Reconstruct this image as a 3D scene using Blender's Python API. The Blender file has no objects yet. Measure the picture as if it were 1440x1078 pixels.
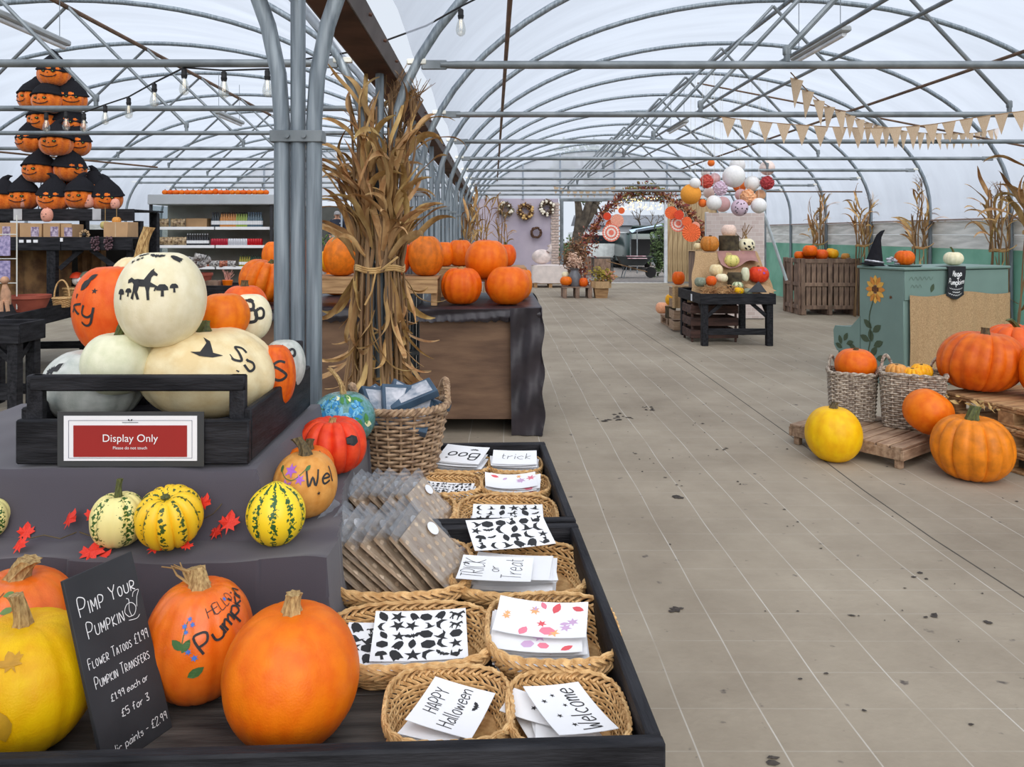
import bpy, bmesh, math, random
from math import sin, cos, pi, radians, sqrt, atan2, exp
from mathutils import Vector, Matrix, Euler, geometry

SC = bpy.context.scene
COL = SC.collection
random.seed(7)

# ------------------------------------------------------------------ camera, sky, sun, exposure
F, CX, CY, H = 1080.0, 694.0, 328.0, 1.6          # focal length in px, vanishing point in px, eye height
cam_d = bpy.data.cameras.new('camera')
cam_d.sensor_width = 36.0
cam_d.lens = 36.0 * F / 1440.0
cam_d.shift_x = (720.0 - CX) / 1440.0
cam_d.shift_y = (CY - 539.0) / 1440.0
cam_d.clip_start, cam_d.clip_end = 0.05, 400
cam = bpy.data.objects.new('camera', cam_d)
cam.location = (0, 0, H)
cam.rotation_euler = (pi / 2, 0, 0)
COL.objects.link(cam)
SC.camera = cam

W = bpy.data.worlds.new('overcast_sky')
SC.world = W
W.use_nodes = True
bg = W.node_tree.nodes['Background']
bg.inputs[0].default_value = (0.83, 0.90, 1.0, 1)
bg.inputs[1].default_value = 0.82
sun_d = bpy.data.lights.new('sun', 'SUN')
sun_d.energy = 4.3
sun_d.angle = radians(70)
sun_d.color = (1.0, 0.97, 0.93)
sun = bpy.data.objects.new('sun', sun_d)
sun.rotation_euler = (radians(46), radians(11), 0)   # high, from behind the photographer and the right
COL.objects.link(sun)
vs = SC.view_settings
vs.view_transform = 'Standard'
try: vs.look = 'None'
except Exception: pass
vs.gamma = 1.0
vs.use_curve_mapping = False
vs.exposure = 0.16

# ------------------------------------------------------------------ helpers
def P(px, py, Y):
    """point at depth Y on the ray through a pixel"""
    return Vector(((px - CX) * Y / F, Y, H - (py - CY) * Y / F))
def G(px, py, z=0.0):
    """point on the horizontal plane z on the ray through a pixel"""
    return P(px, py, F * (H - z) / (py - CY))

def lin(c):
    return tuple(((v / 255.0) / 12.92 if v / 255.0 <= 0.04045 else (((v / 255.0) + 0.055) / 1.055) ** 2.4) for v in c)

def tag(o, label=None, cat=None, group=None, kind=None):
    if label: o['label'] = label
    if cat: o['category'] = cat
    if group: o['group'] = group
    if kind: o['kind'] = kind
    return o

def thing(name, label, cat, loc=(0, 0, 0), rz=0.0, group=None, rot=None):
    o = bpy.data.objects.new(name, None)
    o.empty_display_size = 0.05
    o.location = loc
    o.rotation_euler = rot if rot else (0, 0, rz)
    COL.objects.link(o)
    return tag(o, label, cat, group)

def link(name, me, parent=None, loc=None, rot=None, scale=None):
    o = bpy.data.objects.new(name, me)
    COL.objects.link(o)
    if parent: o.parent = parent
    if loc is not None: o.location = loc
    if rot is not None: o.rotation_euler = rot
    if scale is not None: o.scale = scale
    return o

class MB:
    """collects shapes into one mesh"""
    def __init__(s): s.v = []; s.f = []; s.m = []
    def add(s, vs, fs, mi=0):
        n = len(s.v)
        s.v.extend([tuple(p) for p in vs])
        s.f.extend([tuple(i + n for i in f) for f in fs])
        s.m.extend([mi] * len(fs))
        return s
    def box(s, c, d, b=0.0, rot=None, mi=0):
        hx, hy, hz = d[0] / 2, d[1] / 2, d[2] / 2
        R = rot if rot is not None else None
        c = Vector(c)
        if b <= 0:
            vs = [Vector((x, y, z)) for x in (-hx, hx) for y in (-hy, hy) for z in (-hz, hz)]
            fs = [(0, 1, 3, 2), (4, 6, 7, 5), (0, 4, 5, 1), (2, 3, 7, 6), (0, 2, 6, 4), (1, 5, 7, 3)]
        else:
            b = min(b, hx * .9, hy * .9, hz * .9)
            vs = []; idx = {}
            for sx in (-1, 1):
                for sy in (-1, 1):
                    for sz in (-1, 1):
                        for k in range(3):
                            idx[(sx, sy, sz, k)] = len(vs)
                            vs.append(Vector((sx * (hx - (b if k != 0 else 0)), sy * (hy - (b if k != 1 else 0)), sz * (hz - (b if k != 2 else 0)))))
            fs = []
            def q(l): fs.append(tuple(idx[t] for t in l))
            for sg in (-1, 1):
                o1 = [(-1, -1), (1, -1), (1, 1), (-1, 1)]
                a = [(sg, u, w, 0) for u, w in o1]; q(a if sg > 0 else a[::-1])
                a = [(u, sg, w, 1) for u, w in o1]; q(a[::-1] if sg > 0 else a)
                a = [(u, w, sg, 2) for u, w in o1]; q(a if sg > 0 else a[::-1])
            for sa in (-1, 1):
                for sb in (-1, 1):
                    a = [(sa, sb, -1, 0), (sa, sb, -1, 1), (sa, sb, 1, 1), (sa, sb, 1, 0)]; q(a if sa * sb > 0 else a[::-1])
                    a = [(sa, -1, sb, 0), (sa, -1, sb, 2), (sa, 1, sb, 2), (sa, 1, sb, 0)]; q(a[::-1] if sa * sb > 0 else a)
                    a = [(-1, sa, sb, 1), (-1, sa, sb, 2), (1, sa, sb, 2), (1, sa, sb, 1)]; q(a if sa * sb > 0 else a[::-1])
                    for sc in (-1, 1):
                        a = [(sa, sb, sc, 0), (sa, sb, sc, 1), (sa, sb, sc, 2)]; q(a if sa * sb * sc > 0 else a[::-1])
        if R is not None: vs = [R @ p for p in vs]
        return s.add([p + c for p in vs], fs, mi)
    def bar(s, a, b, w, h, bev=0.0, up=(0, 0, 1), mi=0):
        """square bar from a to b, w across, h along 'up'"""
        a, b = Vector(a), Vector(b)
        d = b - a; L = d.length; y = d.normalized(); u = Vector(up)
        x = y.cross(u)
        if x.length < 1e-4: x = y.cross(Vector((1, 0, 0)))
        x.normalize(); z = x.cross(y)
        R = Matrix((x, y, z)).transposed()
        return s.box((a + b) / 2, (w, L, h), bev, R, mi)
    def tube(s, pts, r, n=8, caps=True, closed=False, mi=0, flat=1.0):
        pts = [Vector(p) for p in pts]
        k = len(pts)
        rr = r if isinstance(r, (list, tuple)) else [r] * k
        vs = []; up = None
        for i, p in enumerate(pts):
            if closed: t = pts[(i + 1) % k] - pts[i - 1]
            else: t = pts[min(i + 1, k - 1)] - pts[max(i - 1, 0)]
            if t.length < 1e-9: t = Vector((0, 0, 1))
            t.normalize()
            if up is None:
                up = Vector((0, 0, 1)) if abs(t.z) < .9 else Vector((1, 0, 0))
            x = t.cross(up)
            if x.length < 1e-6: x = t.cross(Vector((0.3, 1, 0.2)))
            x.normalize(); up2 = x.cross(t); up = up2
            for j in range(n):
                a = 2 * pi * j / n
                vs.append(p + x * (rr[i] * cos(a)) + up2 * (rr[i] * flat * sin(a)))
        fs = []
        for i in range(k if closed else k - 1):
            i2 = (i + 1) % k
            for j in range(n):
                j2 = (j + 1) % n
                fs.append((i * n + j2, i * n + j, i2 * n + j, i2 * n + j2))
        if caps and not closed:
            fs.append(tuple(range(n))); fs.append(tuple(range((k - 1) * n, k * n))[::-1])
        return s.add(vs, fs, mi)
    def lathe(s, prof, n=24, c=(0, 0, 0), mi=0, axis=None, sx=1.0, sy=1.0):
        vs = []; c = Vector(c)
        for r, z in prof:
            for j in range(n):
                a = 2 * pi * j / n
                p = Vector((r * cos(a) * sx, r * sin(a) * sy, z))
                if axis is not None: p = axis @ p
                vs.append(p + c)
        fs = []
        for i in range(len(prof) - 1):
            for j in range(n):
                j2 = (j + 1) % n
                fs.append((i * n + j, i * n + j2, (i + 1) * n + j2, (i + 1) * n + j))
        fs.append(tuple(range(n))[::-1]); fs.append(tuple(range((len(prof) - 1) * n, len(prof) * n)))
        return s.add(vs, fs, mi)
    def ball(s, c, r, n=16, m=10, mi=0, sq=(1, 1, 1)):
        c = Vector(c); prof = []
        vs = [c + Vector((0, 0, r * sq[2]))]
        for i in range(1, m):
            a = pi * i / m
            for j in range(n):
                b = 2 * pi * j / n
                vs.append(c + Vector((r * sq[0] * sin(a) * cos(b), r * sq[1] * sin(a) * sin(b), r * sq[2] * cos(a))))
        vs.append(c - Vector((0, 0, r * sq[2])))
        fs = [(0, 1 + j, 1 + (j + 1) % n) for j in range(n)]
        for i in range(m - 2):
            for j in range(n):
                a0 = 1 + i * n; a1 = a0 + n; j2 = (j + 1) % n
                fs.append((a0 + j, a1 + j, a1 + j2, a0 + j2))
        e = len(vs) - 1; a0 = 1 + (m - 2) * n
        fs += [(a0 + j, e, a0 + (j + 1) % n) for j in range(n)]
        return s.add(vs, fs, mi)
    def grid(s, fn, nu, nv, mi=0):
        vs = [fn(i / nu, j / nv) for j in range(nv + 1) for i in range(nu + 1)]
        fs = [(j * (nu + 1) + i, j * (nu + 1) + i + 1, (j + 1) * (nu + 1) + i + 1, (j + 1) * (nu + 1) + i) for j in range(nv) for i in range(nu)]
        return s.add(vs, fs, mi)
    def prism(s, poly, t, M=None, mi=0):
        """polygon in xy extruded by t along z, then placed by M"""
        n = len(poly)
        vs = [Vector((p[0], p[1], 0)) for p in poly] + [Vector((p[0], p[1], t)) for p in poly]
        if M is not None: vs = [M @ p for p in vs]
        fs = [tuple(range(n))[::-1], tuple(range(n, 2 * n))] + [(i, (i + 1) % n, (i + 1) % n + n, i + n) for i in range(n)]
        return s.add(vs, fs, mi)
    def mesh(s, name, mats=None, smooth=True, angle=38):
        me = bpy.data.meshes.new(name)
        me.from_pydata(s.v, [], s.f)
        if mats is not None:
            for m in (mats if isinstance(mats, (list, tuple)) else [mats]): me.materials.append(m)
        if any(s.m): me.polygons.foreach_set('material_index', s.m)
        if smooth:
            me.polygons.foreach_set('use_smooth', [True] * len(me.polygons))
            me.update()
            try: me.set_sharp_from_angle(angle=radians(angle))
            except Exception: pass
        me.update()
        return me
    def build(s, name, mats, parent=None, smooth=True, angle=38, **kw):
        return link(name, s.mesh(name, mats, smooth, angle), parent, **kw)

def struct(name, mb, m, label, **kw):
    return tag(mb.build(name, m, **kw), label, kind='structure')

# ------------------------------------------------------------------ materials
MATS = {}
def mat(name, col, rough=.6, var=.12, scale=6.0, bump=0.0, bscale=40.0, metal=0.0, spec=.4, stretch=(1, 1, 1), col2=None,
        rand=0.0, hue=0.0, alpha=1.0, trans=0.0, emis=0.0, detail=3.0, sheen=0.0, lo=.35, hi=.65, coat=0.0):
    if name in MATS: return MATS[name]
    m = bpy.data.materials.new(name); m.use_nodes = True
    nt = m.node_tree; N = nt.nodes; L = nt.links
    b = N['Principled BSDF']
    c1 = lin(col); c2 = lin(col2) if col2 else tuple(max(0, v * (1 - var)) for v in c1)
    if not col2: c1 = tuple(min(1, v * (1 + var)) for v in c1)
    tc = N.new('ShaderNodeTexCoord'); mp = N.new('ShaderNodeMapping'); mp.inputs['Scale'].default_value = stretch
    L.new(tc.outputs['Object'], mp.inputs[0])
    no = N.new('ShaderNodeTexNoise'); no.inputs['Scale'].default_value = scale; no.inputs['Detail'].default_value = detail
    L.new(mp.outputs[0], no.inputs['Vector'])
    cr = N.new('ShaderNodeValToRGB')
    cr.color_ramp.elements[0].position = lo; cr.color_ramp.elements[1].position = hi
    cr.color_ramp.elements[0].color = (*c2, 1); cr.color_ramp.elements[1].color = (*c1, 1)
    L.new(no.outputs['Fac'], cr.inputs[0])
    out = cr.outputs[0]
    if rand or hue:
        oi = N.new('ShaderNodeObjectInfo'); hs = N.new('ShaderNodeHueSaturation')
        m1 = N.new('ShaderNodeMapRange'); m1.inputs['To Min'].default_value = 1 - rand; m1.inputs['To Max'].default_value = 1 + rand
        m2 = N.new('ShaderNodeMapRange'); m2.inputs['To Min'].default_value = .5 - hue; m2.inputs['To Max'].default_value = .5 + hue
        fr = N.new('ShaderNodeMath'); fr.operation = 'MULTIPLY'; fr.inputs[1].default_value = 7.3
        f2 = N.new('ShaderNodeMath'); f2.operation = 'FRACT'
        L.new(oi.outputs['Random'], m1.inputs[0]); L.new(oi.outputs['Random'], fr.inputs[0]); L.new(fr.outputs[0], f2.inputs[0]); L.new(f2.outputs[0], m2.inputs[0])
        L.new(m1.outputs[0], hs.inputs['Value']); L.new(m2.outputs[0], hs.inputs['Hue']); L.new(out, hs.inputs['Color'])
        out = hs.outputs[0]
    L.new(out, b.inputs['Base Color'])
    b.inputs['Roughness'].default_value = rough; b.inputs['Metallic'].default_value = metal
    b.inputs['Specular IOR Level'].default_value = spec
    if coat: b.inputs['Coat Weight'].default_value = coat; b.inputs['Coat Roughness'].default_value = .25
    if sheen: b.inputs['Sheen Weight'].default_value = sheen
    if alpha < 1: b.inputs['Alpha'].default_value = alpha
    if trans: b.inputs['Transmission Weight'].default_value = trans
    if emis:
        b.inputs['Emission Strength'].default_value = emis; L.new(out, b.inputs['Emission Color'])
    if bump:
        n2 = N.new('ShaderNodeTexNoise'); n2.inputs['Scale'].default_value = bscale; n2.inputs['Detail'].default_value = 2
        L.new(mp.outputs[0], n2.inputs['Vector'])
        bp = N.new('ShaderNodeBump'); bp.inputs['Strength'].default_value = bump; bp.inputs['Distance'].default_value = .01
        L.new(n2.outputs['Fac'], bp.inputs['Height']); L.new(bp.outputs[0], b.inputs['Normal'])
    MATS[name] = m
    return m

def sheet_mat(name, col, transp=.65, rough=.5, tl=.8):
    """thin film: part of the light goes straight through, the rest is scattered on"""
    m = bpy.data.materials.new(name); m.use_nodes = True
    N = m.node_tree.nodes; L = m.node_tree.links
    N.remove(N['Principled BSDF'])
    c = lin(col)
    t = N.new('ShaderNodeBsdfTransparent'); t.inputs[0].default_value = (.97, .98, 1, 1)
    tr = N.new('ShaderNodeBsdfTranslucent'); df = N.new('ShaderNodeBsdfDiffuse')
    tc = N.new('ShaderNodeTexCoord'); mp = N.new('ShaderNodeMapping'); mp.inputs['Scale'].default_value = (.35, 1.6, .9)
    no = N.new('ShaderNodeTexNoise'); no.inputs['Scale'].default_value = 1.3; no.inputs['Detail'].default_value = 4
    cr = N.new('ShaderNodeValToRGB'); cr.color_ramp.elements[0].position = .3; cr.color_ramp.elements[1].position = .7
    cr.color_ramp.elements[0].color = (*[v * .8 for v in c], 1); cr.color_ramp.elements[1].color = (*c, 1)
    L.new(tc.outputs['Object'], mp.inputs[0]); L.new(mp.outputs[0], no.inputs[0]); L.new(no.outputs[0], cr.inputs[0])
    L.new(cr.outputs[0], tr.inputs[0]); L.new(cr.outputs[0], df.inputs[0])
    m1 = N.new('ShaderNodeMixShader'); m1.inputs[0].default_value = 1 - tl
    L.new(tr.outputs[0], m1.inputs[1]); L.new(df.outputs[0], m1.inputs[2])
    m2 = N.new('ShaderNodeMixShader'); m2.inputs[0].default_value = transp
    L.new(m1.outputs[0], m2.inputs[1]); L.new(t.outputs[0], m2.inputs[2])
    L.new(m2.outputs[0], N['Material Output'].inputs[0])
    return m

def glass_mat(name, col, a=.25, rough=.05):
    """clear thin glass or film: mostly see-through with a gloss"""
    m = bpy.data.materials.new(name); m.use_nodes = True
    N = m.node_tree.nodes; L = m.node_tree.links
    N.remove(N['Principled BSDF'])
    t = N.new('ShaderNodeBsdfTransparent'); t.inputs[0].default_value = (*lin(col), 1)
    g = N.new('ShaderNodeBsdfGlossy'); g.inputs['Roughness'].default_value = rough
    mx = N.new('ShaderNodeMixShader'); mx.inputs[0].default_value = a
    L.new(t.outputs[0], mx.inputs[1]); L.new(g.outputs[0], mx.inputs[2]); L.new(mx.outputs[0], N['Material Output'].inputs[0])
    return m

M_STEEL = mat('galvanised_steel', (138, 145, 149), .45, .14, 5, .05, 60, metal=.35, col2=(108, 115, 119))
M_STEELV = mat('galvanised_steel_upright', (150, 160, 167), .45, .14, 9, .06, 40, metal=.35, stretch=(6, 6, .35), col2=(112, 122, 130))
M_RUST = mat('rusty_pipe', (120, 92, 70), .7, .25, 7, .1, 60, col2=(92, 72, 58))
M_GUTTER = mat('gutter_brown', (92, 66, 56), .75, .2, 3, .1, 30, col2=(62, 44, 38), spec=.15)
M_GUTSIDE = mat('gutter_side', (104, 98, 98), .7, .2, 3, spec=.2)
M_CLAMP = mat('pale_clamp', (226, 226, 216), .5, .06)
M_BLACKWOOD = mat('black_stained_wood', (46, 46, 50), .6, .3, 5, .25, 26, stretch=(7, 1, 7), col2=(20, 20, 24), spec=.2)
M_BLACKWOODX = mat('black_stained_wood_x', (46, 46, 50), .6, .3, 5, .25, 26, stretch=(1.2, 8, 8), col2=(20, 20, 24), spec=.2)
M_TRAYFLOOR = mat('tray_floor_wood', (92, 87, 82), .6, .3, 4, .2, 24, stretch=(1.2, 9, 5), col2=(46, 44, 43), spec=.3)
M_PALEWOOD = mat('pale_pallet_wood', (190, 152, 108), .7, .2, 4, .2, 30, stretch=(1.2, 9, 9), col2=(150, 114, 78), rand=.1)
M_OLDWOOD = mat('weathered_wood', (148, 122, 104), .75, .2, 4, .25, 30, stretch=(3, 3, 1), col2=(104, 84, 72), rand=.14)
M_PALLETWOOD = mat('worn_pallet_wood', (178, 150, 124), .75, .2, 4, .25, 30, stretch=(1.5, 9, 9), col2=(136, 108, 86), rand=.12)
M_CLOTH = mat('dark_cloth', (72, 67, 75), .75, .05, 3, .05, 400, sheen=.2)
M_BLACK = mat('black_print', (34, 34, 36), .7, .05)
M_WHITE = mat('white_paper', (240, 240, 242), .7, .02)
M_CHALK = mat('chalk_white', (235, 235, 235), .9, .03)
M_SLATE = mat('chalkboard_slate', (52, 53, 56), .6, .18, 8, .05, 60, spec=.3)
M_WICKER = mat('tan_wicker', (226, 186, 130), .6, .2, 60, .1, 200, col2=(184, 140, 88), rand=.04)
M_WICKERD = mat('brown_wicker', (184, 154, 122), .6, .2, 50, .1, 200, col2=(122, 96, 74))
M_WICKERG = mat('grey_wicker', (200, 186, 168), .65, .2, 50, .1, 200, col2=(122, 106, 94))
M_HESSIAN = mat('hessian', (196, 164, 124), .9, .12, 90, .3, 300, col2=(166, 134, 96))
M_STRAW = mat('dry_corn_leaf', (204, 170, 116), .75, .25, 7, .15, 60, stretch=(1, 1, .3), col2=(152, 112, 66), rand=.2, hue=.012)
M_STALK = mat('dry_corn_stalk', (162, 130, 92), .75, .25, 9, .15, 60, stretch=(1, 1, .2), col2=(110, 82, 56), rand=.16)
M_STEMTAN = mat('dry_tan_stem', (196, 166, 112), .75, .2, 20, .3, 80, stretch=(1, 1, .3), col2=(140, 106, 64))
M_STEMGRN = mat('green_stem', (96, 102, 52), .65, .25, 16, .3, 80, stretch=(1, 1, .3), col2=(64, 66, 38))
M_STEMBRN = mat('brown_stem', (110, 92, 58), .7, .25, 16, .3, 80, stretch=(1, 1, .3), col2=(68, 58, 40))
PUMP = dict(rough=.45, scale=3.4, bump=.10, bscale=34, spec=.3, detail=7)
M_ORANGE = mat('orange_pumpkin', (236, 116, 10), col2=(224, 96, 5), rand=.06, hue=.007, **PUMP)
M_ORANGEG = mat('greenish_orange_pumpkin', (236, 130, 22), col2=(198, 108, 20), rand=.06, hue=.006, **PUMP)
M_ORANGEGLOSS = mat('glossy_orange_pumpkin', (240, 118, 24), col2=(230, 100, 12), coat=.6, **PUMP)
M_DEEP = mat('deep_orange_pumpkin', (230, 112, 20), col2=(206, 84, 8), rand=.05, hue=.006, **PUMP)
M_TERRA = mat('red_orange_pumpkin', (236, 106, 34), col2=(226, 84, 16), rand=.04, **PUMP)
M_REDP = mat('red_pumpkin', (236, 78, 38), col2=(218, 54, 28), **PUMP)
M_YELLOW = mat('yellow_pumpkin', (244, 194, 6), col2=(234, 172, 2), **PUMP)
M_YELLOWO = mat('amber_pumpkin', (246, 186, 30), col2=(236, 156, 16), **PUMP)
M_TANP = mat('tan_pumpkin', (226, 162, 84), col2=(210, 140, 62), **PUMP)
M_WHITEP = mat('white_pumpkin', (246, 236, 204), col2=(234, 222, 184), **PUMP)
M_CREAMP = mat('cream_pumpkin', (242, 224, 180), col2=(228, 202, 150), **PUMP)
M_PALEGRN = mat('pale_green_white_pumpkin', (232, 230, 200), col2=(218, 218, 184), **PUMP)
M_GREYP = mat('grey_white_pumpkin', (206, 208, 202), col2=(178, 184, 176), **PUMP)
M_GREYG = mat('grey_green_squash', (150, 156, 136), col2=(118, 128, 110), **PUMP)
M_PINKP = mat('pink_plush', (236, 172, 150), col2=(226, 156, 134), rough=.9)

# ------------------------------------------------------------------ lettering and motifs (drawn as strokes and outlines)
GLY = {
 'A': '043d64 1757', 'B': '040d4d5b490959665404', 'C': '6c4d1c09153465', 'D': '040d3d6b663404', 'E': '5d0d0454 0949', 'F': '040d5d 0949',
 'G': '6c4d1c091534646848', 'H': '040d 646d 0969', 'I': '040d', 'K': '040d 6d0864', 'L': '0d0454', 'M': '040d376d64', 'N': '040d646d',
 'O': '3d1c09153455695c3d', 'P': '040d4d6b4808', 'R': '040d4d6b480864', 'S': '6c3d0b39663405', 'T': '0d6d 3d34', 'U': '0d0634666d',
 'W': '0d2449648d', 'Y': '0d396d 3934', 'a': '583917061445 5954', 'c': '583907062454', 'e': '07574929071455', 'f': '5c3d2b24 0949',
 'g': '583917061445 59523001', 'h': '0d04 07395854', 'i': '0904 0b0c', 'k': '0d04 490744', 'l': '0d0514', 'm': '0904 07293834 37596864',
 'n': '0904 07395854', 'o': '29071444574929', 'p': '0900 0839574405', 'r': '0904 073949', 's': '482908462405', 't': '1c1534 0939',
 'u': '0905345659 5954', 'w': '0914385479', 'y': '0905345659 59523001', '1': '0b2d24', '2': '0b1d4d5b0454', '3': '0d5d29574405',
 '5': '5d0d0949563405', '9': '5b3d1b29495b 5d54', '£': '6c4d2b26054464 0949', '.': '0405', '-': '0848'}
def smooth_line(p, k=4):
    if len(p) < 3: return p
    out = []
    for i in range(len(p) - 1):
        p0 = p[max(i - 1, 0)]; p1 = p[i]; p2 = p[i + 1]; p3 = p[min(i + 2, len(p) - 1)]
        for j in range(k):
            t = j / k
            out.append(tuple(.5 * (2 * p1[d] + (p2[d] - p0[d]) * t + (2 * p0[d] - 5 * p1[d] + 4 * p2[d] - p3[d]) * t * t + (3 * p1[d] - p0[d] - 3 * p2[d] + p3[d]) * t ** 3) for d in (0, 1)))
    out.append(p[-1])
    return out
def strokes(s, size, smallcaps=False, slant=0.0, gap=2.2):
    """hand-lettered text as polylines, cap height = size; returns lines, width"""
    u = size / 9.0; x = 0.0; out = []
    for ch in s:
        if ch == ' ': x += 4.5; continue
        k = 1.0
        if smallcaps and ch.islower() and ch.upper() in GLY: ch = ch.upper(); k = .68
        g = GLY.get(ch)
        if not g: continue
        wmax = 0
        for st in g.split():
            pts = [(int(st[i]), int(st[i + 1], 16) - 4) for i in range(0, len(st), 2)]
            wmax = max(wmax, max(p[0] for p in pts))
            out.append([((x + p[0] * k + slant * p[1] * k) * u, p[1] * k * u) for p in smooth_line(pts)])
        x += wmax * k + gap
    return out, (x - gap) * u
def ribbon2d(line, w):
    """quad strip around a polyline: list of quads of 2d points"""
    L = []; R = []; n = len(line)
    for i, p in enumerate(line):
        a = line[max(i - 1, 0)]; b = line[min(i + 1, n - 1)]
        dx, dy = b[0] - a[0], b[1] - a[1]; d = sqrt(dx * dx + dy * dy) or 1
        L.append((p[0] - dy / d * w / 2, p[1] + dx / d * w / 2)); R.append((p[0] + dy / d * w / 2, p[1] - dx / d * w / 2))
    return [(R[i], R[i + 1], L[i + 1], L[i]) for i in range(n - 1)]
SHAPES = {
 'star': [((.5 if i % 2 == 0 else .2) * sin(i * pi / 5), (.5 if i % 2 == 0 else .2) * cos(i * pi / 5)) for i in range(10)],
 'bat': [(0, .12), (.06, .22), (.1, .1), (.25, .22), (.5, .2), (.42, .02), (.3, -.02), (.2, -.12), (.08, -.06), (0, -.2), (-.08, -.06), (-.2, -.12), (-.3, -.02), (-.42, .02), (-.5, .2), (-.25, .22), (-.1, .1), (-.06, .22)],
 'hat': [(-.5, -.25), (-.2, -.18), (-.05, .2), (-.2, .45), (.08, .3), (.2, -.15), (.5, -.2), (.2, -.32), (-.2, -.34)],
 'cat': [(-.35, -.4), (.2, -.4), (.28, -.1), (.2, .15), (.32, .3), (.3, .5), (.2, .4), (.1, .4), (.02, .5), (0, .3), (.05, .12), (-.15, .05), (-.3, -.1), (-.48, .2), (-.5, .1), (-.42, -.2)],
 'mush': [(-.12, -.5), (.12, -.5), (.1, -.05), (.45, -.02), (.4, .25), (.2, .45), (-.2, .45), (-.4, .25), (-.45, -.02), (-.1, -.05)],
 'blob': [(.45 * cos(i * pi / 6) * (1 + .12 * (i % 2)), .38 * sin(i * pi / 6) * (1 + .12 * (i % 2))) for i in range(12)],
 'moon': [(.2, .5), (-.2, .4), (-.42, 0), (-.2, -.4), (.2, -.5), (-.02, -.25), (-.1, 0), (-.02, .25)],
 'ghost': [(-.3, -.45), (-.12, -.36), (0, -.46), (.14, -.36), (.32, -.45), (.3, .1), (.2, .38), (0, .5), (-.2, .38), (-.3, .1)],
 'leaf': [(0, -.5), (.2, -.25), (.27, 0), (.18, .28), (0, .5), (-.18, .28), (-.27, 0), (-.2, -.25)],
 'horse': [(-.5, .12), (-.4, .2), (-.28, .14), (-.18, .16), (.02, .14), (.12, .3), (.2, .42), (.3, .5), (.29, .42), (.42, .3), (.4, .24), (.3, .27), (.24, .2), (.22, .06), (.32, 0), (.42, -.06), (.36, -.2), (.32, -.19), (.35, -.09), (.22, -.08), (.2, -.2), (.22, -.44), (.15, -.45), (.12, -.2), (.08, -.07), (-.1, -.06), (-.14, -.22), (-.06, -.42), (-.14, -.44), (-.22, -.22), (-.24, -.44), (-.32, -.4), (-.27, -.2), (-.28, 0), (-.34, .06), (-.48, .02)],
 'petal5': [((.5 if i % 2 == 0 else .22) * sin(i * pi / 6), (.5 if i % 2 == 0 else .22) * cos(i * pi / 6)) for i in range(12)],
 'maple': [(0, -.5), (.05, -.22), (.3, -.3), (.25, -.12), (.5, .05), (.38, .12), (.42, .3), (.2, .2), (.15, .38), (0, .55), (-.15, .38), (-.2, .2), (-.42, .3), (-.38, .12), (-.5, .05), (-.25, -.12), (-.3, -.3), (-.05, -.22)]}
def place2d(poly, x, y, s, a=0.0, sy=1.0):
    c, d = cos(a), sin(a)
    return [(x + s * (p[0] * c - p[1] * sy * d), y + s * (p[0] * d + p[1] * sy * c)) for p in poly]
class Decal:
    """flat print laid on a surface by fn(u, v) -> point"""
    def __init__(s, fn): s.fn = fn; s.mb = MB()
    def poly(s, pts, mi=0, sub=0):
        tri = geometry.tessellate_polygon([[Vector((p[0], p[1], 0)) for p in pts]])
        tris = [tuple(pts[i] for i in t) for t in tri]
        for _ in range(sub):
            nt = []
            for a, b, c in tris:
                ab = ((a[0] + b[0]) / 2, (a[1] + b[1]) / 2); bc = ((c[0] + b[0]) / 2, (c[1] + b[1]) / 2); ca = ((a[0] + c[0]) / 2, (a[1] + c[1]) / 2)
                nt += [(a, ab, ca), (ab, b, bc), (ca, bc, c), (ab, bc, ca)]
            tris = nt
        for t in tris:
            # keep a positive winding so the print faces outwards
            ar = (t[1][0] - t[0][0]) * (t[2][1] - t[0][1]) - (t[2][0] - t[0][0]) * (t[1][1] - t[0][1])
            t = t if ar > 0 else (t[0], t[2], t[1])
            s.mb.add([s.fn(*p) for p in t], [(0, 1, 2)], mi)
        return s
    def shape(s, name, x, y, size, a=0.0, mi=0, sub=1, sy=1.0): return s.poly(place2d(SHAPES[name], x, y, size, a, sy), mi, sub)
    def text(s, t, x, y, size, w, smallcaps=False, slant=0.0, a=0.0, mi=0, center=False, gap=2.2):
        ls, wd = strokes(t, size, smallcaps, slant, gap)
        ox = -wd / 2 if center else 0
        c, d = cos(a), sin(a)
        for l in ls:
            l = [(x + (p[0] + ox) * c - p[1] * d, y + (p[0] + ox) * d + p[1] * c) for p in l]
            for q in ribbon2d(l, w): s.mb.add([s.fn(*p) for p in q], [(0, 1, 2, 3)], mi)
        return s
    def line(s, pts, w, mi=0):
        for q in ribbon2d(smooth_line(pts), w): s.mb.add([s.fn(*p) for p in q], [(0, 1, 2, 3)], mi)
        return s
    def build(s, name, mats, parent): return s.mb.build(name, mats, parent, smooth=False)
def plane_fn(o, U, V, off=.0008):
    o, U, V = Vector(o), Vector(U).normalized(), Vector(V).normalized()
    n = U.cross(V)
    return lambda u, v: o + U * u + V * v + n * off
def font_mesh(text, size, align='CENTER'):
    cu = bpy.data.curves.new('lettering', 'FONT'); cu.body = text; cu.size = size; cu.align_x = align; cu.align_y = 'CENTER'
    o = bpy.data.objects.new('lettering', cu); COL.objects.link(o)
    dg = bpy.context.evaluated_depsgraph_get()
    me = bpy.data.meshes.new_from_object(o.evaluated_get(dg))
    bpy.data.objects.remove(o)
    return me

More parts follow.
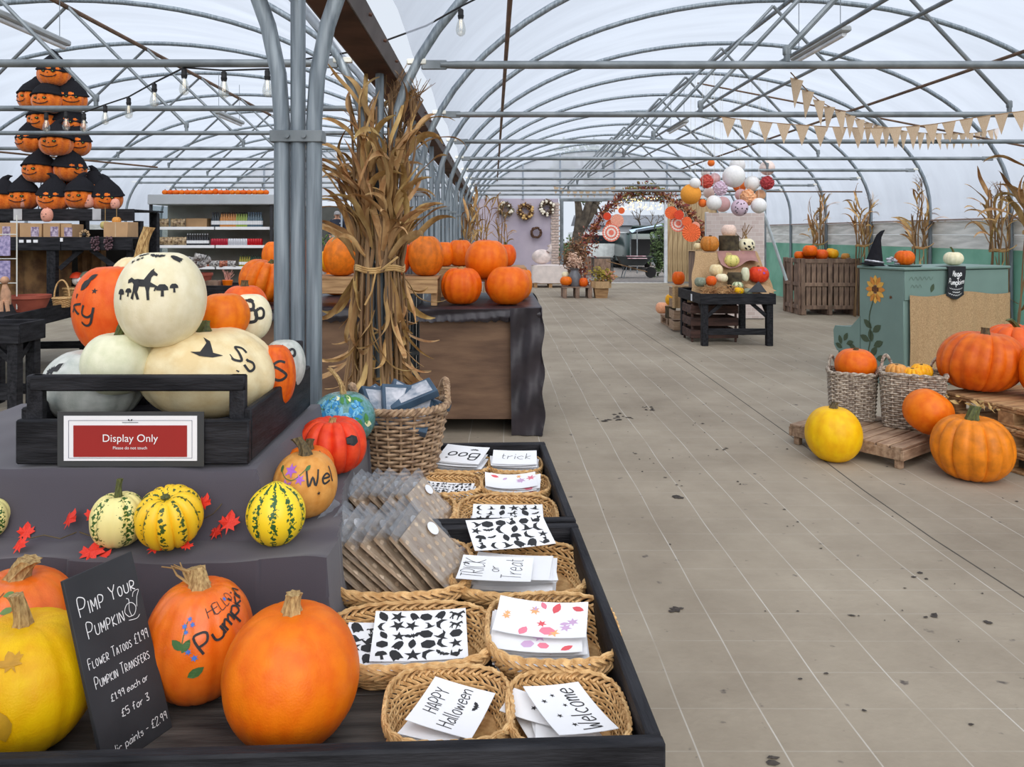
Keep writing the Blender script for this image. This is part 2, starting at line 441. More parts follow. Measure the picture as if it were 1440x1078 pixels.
# ------------------------------------------------------------------ pumpkins
BODY = {}
def body_fn(ribs, depth, dimple=.16, pw=.82, lop=0.0, seed=0):
    rs = random.Random(seed * 31 + ribs)
    ph = [rs.uniform(-.15, .15) for _ in range(ribs)]
    am = [rs.uniform(.75, 1.2) for _ in range(ribs)]
    def fn(th, phi):
        """unit pumpkin: radius 1, height from 0 to 2"""
        s = max(0.0, sin(phi)); c = cos(phi)
        t = (th / (2 * pi) * ribs) % 1.0; k = int((th / (2 * pi) * ribs)) % ribs
        g = (1 - abs(sin(pi * t))) ** 2.2 * am[k]
        rho = s ** pw * (1 - depth * g * (s ** .5))
        z = c * (1 - depth * .5 * g * s)
        z -= dimple * exp(-(rho / .32) ** 2) if c > 0 else -dimple * .55 * exp(-(rho / .38) ** 2)
        z = max(z, -.93)
        x = rho * cos(th) + lop * (z + .3) * .2; y = rho * sin(th)
        return Vector((x, y, z + .93))
    return fn
BODYKIND = {  # ribs, groove depth, dimple, roundness, lopsided
 'ribbed': (14, .085, .2, .78, .0), 'smooth': (12, .03, .14, .84, .1), 'tall': (12, .04, .12, .8, -.2), 'flat': (10, .1, .26, .72, 0), 'round': (10, .022, .1, .95, 0),
 'deep': (12, .15, .26, .74, 0), 'lop': (13, .06, .16, .8, .5), 'gourd': (10, .12, .2, .8, 0), 'pointed': (10, .08, -.12, .92, 0), 'giant': (18, .10, .18, .8, .6)}
def body_mesh(kind, m, nt=60, nf=26):
    key = (kind, m.name, nt)
    if key in BODY: return BODY[key]
    a = BODYKIND[kind]; fn = body_fn(a[0], a[1], a[2], a[3], a[4])
    mb = MB()
    vs = [fn(0, 0.0)]
    for i in range(1, nf):
        for j in range(nt): vs.append(fn(2 * pi * j / nt, pi * i / nf))
    vs.append(fn(0, pi))
    fs = [(0, 1 + j, 1 + (j + 1) % nt) for j in range(nt)]
    for i in range(nf - 2):
        for j in range(nt):
            a0 = 1 + i * nt; a1 = a0 + nt; j2 = (j + 1) % nt
            fs.append((a0 + j, a1 + j, a1 + j2, a0 + j2))
    e = len(vs) - 1; a0 = 1 + (nf - 2) * nt
    fs += [(a0 + j, e, a0 + (j + 1) % nt) for j in range(nt)]
    mb.add(vs, fs)
    me = mb.mesh('pumpkin_body', m, angle=75)
    BODY[key] = me
    return me
def stem_mb(h, r, bend=.3, az=0.0, flare=1.7, n=9, twist=.8, tip=1.0):
    pts = []; rr = []
    mb = MB(); vs = []; k = 8
    for i in range(k + 1):
        t = i / k
        off = bend * h * t * t
        p = Vector((off * cos(az), off * sin(az), h * t * (1 - .12 * abs(bend) * t)))
        rad = r * (1 + (flare - 1) * (1 - t) ** 3) * (1 - (1 - tip) * t)
        if i == k: rad *= 1.12
        for j in range(n * 2):
            a = pi * j / n + twist * t
            q = rad * (1 if j % 2 == 0 else .74)
            vs.append(p + Vector((q * cos(a), q * sin(a), bend * .5 * t * -q * cos(a - az))))
    m = n * 2
    fs = [(i * m + j, i * m + (j + 1) % m, (i + 1) * m + (j + 1) % m, (i + 1) * m + j) for i in range(k) for j in range(m)]
    fs.append(tuple(range(k * m, k * m + m)))
    mb.add(vs, fs)
    return mb
STEMC = {}
NAMEC = {'pumpkin': 'pumpkin'}
def pumpkin(label, base, R, h, m, kind='ribbed', stem=(.5, .12, .3, M_STEMTAN), rz=None, tilt=(0, 0), group=None, nt=60, name='pumpkin', flatz=None, cat='pumpkin'):
    """base = point under the pumpkin (on what carries it); R radius, h height, in metres; stem = (height, radius, bend, material) relative to R"""
    if rz is None: rz = random.uniform(0, 6.28)
    root = thing(name, label, cat, base, group=group)
    root.rotation_euler = (tilt[0], tilt[1], 0)
    lift = R * (abs(sin(tilt[0])) + abs(sin(tilt[1]))) * .55
    root.location.z += lift
    b = link('body', body_mesh(kind, m, nt, 26 if nt >= 48 else 14), root, scale=(R, R, h / 1.8), rot=(0, 0, rz))
    a = BODYKIND[kind]
    top = (1 - a[2] + .93) * h / 1.8
    if stem:
        key = (round(stem[0], 2), round(stem[1], 2), round(stem[2], 2), stem[3].name, nt < 48)
        if key not in STEMC: STEMC[key] = stem_mb(stem[0], stem[1], stem[2], n=7 if nt >= 48 else 4).mesh('stem', stem[3], angle=60)
        link('stem', STEMC[key], root, loc=(.386 * a[4] * R * cos(rz) * .55, .386 * a[4] * R * sin(rz) * .55, top - R * .05), scale=(R, R, R), rot=(0, 0, random.uniform(0, 6.28) if len(stem) < 5 else stem[4]))
    fn = body_fn(*a[:4], a[4])
    def surf(th, phi, off=.0012):
        p = fn(th - rz, phi)
        q = Vector((p.x * R, p.y * R, p.z * h / 1.8))
        q = Vector((q.x * cos(rz) - q.y * sin(rz), q.x * sin(rz) + q.y * cos(rz), q.z))
        c = Vector((0, 0, h * .5)); d = (q - c).normalized()
        return q + d * off
    def dec(th0=-pi / 2, phi0=pi / 2, roll=0.0):
        cr, sr = cos(roll), sin(roll)
        def f(u, v):
            u, v = u * cr - v * sr, u * sr + v * cr
            return surf(th0 + u / R / max(.35, sin(phi0)), phi0 - v / (h * .55))
        return Decal(f)
    return root, dec
# ================================================================== THE TUNNEL
XR, XM, XL = 7.27, -0.71, -9.0            # right wall, middle columns, left wall
HOOPS = [0.79 + 2 * k for k in range(-3, 13)]
YB = 24.79                                # back gable
Z0, ZA = 2.0, 4.27

def ground_mat():
    m = bpy.data.materials.new('woven_ground_mat'); m.use_nodes = True
    N = m.node_tree.nodes; L = m.node_tree.links; b = N['Principled BSDF']
    tc = N.new('ShaderNodeTexCoord')
    no = N.new('ShaderNodeTexNoise'); no.inputs['Scale'].default_value = .9; no.inputs['Detail'].default_value = 6; no.inputs['Roughness'].default_value = .65
    L.new(tc.outputs['Object'], no.inputs[0])
    cr = N.new('ShaderNodeValToRGB'); e = cr.color_ramp.elements
    e[0].position = .3; e[0].color = (*lin((136, 124, 108)), 1); e[1].position = .7; e[1].color = (*lin((168, 156, 138)), 1)
    L.new(no.outputs[0], cr.inputs[0])
    # small dark specks of trodden dirt
    sp = N.new('ShaderNodeTexNoise'); sp.inputs['Scale'].default_value = 14; sp.inputs['Detail'].default_value = 3
    L.new(tc.outputs['Object'], sp.inputs[0])
    s2 = N.new('ShaderNodeValToRGB'); s2.color_ramp.elements[0].position = .68; s2.color_ramp.elements[1].position = .76
    L.new(sp.outputs[0], s2.inputs[0])
    mx = N.new('ShaderNodeMixRGB'); mx.inputs[2].default_value = (*lin((96, 88, 82)), 1)
    L.new(s2.outputs[0], mx.inputs[0]); L.new(cr.outputs[0], mx.inputs[1])
    # printed white lines
    wob = N.new('ShaderNodeTexNoise'); wob.inputs['Scale'].default_value = .8; wob.inputs['Detail'].default_value = 1
    L.new(tc.outputs['Object'], wob.inputs[0])
    sx = N.new('ShaderNodeSeparateXYZ'); L.new(tc.outputs['Object'], sx.inputs[0])
    def M(op, a, b_=None):
        n = N.new('ShaderNodeMath'); n.operation = op
        for i, v in enumerate((a, b_)):
            if v is None: continue
            if isinstance(v, (int, float)): n.inputs[i].default_value = v
            else: L.new(v, n.inputs[i])
        return n.outputs[0]
    def lines(co, step, off, wob_amt, width, soft):
        w = M('MULTIPLY', M('SUBTRACT', wob.outputs[0], .5), wob_amt)
        t = M('FRACT', M('DIVIDE', M('SUBTRACT', M('ADD', co, w), off), step))
        d = M('MULTIPLY', M('ABSOLUTE', M('SUBTRACT', t, .5)), step)       # distance in metres from the cell middle
        d = M('SUBTRACT', step / 2, d)
        mr = N.new('ShaderNodeMapRange'); mr.inputs['From Min'].default_value = width; mr.inputs['From Max'].default_value = width * soft
        mr.inputs['To Min'].default_value = 1; mr.inputs['To Max'].default_value = 0
        L.new(d, mr.inputs[0]); return mr.outputs[0]
    fade = N.new('ShaderNodeTexNoise'); fade.inputs['Scale'].default_value = 2.2; fade.inputs['Detail'].default_value = 4
    L.new(tc.outputs['Object'], fade.inputs[0])
    fr = N.new('ShaderNodeMapRange'); fr.inputs['From Min'].default_value = .3; fr.inputs['From Max'].default_value = .6; fr.inputs['To Min'].default_value = .15
    L.new(fade.outputs[0], fr.inputs[0])
    l1 = M('MULTIPLY', M('MULTIPLY', lines(sx.outputs[0], .27, .0846, .05, .0014, 2.6), fr.outputs[0]), .5)
    l2 = M('MULTIPLY', M('MULTIPLY', lines(sx.outputs[1], .215, .007, .02, .0012, 2.6), fr.outputs[0]), .16)
    m2 = N.new('ShaderNodeMixRGB'); m2.inputs[2].default_value = (*lin((226, 222, 214)), 1)
    L.new(M('MAXIMUM', l1, l2), m2.inputs[0]); L.new(mx.outputs[0], m2.inputs[1])
    L.new(m2.outputs[0], b.inputs['Base Color'])
    b.inputs['Roughness'].default_value = .78; b.inputs['Specular IOR Level'].default_value = .25
    bp = N.new('ShaderNodeBump'); bp.inputs['Strength'].default_value = .25; bp.inputs['Distance'].default_value = .01
    b2 = N.new('ShaderNodeTexNoise'); b2.inputs['Scale'].default_value = 30; L.new(tc.outputs['Object'], b2.inputs[0])
    L.new(b2.outputs[0], bp.inputs['Height']); L.new(bp.outputs[0], b.inputs['Normal'])
    return m
rng = random.Random(3)
def floor_fn(u, v): return (-9.2 + u * 16.7, -8.0 + v * (YB + 8.0), 0.0)
flo = struct('floor', MB().grid(floor_fn, 10, 16), ground_mat(), 'grey woven ground matting with white printed lines', smooth=False)
sm = [G(850, 431), G(960, 505), G(1040, 560), G(1121, 620), G(1215, 690), G(1316, 758), G(1440, 842), G(1560, 925)]
MB().tube([p + Vector((.012 * sin(i * 2.3), 0, .001)) for i, p in enumerate(sm)], .0045, 6, flat=.5).build('mat_seam', mat('seam_dark', (96, 88, 80), .9), flo)
M_GRAVEL = mat('gravel', (150, 144, 140), .9, .2, 12, .4, 60, col2=(112, 106, 102))
struct('ground', MB().grid(lambda u, v: (-60 + 120 * u, -40 + 140 * v, -.012), 4, 4), M_GRAVEL, 'grey gravel yard outside the tunnel door', smooth=False)

# --- cover, hoops, ties
def hoop_pts(cx, a, zbot_l, zbot_r, n=40, off=0.0):
    pts = []
    if zbot_l is not None: pts.append((cx - a - off, zbot_l)); pts.append((cx - a - off, Z0 * .5 + zbot_l * .5))
    for i in range(n + 1):
        t = pi - pi * i / n
        pts.append((cx + (a + off) * cos(t), Z0 + (ZA - Z0 + off) * sin(t)))
    if zbot_r is not None: pts.append((cx + a + off, Z0 * .5 + zbot_r * .5)); pts.append((cx + a + off, zbot_r))
    return pts
R_CX, R_A = (XR + XM + .058) / 2, (XR - XM - .058) / 2
L_CX, L_A = (XL + XM - .058) / 2, (XM - .058 - XL) / 2
M_FILM = sheet_mat('polythene_cover', (200, 207, 219), .44, tl=.85)
M_GABLE = sheet_mat('gable_sheet', (244, 248, 255), .16, tl=.6)
def cover(name, cx, a, t0, t1, label):
    def fn(u, v):
        t = t0 + (t1 - t0) * u; y = -5.3 + (YB + 5.3) * v
        sag = .035 * sin(pi * ((y - .79) / 2.0)) ** 2
        if t < 0 or t > 1:
            z = Z0 - (Z0 - 1.8) * (abs(t - max(0, min(1, t))) / .06); t = max(0, min(1, t)); ang = pi - pi * t
            return (cx + (a + .034) * cos(ang), y, z)
        ang = pi - pi * t
        return (cx + (a + .034 - sag) * cos(ang), y, Z0 + (ZA - Z0 + .034 - sag) * sin(ang))
    return struct(name, MB().grid(fn, 56, 60), M_FILM, label)
cover('ceiling_right', R_CX, R_A, .098, 1.06, 'white translucent polythene cover of the right tunnel bay')
cover('ceiling_left', L_CX, L_A, -.06, .902, 'white translucent polythene cover of the left tunnel bay')
for k, y in enumerate(HOOPS):
    for side, cx, a in (('right', R_CX, R_A), ('left', L_CX, L_A)):
        pts = [Vector((x, y, z)) for x, z in hoop_pts(cx, a, 0.0, 0.0)]
        struct('roof_hoop', MB().tube(pts, .029, 10), M_STEELV, 'galvanised steel roof hoop of the %s tunnel bay' % side)
    mb = MB().tube([(XM, y, 0), (XM, y, 2.6)], .027, 10)
    post = struct('support_post', mb, M_STEELV, 'round steel post between two hoop legs under the gutter')
    for zc in (1.95, .55):
        cl = MB()
        cl.box((XM, y - .031, zc), (.185, .006, .042), .002); cl.box((XM, y + .031, zc), (.185, .006, .042), .002)
        for dx in (-.03, .03): cl.tube([(XM + dx, y - .034, zc), (XM + dx, y - .044, zc)], .009, 8)
        for sx in (-1, 1): cl.box((XM + sx * .092, y, zc), (.006, .066, .042), .002)
        cl.build('clamp_band', M_STEEL, post)
    if y < 2: continue
    if y < 21:
        # tie bars with flattened ends and pale clamps
        for side in (1, -1):
            zt = 2.65 if side > 0 else min(2.66 + .022 * (y - 4.79), 2.84)
            xa, xb = (-.43, 7.0) if side > 0 else (-.99, XL + .27)
            s = 1 if xb > xa else -1
            mb = MB().tube([(xa + s * .1, y, zt), (xa + s * .2, y, zt), (xb - s * .2, y, zt), (xb - s * .1, y, zt)], [.02, .025, .025, .02], 10)
            mb.box((xa + s * .06, y, zt), (.16, .016, .06), .006); mb.box((xb - s * .06, y, zt), (.16, .016, .06), .006)
            tie = struct('tie_bar', mb, M_STEEL, 'horizontal steel tie bar across the %s bay' % ('right' if side > 0 else 'left'))
            for xe, d in ((xa, -s), (xb, s)): MB().box((xe + d * .05, y, zt + .02), (.12, .03, .035), .005).build('end_clamp', M_CLAMP, tie)
            # V struts from the ridge down to the tie bar
            apx = (3.2, 4.2) if side > 0 else (L_CX, 4.2)
            for fx in ((1.83, 4.56) if side > 0 else (L_CX - 1.37, L_CX + 1.37)):
                m3 = MB().tube([(apx[0], y, apx[1]), (fx, y, zt + .09)], .019, 8)
                m3.tube([(fx, y, zt + .1), (fx, y, zt + .02)], .02, 8); m3.box((fx, y, zt + .09), (.05, .035, .07), .01)
                struct('roof_strut', m3, M_STEEL, 'sloping steel strut from ridge to tie bar')
for (x, z, r, m, lab) in ((3.3, 4.19, .026, M_STEEL, 'steel ridge pipe along the right bay'), (.12, 3.30, .02, M_RUST, 'rusty brown pipe along the right bay by the gutter'),
                          (5.95, 3.64, .022, M_RUST, 'rusty brown pipe along the right bay by the outer wall'), (L_CX, 4.19, .028, M_RUST, 'rusty brown ridge pipe along the left bay'),
                          (3.05, 3.42, .02, M_STEEL, 'thin steel pipe under the ridge of the right bay'), (3.55, 3.42, .02, M_STEEL, 'second thin steel pipe under the ridge of the right bay')):
    struct('roof_pipe', MB().tube([(x, 1.0, z), (x, YB, z)], r, 8), m, lab)
# diagonal wind braces
for (a, b, lab) in (((7.1, 8.79, 2.4), (3.4, 12.79, 4.1), 'thin diagonal wind brace near the bunting'), ((7.1, 14.79, 2.4), (3.0, 19.5, 2.66), 'thin diagonal wind brace at the far right'),
                    ((-8.8, 6.79, 2.75), (-5.6, 12.79, 2.7), 'thin diagonal wind brace in the left bay')):
    struct('wind_brace', MB().tube([a, b], .015, 6), M_RUST, lab)
# valley gutter
gt = MB()
gt.box((-.715, 12.6, 2.6), (.17, 24.4, .012))
gut = struct('valley_gutter', gt, M_GUTTER, 'brown steel valley gutter between the two tunnel bays', smooth=False)
for s in (-1, 1):
    M4 = Matrix.Rotation(s * radians(14), 3, 'Y')
    MB().box((-.715 + s * .1, 12.6, 2.645), (.012, 24.4, .1), 0, M4).build('gutter_side', M_GUTSIDE, gut, smooth=False)
bolts = MB()
for k in range(24):
    bolts.tube([(-.60, 1.2 + k * .5, 2.655), (-.585, 1.2 + k * .5, 2.65)], .009, 6)
tag(bolts.build('bolt', M_GUTTER, gut), kind='stuff')

# --- right wall: green netting, weathered boards, rail
wr = struct('wall_right', MB().box((XR + .05, 11.4, .68), (.03, 26.8, 1.36)), mat('green_netting', (144, 202, 178), .85, .2, 2, .2, 60, col2=(118, 180, 154)), 'green netting wall along the right side')
M_BOARD = mat('whitewashed_board', (246, 247, 242), .8, .15, 3, .2, 30, stretch=(3, .8, 6), col2=(214, 216, 210), rand=.04)
bm = MB().box((0, 0, 0), (.025, 1.99, .214), .004).mesh('board', M_BOARD)
for k in range(13):
    for j in range(2):
        link('board', bm, wr, loc=(XR + .04 + .004 * (j % 2), -1.21 + 1 + 2 * k, 1.36 + .11 + .218 * j))
for k in range(13):
    MB().box((XR + .02, -1.21 + 1 + 2 * k, 1.815), (.06, 1.99, .03), .005).build('rail', mat('rail_wood', (168, 150, 142), .8, .15, 3), wr)
# left wall, low
wl = struct('wall_left', MB().box((XL - .05, 11.4, .9), (.03, 26.8, 1.8)), MATS['whitewashed_board'], 'pale board wall along the left side')
MB().box((XL - .03, 11.4, .5), (.02, 26.8, .9)).build('netting', MATS['green_netting'], wl)

# --- back gable: film above, painted wall, door opening, timber fence
def gable(name, cx, a, zl, label):
    mb = MB(); pts = [p for p in hoop_pts(cx, a, None, None, 36)]
    vs = [(x, YB + .03, max(z, zl)) for x, z in pts]; n = len(vs)
    vs += [(x, YB + .03, zl) for x, z in pts]
    mb.add(vs, [(i, i + 1, n + i + 1, n + i) for i in range(n - 1)])
    return struct(name, mb, M_GABLE, label, smooth=False)
wb = gable('wall_back', R_CX, R_A, 2.72, 'translucent gable sheet above the far door')
gp = mat('gable_post', (150, 160, 172), .5, .1)
for x in (.95, 2.15, 3.9, 5.6): MB().tube([(x, YB - .02, 2.7), (x, YB - .02, Z0 + (ZA - Z0) * sqrt(max(0, 1 - ((x - R_CX) / R_A) ** 2)))], .03, 6).build('gable_post', gp, wb)
struct('wall_back_left', MB().box((.72, YB + .06, 1.36), (2.75, .08, 2.72)), mat('lilac_wall', (186, 176, 188), .85, .06, 1.5, .05, 20, col2=(170, 160, 176)), 'lilac painted wall hung with wreaths', smooth=False)
M_BRICKW = mat('pale_brick', (196, 176, 166), .85, .12, 14, .2, 60, rand=.12)
br = struct('trim_1', MB().box((1.98, YB + .02, 1.3), (.26, .05, 2.6)), mat('mortar', (190, 180, 176), .9), 'narrow brick-patterned strip beside the far door', smooth=False)
bme = MB().box((0, 0, 0), (.12, .03, .06), .004).mesh('brick', M_BRICKW)
for k in range(30):
    for j in range(2): link('brick', bme, br, loc=(1.92 + .125 * j + (.03 if k % 2 else -.01), YB - .012, .06 + k * .085))
dr = struct('door_1', MB().tube([(2.2, YB, 0), (2.2, YB, 2.68)], .06, 8), M_STEEL, 'steel door frame of the open far entrance')
MB().tube([(5.56, YB, 0), (5.56, YB, 2.68)], .06, 8).build('door_post', mat('white_post', (212, 214, 218), .5), dr)
MB().box((3.88, YB, 2.68), (3.5, .1, .1), .01).build('door_header', M_STEEL, dr)
MB().box((3.88, YB - .1, .01), (3.4, .12, .02), .006).build('threshold', mat('pale_sill', (206, 202, 196), .7), dr)
fe = struct('wall_back_right', MB().box((6.45, YB + .06, 1.35), (1.7, .03, 2.6)), M_OLDWOOD, 'timber plank wall right of the far door', smooth=False)
pm = MB().box((0, 0, 0), (.15, .03, 2.6), .005).mesh('plank', mat('tan_plank', (186, 160, 122), .8, .15, 4, .2, 30, stretch=(6, 6, .6), col2=(150, 124, 90), rand=.08))
for k in range(11): link('plank', pm, fe, loc=(5.7 + .156 * k, YB + .03, 1.34))
gl = gable('wall_back_far_left', L_CX, L_A, 2.72, 'translucent gable sheet of the left bay')
for x in (-7.4, -6.2, -4.9, -3.5, -2.2): MB().tube([(x, YB - .02, 0), (x, YB - .02, Z0 + (ZA - Z0) * sqrt(max(0, 1 - ((x - L_CX) / L_A) ** 2)))], .03, 6).build('gable_post', gp, gl)
struct('trim_2', MB().box((L_CX, YB, 2.7), (8.2, .08, .08)), M_STEEL, 'steel rail across the far end of the left bay')
# ================================================================== THE FRONT DISPLAY: two black trays
TA = radians(2.4); TO = Vector((.254, 1.13, 0))
ZF = .757                                   # tray floor
def T(x, y, z=0.0): return Vector((TO.x + x * cos(TA) - y * sin(TA), TO.y + x * sin(TA) + y * cos(TA), z))
def tray(label, y0, y1, x0=-1.42):
    t = thing('display_tray', label, 'display tray', T(0, y0), TA, group='black display trays')
    d = y1 - y0
    n = 6
    w = (-x0 - .04) / 1
    for k in range(n):
        MB().box((x0 / 2, .02 + (d - .04) * (k + .5) / n, ZF - .01), (-x0 - .04, (d - .04) / n - .003, .02), .002).build('floor_plank', M_TRAYFLOOR, t)
    MB().box((x0 / 2, .0125, .772), (-x0, .025, .156), .004).build('front_board', M_BLACKWOODX, t)
    MB().box((x0 / 2, d - .0125, .772), (-x0, .025, .156), .004).build('back_board', M_BLACKWOODX, t)
    for x in (-.0115, x0 + .0115): MB().box((x, d / 2, .772), (.023, d - .051, .152), .004).build('side_board', M_BLACKWOOD, t)
    for x in (-.06, x0 + .06):
        for y in (.06, d - .06): MB().box((x, y, .373), (.07, .07, .746), .005).build('leg', M_BLACKWOOD, t)
    return t
tray('black wooden tray with pumpkins and six baskets at the very front', 0, .865)
tray('black wooden tray holding the tall log basket and smaller card stacks', .885, 1.64)

# ---- cloth-covered riser
def sst(t): t = max(0, min(1, t)); return t * t * (3 - 2 * t)
rc = random.Random(5)
FR = [(rc.uniform(8, 26), rc.uniform(-.6, .6), rc.uniform(0, 6.3), rc.uniform(.3, 1)) for _ in range(7)]
def cloth_z(x, y):
    xr1 = -.355 - .06 * sst((y - 1.6) / .5); xr2 = -.532
    fold = sum(a * sin(f * x + g * f * y + p) for f, g, p, a in FR) / 7
    d1 = min(xr1 + .012 * fold - x, y - (1.57 + .012 * fold), 2.66 - y)
    d2 = min(xr2 - x, y - 1.712, 2.36 - y)
    z = ZF + .002
    z += (.938 - z) * sst(1 + d1 / (.045 + .012 * fold))
    w2 = .045
    z2 = .938 + (1.076 - .938) * sst(1 + d2 / (w2 + .01))
    if d1 > -.02: z = max(z, z2)
    near = exp(-((y - 1.66) / .05) ** 2) * .006 + exp(-((y - 1.55) / .05) ** 2) * .004
    face = exp(-((y - 1.685) / .035) ** 2) + exp(-((y - 1.545) / .03) ** 2) + exp(-((x + .37 - .0) / .04) ** 2) * .8
    return z + near * fold + .0018 * sin(37 * x + 11 * y) * sin(23 * y - 5 * x) + face * (.010 * fold + .004 * sin(13 * x - 40 * y))
def cloth_fn(u, v):
    x = -1.45 + u * 1.15; y = 1.47 + v * 1.23
    # gather the grid where the folds are
    z = cloth_z(x, y)
    return (x, y, z)
cl = MB().grid(cloth_fn, 210, 215).build('cloth_riser', M_CLOTH)
tag(cl, 'dark grey cloth draped over stepped riser under the display crate', 'cloth')

# ---- display crate
ct = thing('display_crate', 'black slatted apple crate full of white pumpkins with red sign', 'crate', (0, 0, 0))
cx0, cx1, cy0, cy1, cz = -1.072, -.548, 1.72, 2.30, 1.082
MB().box(((cx0 + cx1) / 2, cy0 + .009, cz + .05), (cx1 - cx0, .018, .1), .004).build('front_board', M_BLACKWOODX, ct)
MB().box(((cx0 + cx1) / 2 + .002, cy0 + .03, cz + .178), (cx1 - cx0 - .035, .022, .036), .004).build('front_rail', M_BLACKWOODX, ct)
for x in (cx0 + .03, cx1 - .034): MB().box((x, cy0 + .032, cz + .098), (.036, .022, .196), .003).build('front_post', M_BLACKWOOD, ct)
for x in (cx0 + .009, cx1 - .009): MB().box((x, (cy0 + cy1) / 2 + .01, cz + .062), (.018, cy1 - cy0 - .02, .122), .004).build('side_board', M_BLACKWOOD, ct)
for x in (cx0 + .035, cx1 - .035): MB().box((x, cy1 - .03, cz + .1), (.034, .03, .2), .003).build('back_post', M_BLACKWOOD, ct)
MB().box(((cx0 + cx1) / 2, cy1 - .009, cz + .07), (cx1 - cx0 - .04, .018, .12), .004).build('back_board', M_BLACKWOODX, ct)
for k in range(5): MB().box(((cx0 + cx1) / 2, cy0 + .07 + k * .108, cz + .008), (cx1 - cx0 - .04, .09, .012), .002).build('floor_slat', M_BLACKWOODX, ct)

# ---- the red sign
sg = thing('display_sign', 'laminated white sign with red panel on the black crate', 'sign', P(184, 617, 1.714))
sw, sh = .305, .106
MB().box((0, .0, 0), (sw + .022, .0016, sh + .016), 0).build('laminate', mat('laminate_edge', (62, 64, 66), .3, .05), sg)
MB().box((0, -.0016, .002), (sw - .008, .0014, sh - .006), 0).build('paper', M_WHITE, sg)
MB().box((0, -.0030, -.004), (sw - .052, .001, sh - .036), 0).build('red_panel', mat('sign_red', (158, 38, 34), .5, .05), sg)
bl = MB()
for z in (-1, 1): bl.box((0, -.0026, z * (sh / 2 - .011)), (sw - .03, .0006, .0009))
for x in (-1, 1): bl.box((x * (sw / 2 - .015), -.0026, 0), (.0009, .0006, sh - .022))
bl.build('border_line', mat('sign_line', (110, 112, 130), .6), sg)
for txt, sz, z in (('Display Only', .024, .006), ('Please do not touch', .0095, -.015)):
    o = link('lettering', font_mesh(txt, sz), sg, loc=(0, -.0042, z - .004), rot=(pi / 2, 0, 0)); o.data.materials.append(M_WHITE)
em = Decal(plane_fn((0, -.0034, sh / 2 - .01), (1, 0, 0), (0, 0, 1), 0)).shape('leaf', -.003, 0, .006, .6).shape('leaf', .003, 0, .006, -.6)
em.poly([(-.018, -.006), (.018, -.006), (.018, -.0048), (-.018, -.0048)])
em.build('emblem', M_BLACK, sg)

# ---- painted and white pumpkins in the crate
def dmat(n, c): return mat(n, c, .6, .08, 20)
D_BLK = dmat('transfer_black', (42, 42, 44))
grp = 'pumpkins in the black crate'
def cp(label, px, py, Y, R, h, m, kind='smooth', stem=None, rz=0.3, tilt=(0, 0)):
    return pumpkin(label, P(px, py, Y), R, h, m, kind, stem, rz, tilt, group=grp, nt=72)
cp('grey white ribbed pumpkin with bat print low at left in crate', 133, 588, 1.92, .12, .165, M_GREYP, 'ribbed')[1](-pi / 2 - .55, 1.0).shape('bat', 0, 0, .06, .5, sub=2).shape('star', -.03, -.03, .03).build('printed_motif', D_BLK, bpy.data.objects[-1] if False else [o for o in bpy.data.objects if o.get('label', '').startswith('grey white ribbed pumpkin with bat')][0])
r, d = cp('large cream pumpkin with printed witch hat filling the crate', 296, 580, 1.97, .172, .208, M_CREAMP, 'lop', (.22, .1, .6, M_STEMGRN), 3.0)
dd = d(-pi / 2 + .62, .95)
dd.shape('hat', -.03, .012, .07, -.25, sub=2).text('Sp', .012, -.012, .04, .006, a=-.9).build('printed_motif', D_BLK, r)
r, d = cp('round white pumpkin with unicorn and toadstool print on top of the pile', 227, 486, 1.88, .105, .222, M_WHITEP, 'round', None, .2)
dd = d(-pi / 2 - .03, 1.37)
dd.shape('horse', .002, .018, .082, 0, sub=3)
for x, y, s in ((-.056, -.006, .026), (-.032, -.001, .02), (.047, .004, .03), (.073, .008, .022)): dd.shape('mush', x, y, s, 0, sub=2)
dd2 = d(-pi / 2 + .02, .62)
dd2.shape('bat', .012, .012, .045, -.15, sub=2).shape('star', -.03, -.004, .014).shape('star', -.042, -.012, .016).shape('star', -.022, .002, .012).shape('ghost', .058, .0, .032, .7, sub=2).shape('bat', -.03, .016, .035, .5, sub=2)
dd.build('printed_motif', D_BLK, r); dd2.build('printed_motif', D_BLK, r)
cp('smooth pale white pumpkin with green stem at left of crate', 166, 552, 1.872, .085, .14, M_PALEGRN, 'smooth', (.5, .1, .3, M_STEMGRN, .2), 1.0)
r, d = cp('tall orange pumpkin with black print at left of crate', 166, 497, 2.08, .112, .228, M_TERRA, 'tall', None, 1.1)
dd = d(-pi / 2 - .42, 1.15); dd.shape('leaf', 0, .03, .05, -.5, sub=2).shape('leaf', .012, .05, .04, -.9, sub=1).shape('star', .035, .008, .018)
dd.text('ky', -.03, -.05, .05, .006, a=-.2); dd.build('printed_motif', D_BLK, r)
cp('pale pumpkin with long dry stem behind the unicorn pumpkin', 198, 458, 2.17, .09, .19, M_CREAMP, 'ribbed', (1.15, .16, .22, M_STEMTAN, .3), .4)
cp('plain orange pumpkin behind the large cream pumpkin', 314, 476, 2.08, .07, .118, M_ORANGE, 'smooth', None, .4)
cp('orange pumpkin at the back right of the crate', 343, 462, 2.245, .068, .122, M_TERRA, 'smooth', (.35, .15, .1, M_STEMBRN), .9)
r, d = cp('white pumpkin with big black lettering at back of crate', 352, 478, 2.175, .06, .126, M_WHITEP, 'round', None, .2)
d(-pi / 2 + .3, 1.35).text('B', -.022, -.022, .058, .009).text('o', .014, -.012, .045, .008).shape('leaf', .0, .04, .03, 1.4).build('printed_motif', D_BLK, r)
r, d = cp('grey white pumpkin with ghost print at right of crate', 399, 548, 2.16, .06, .135, M_GREYP, 'smooth', None, .5)
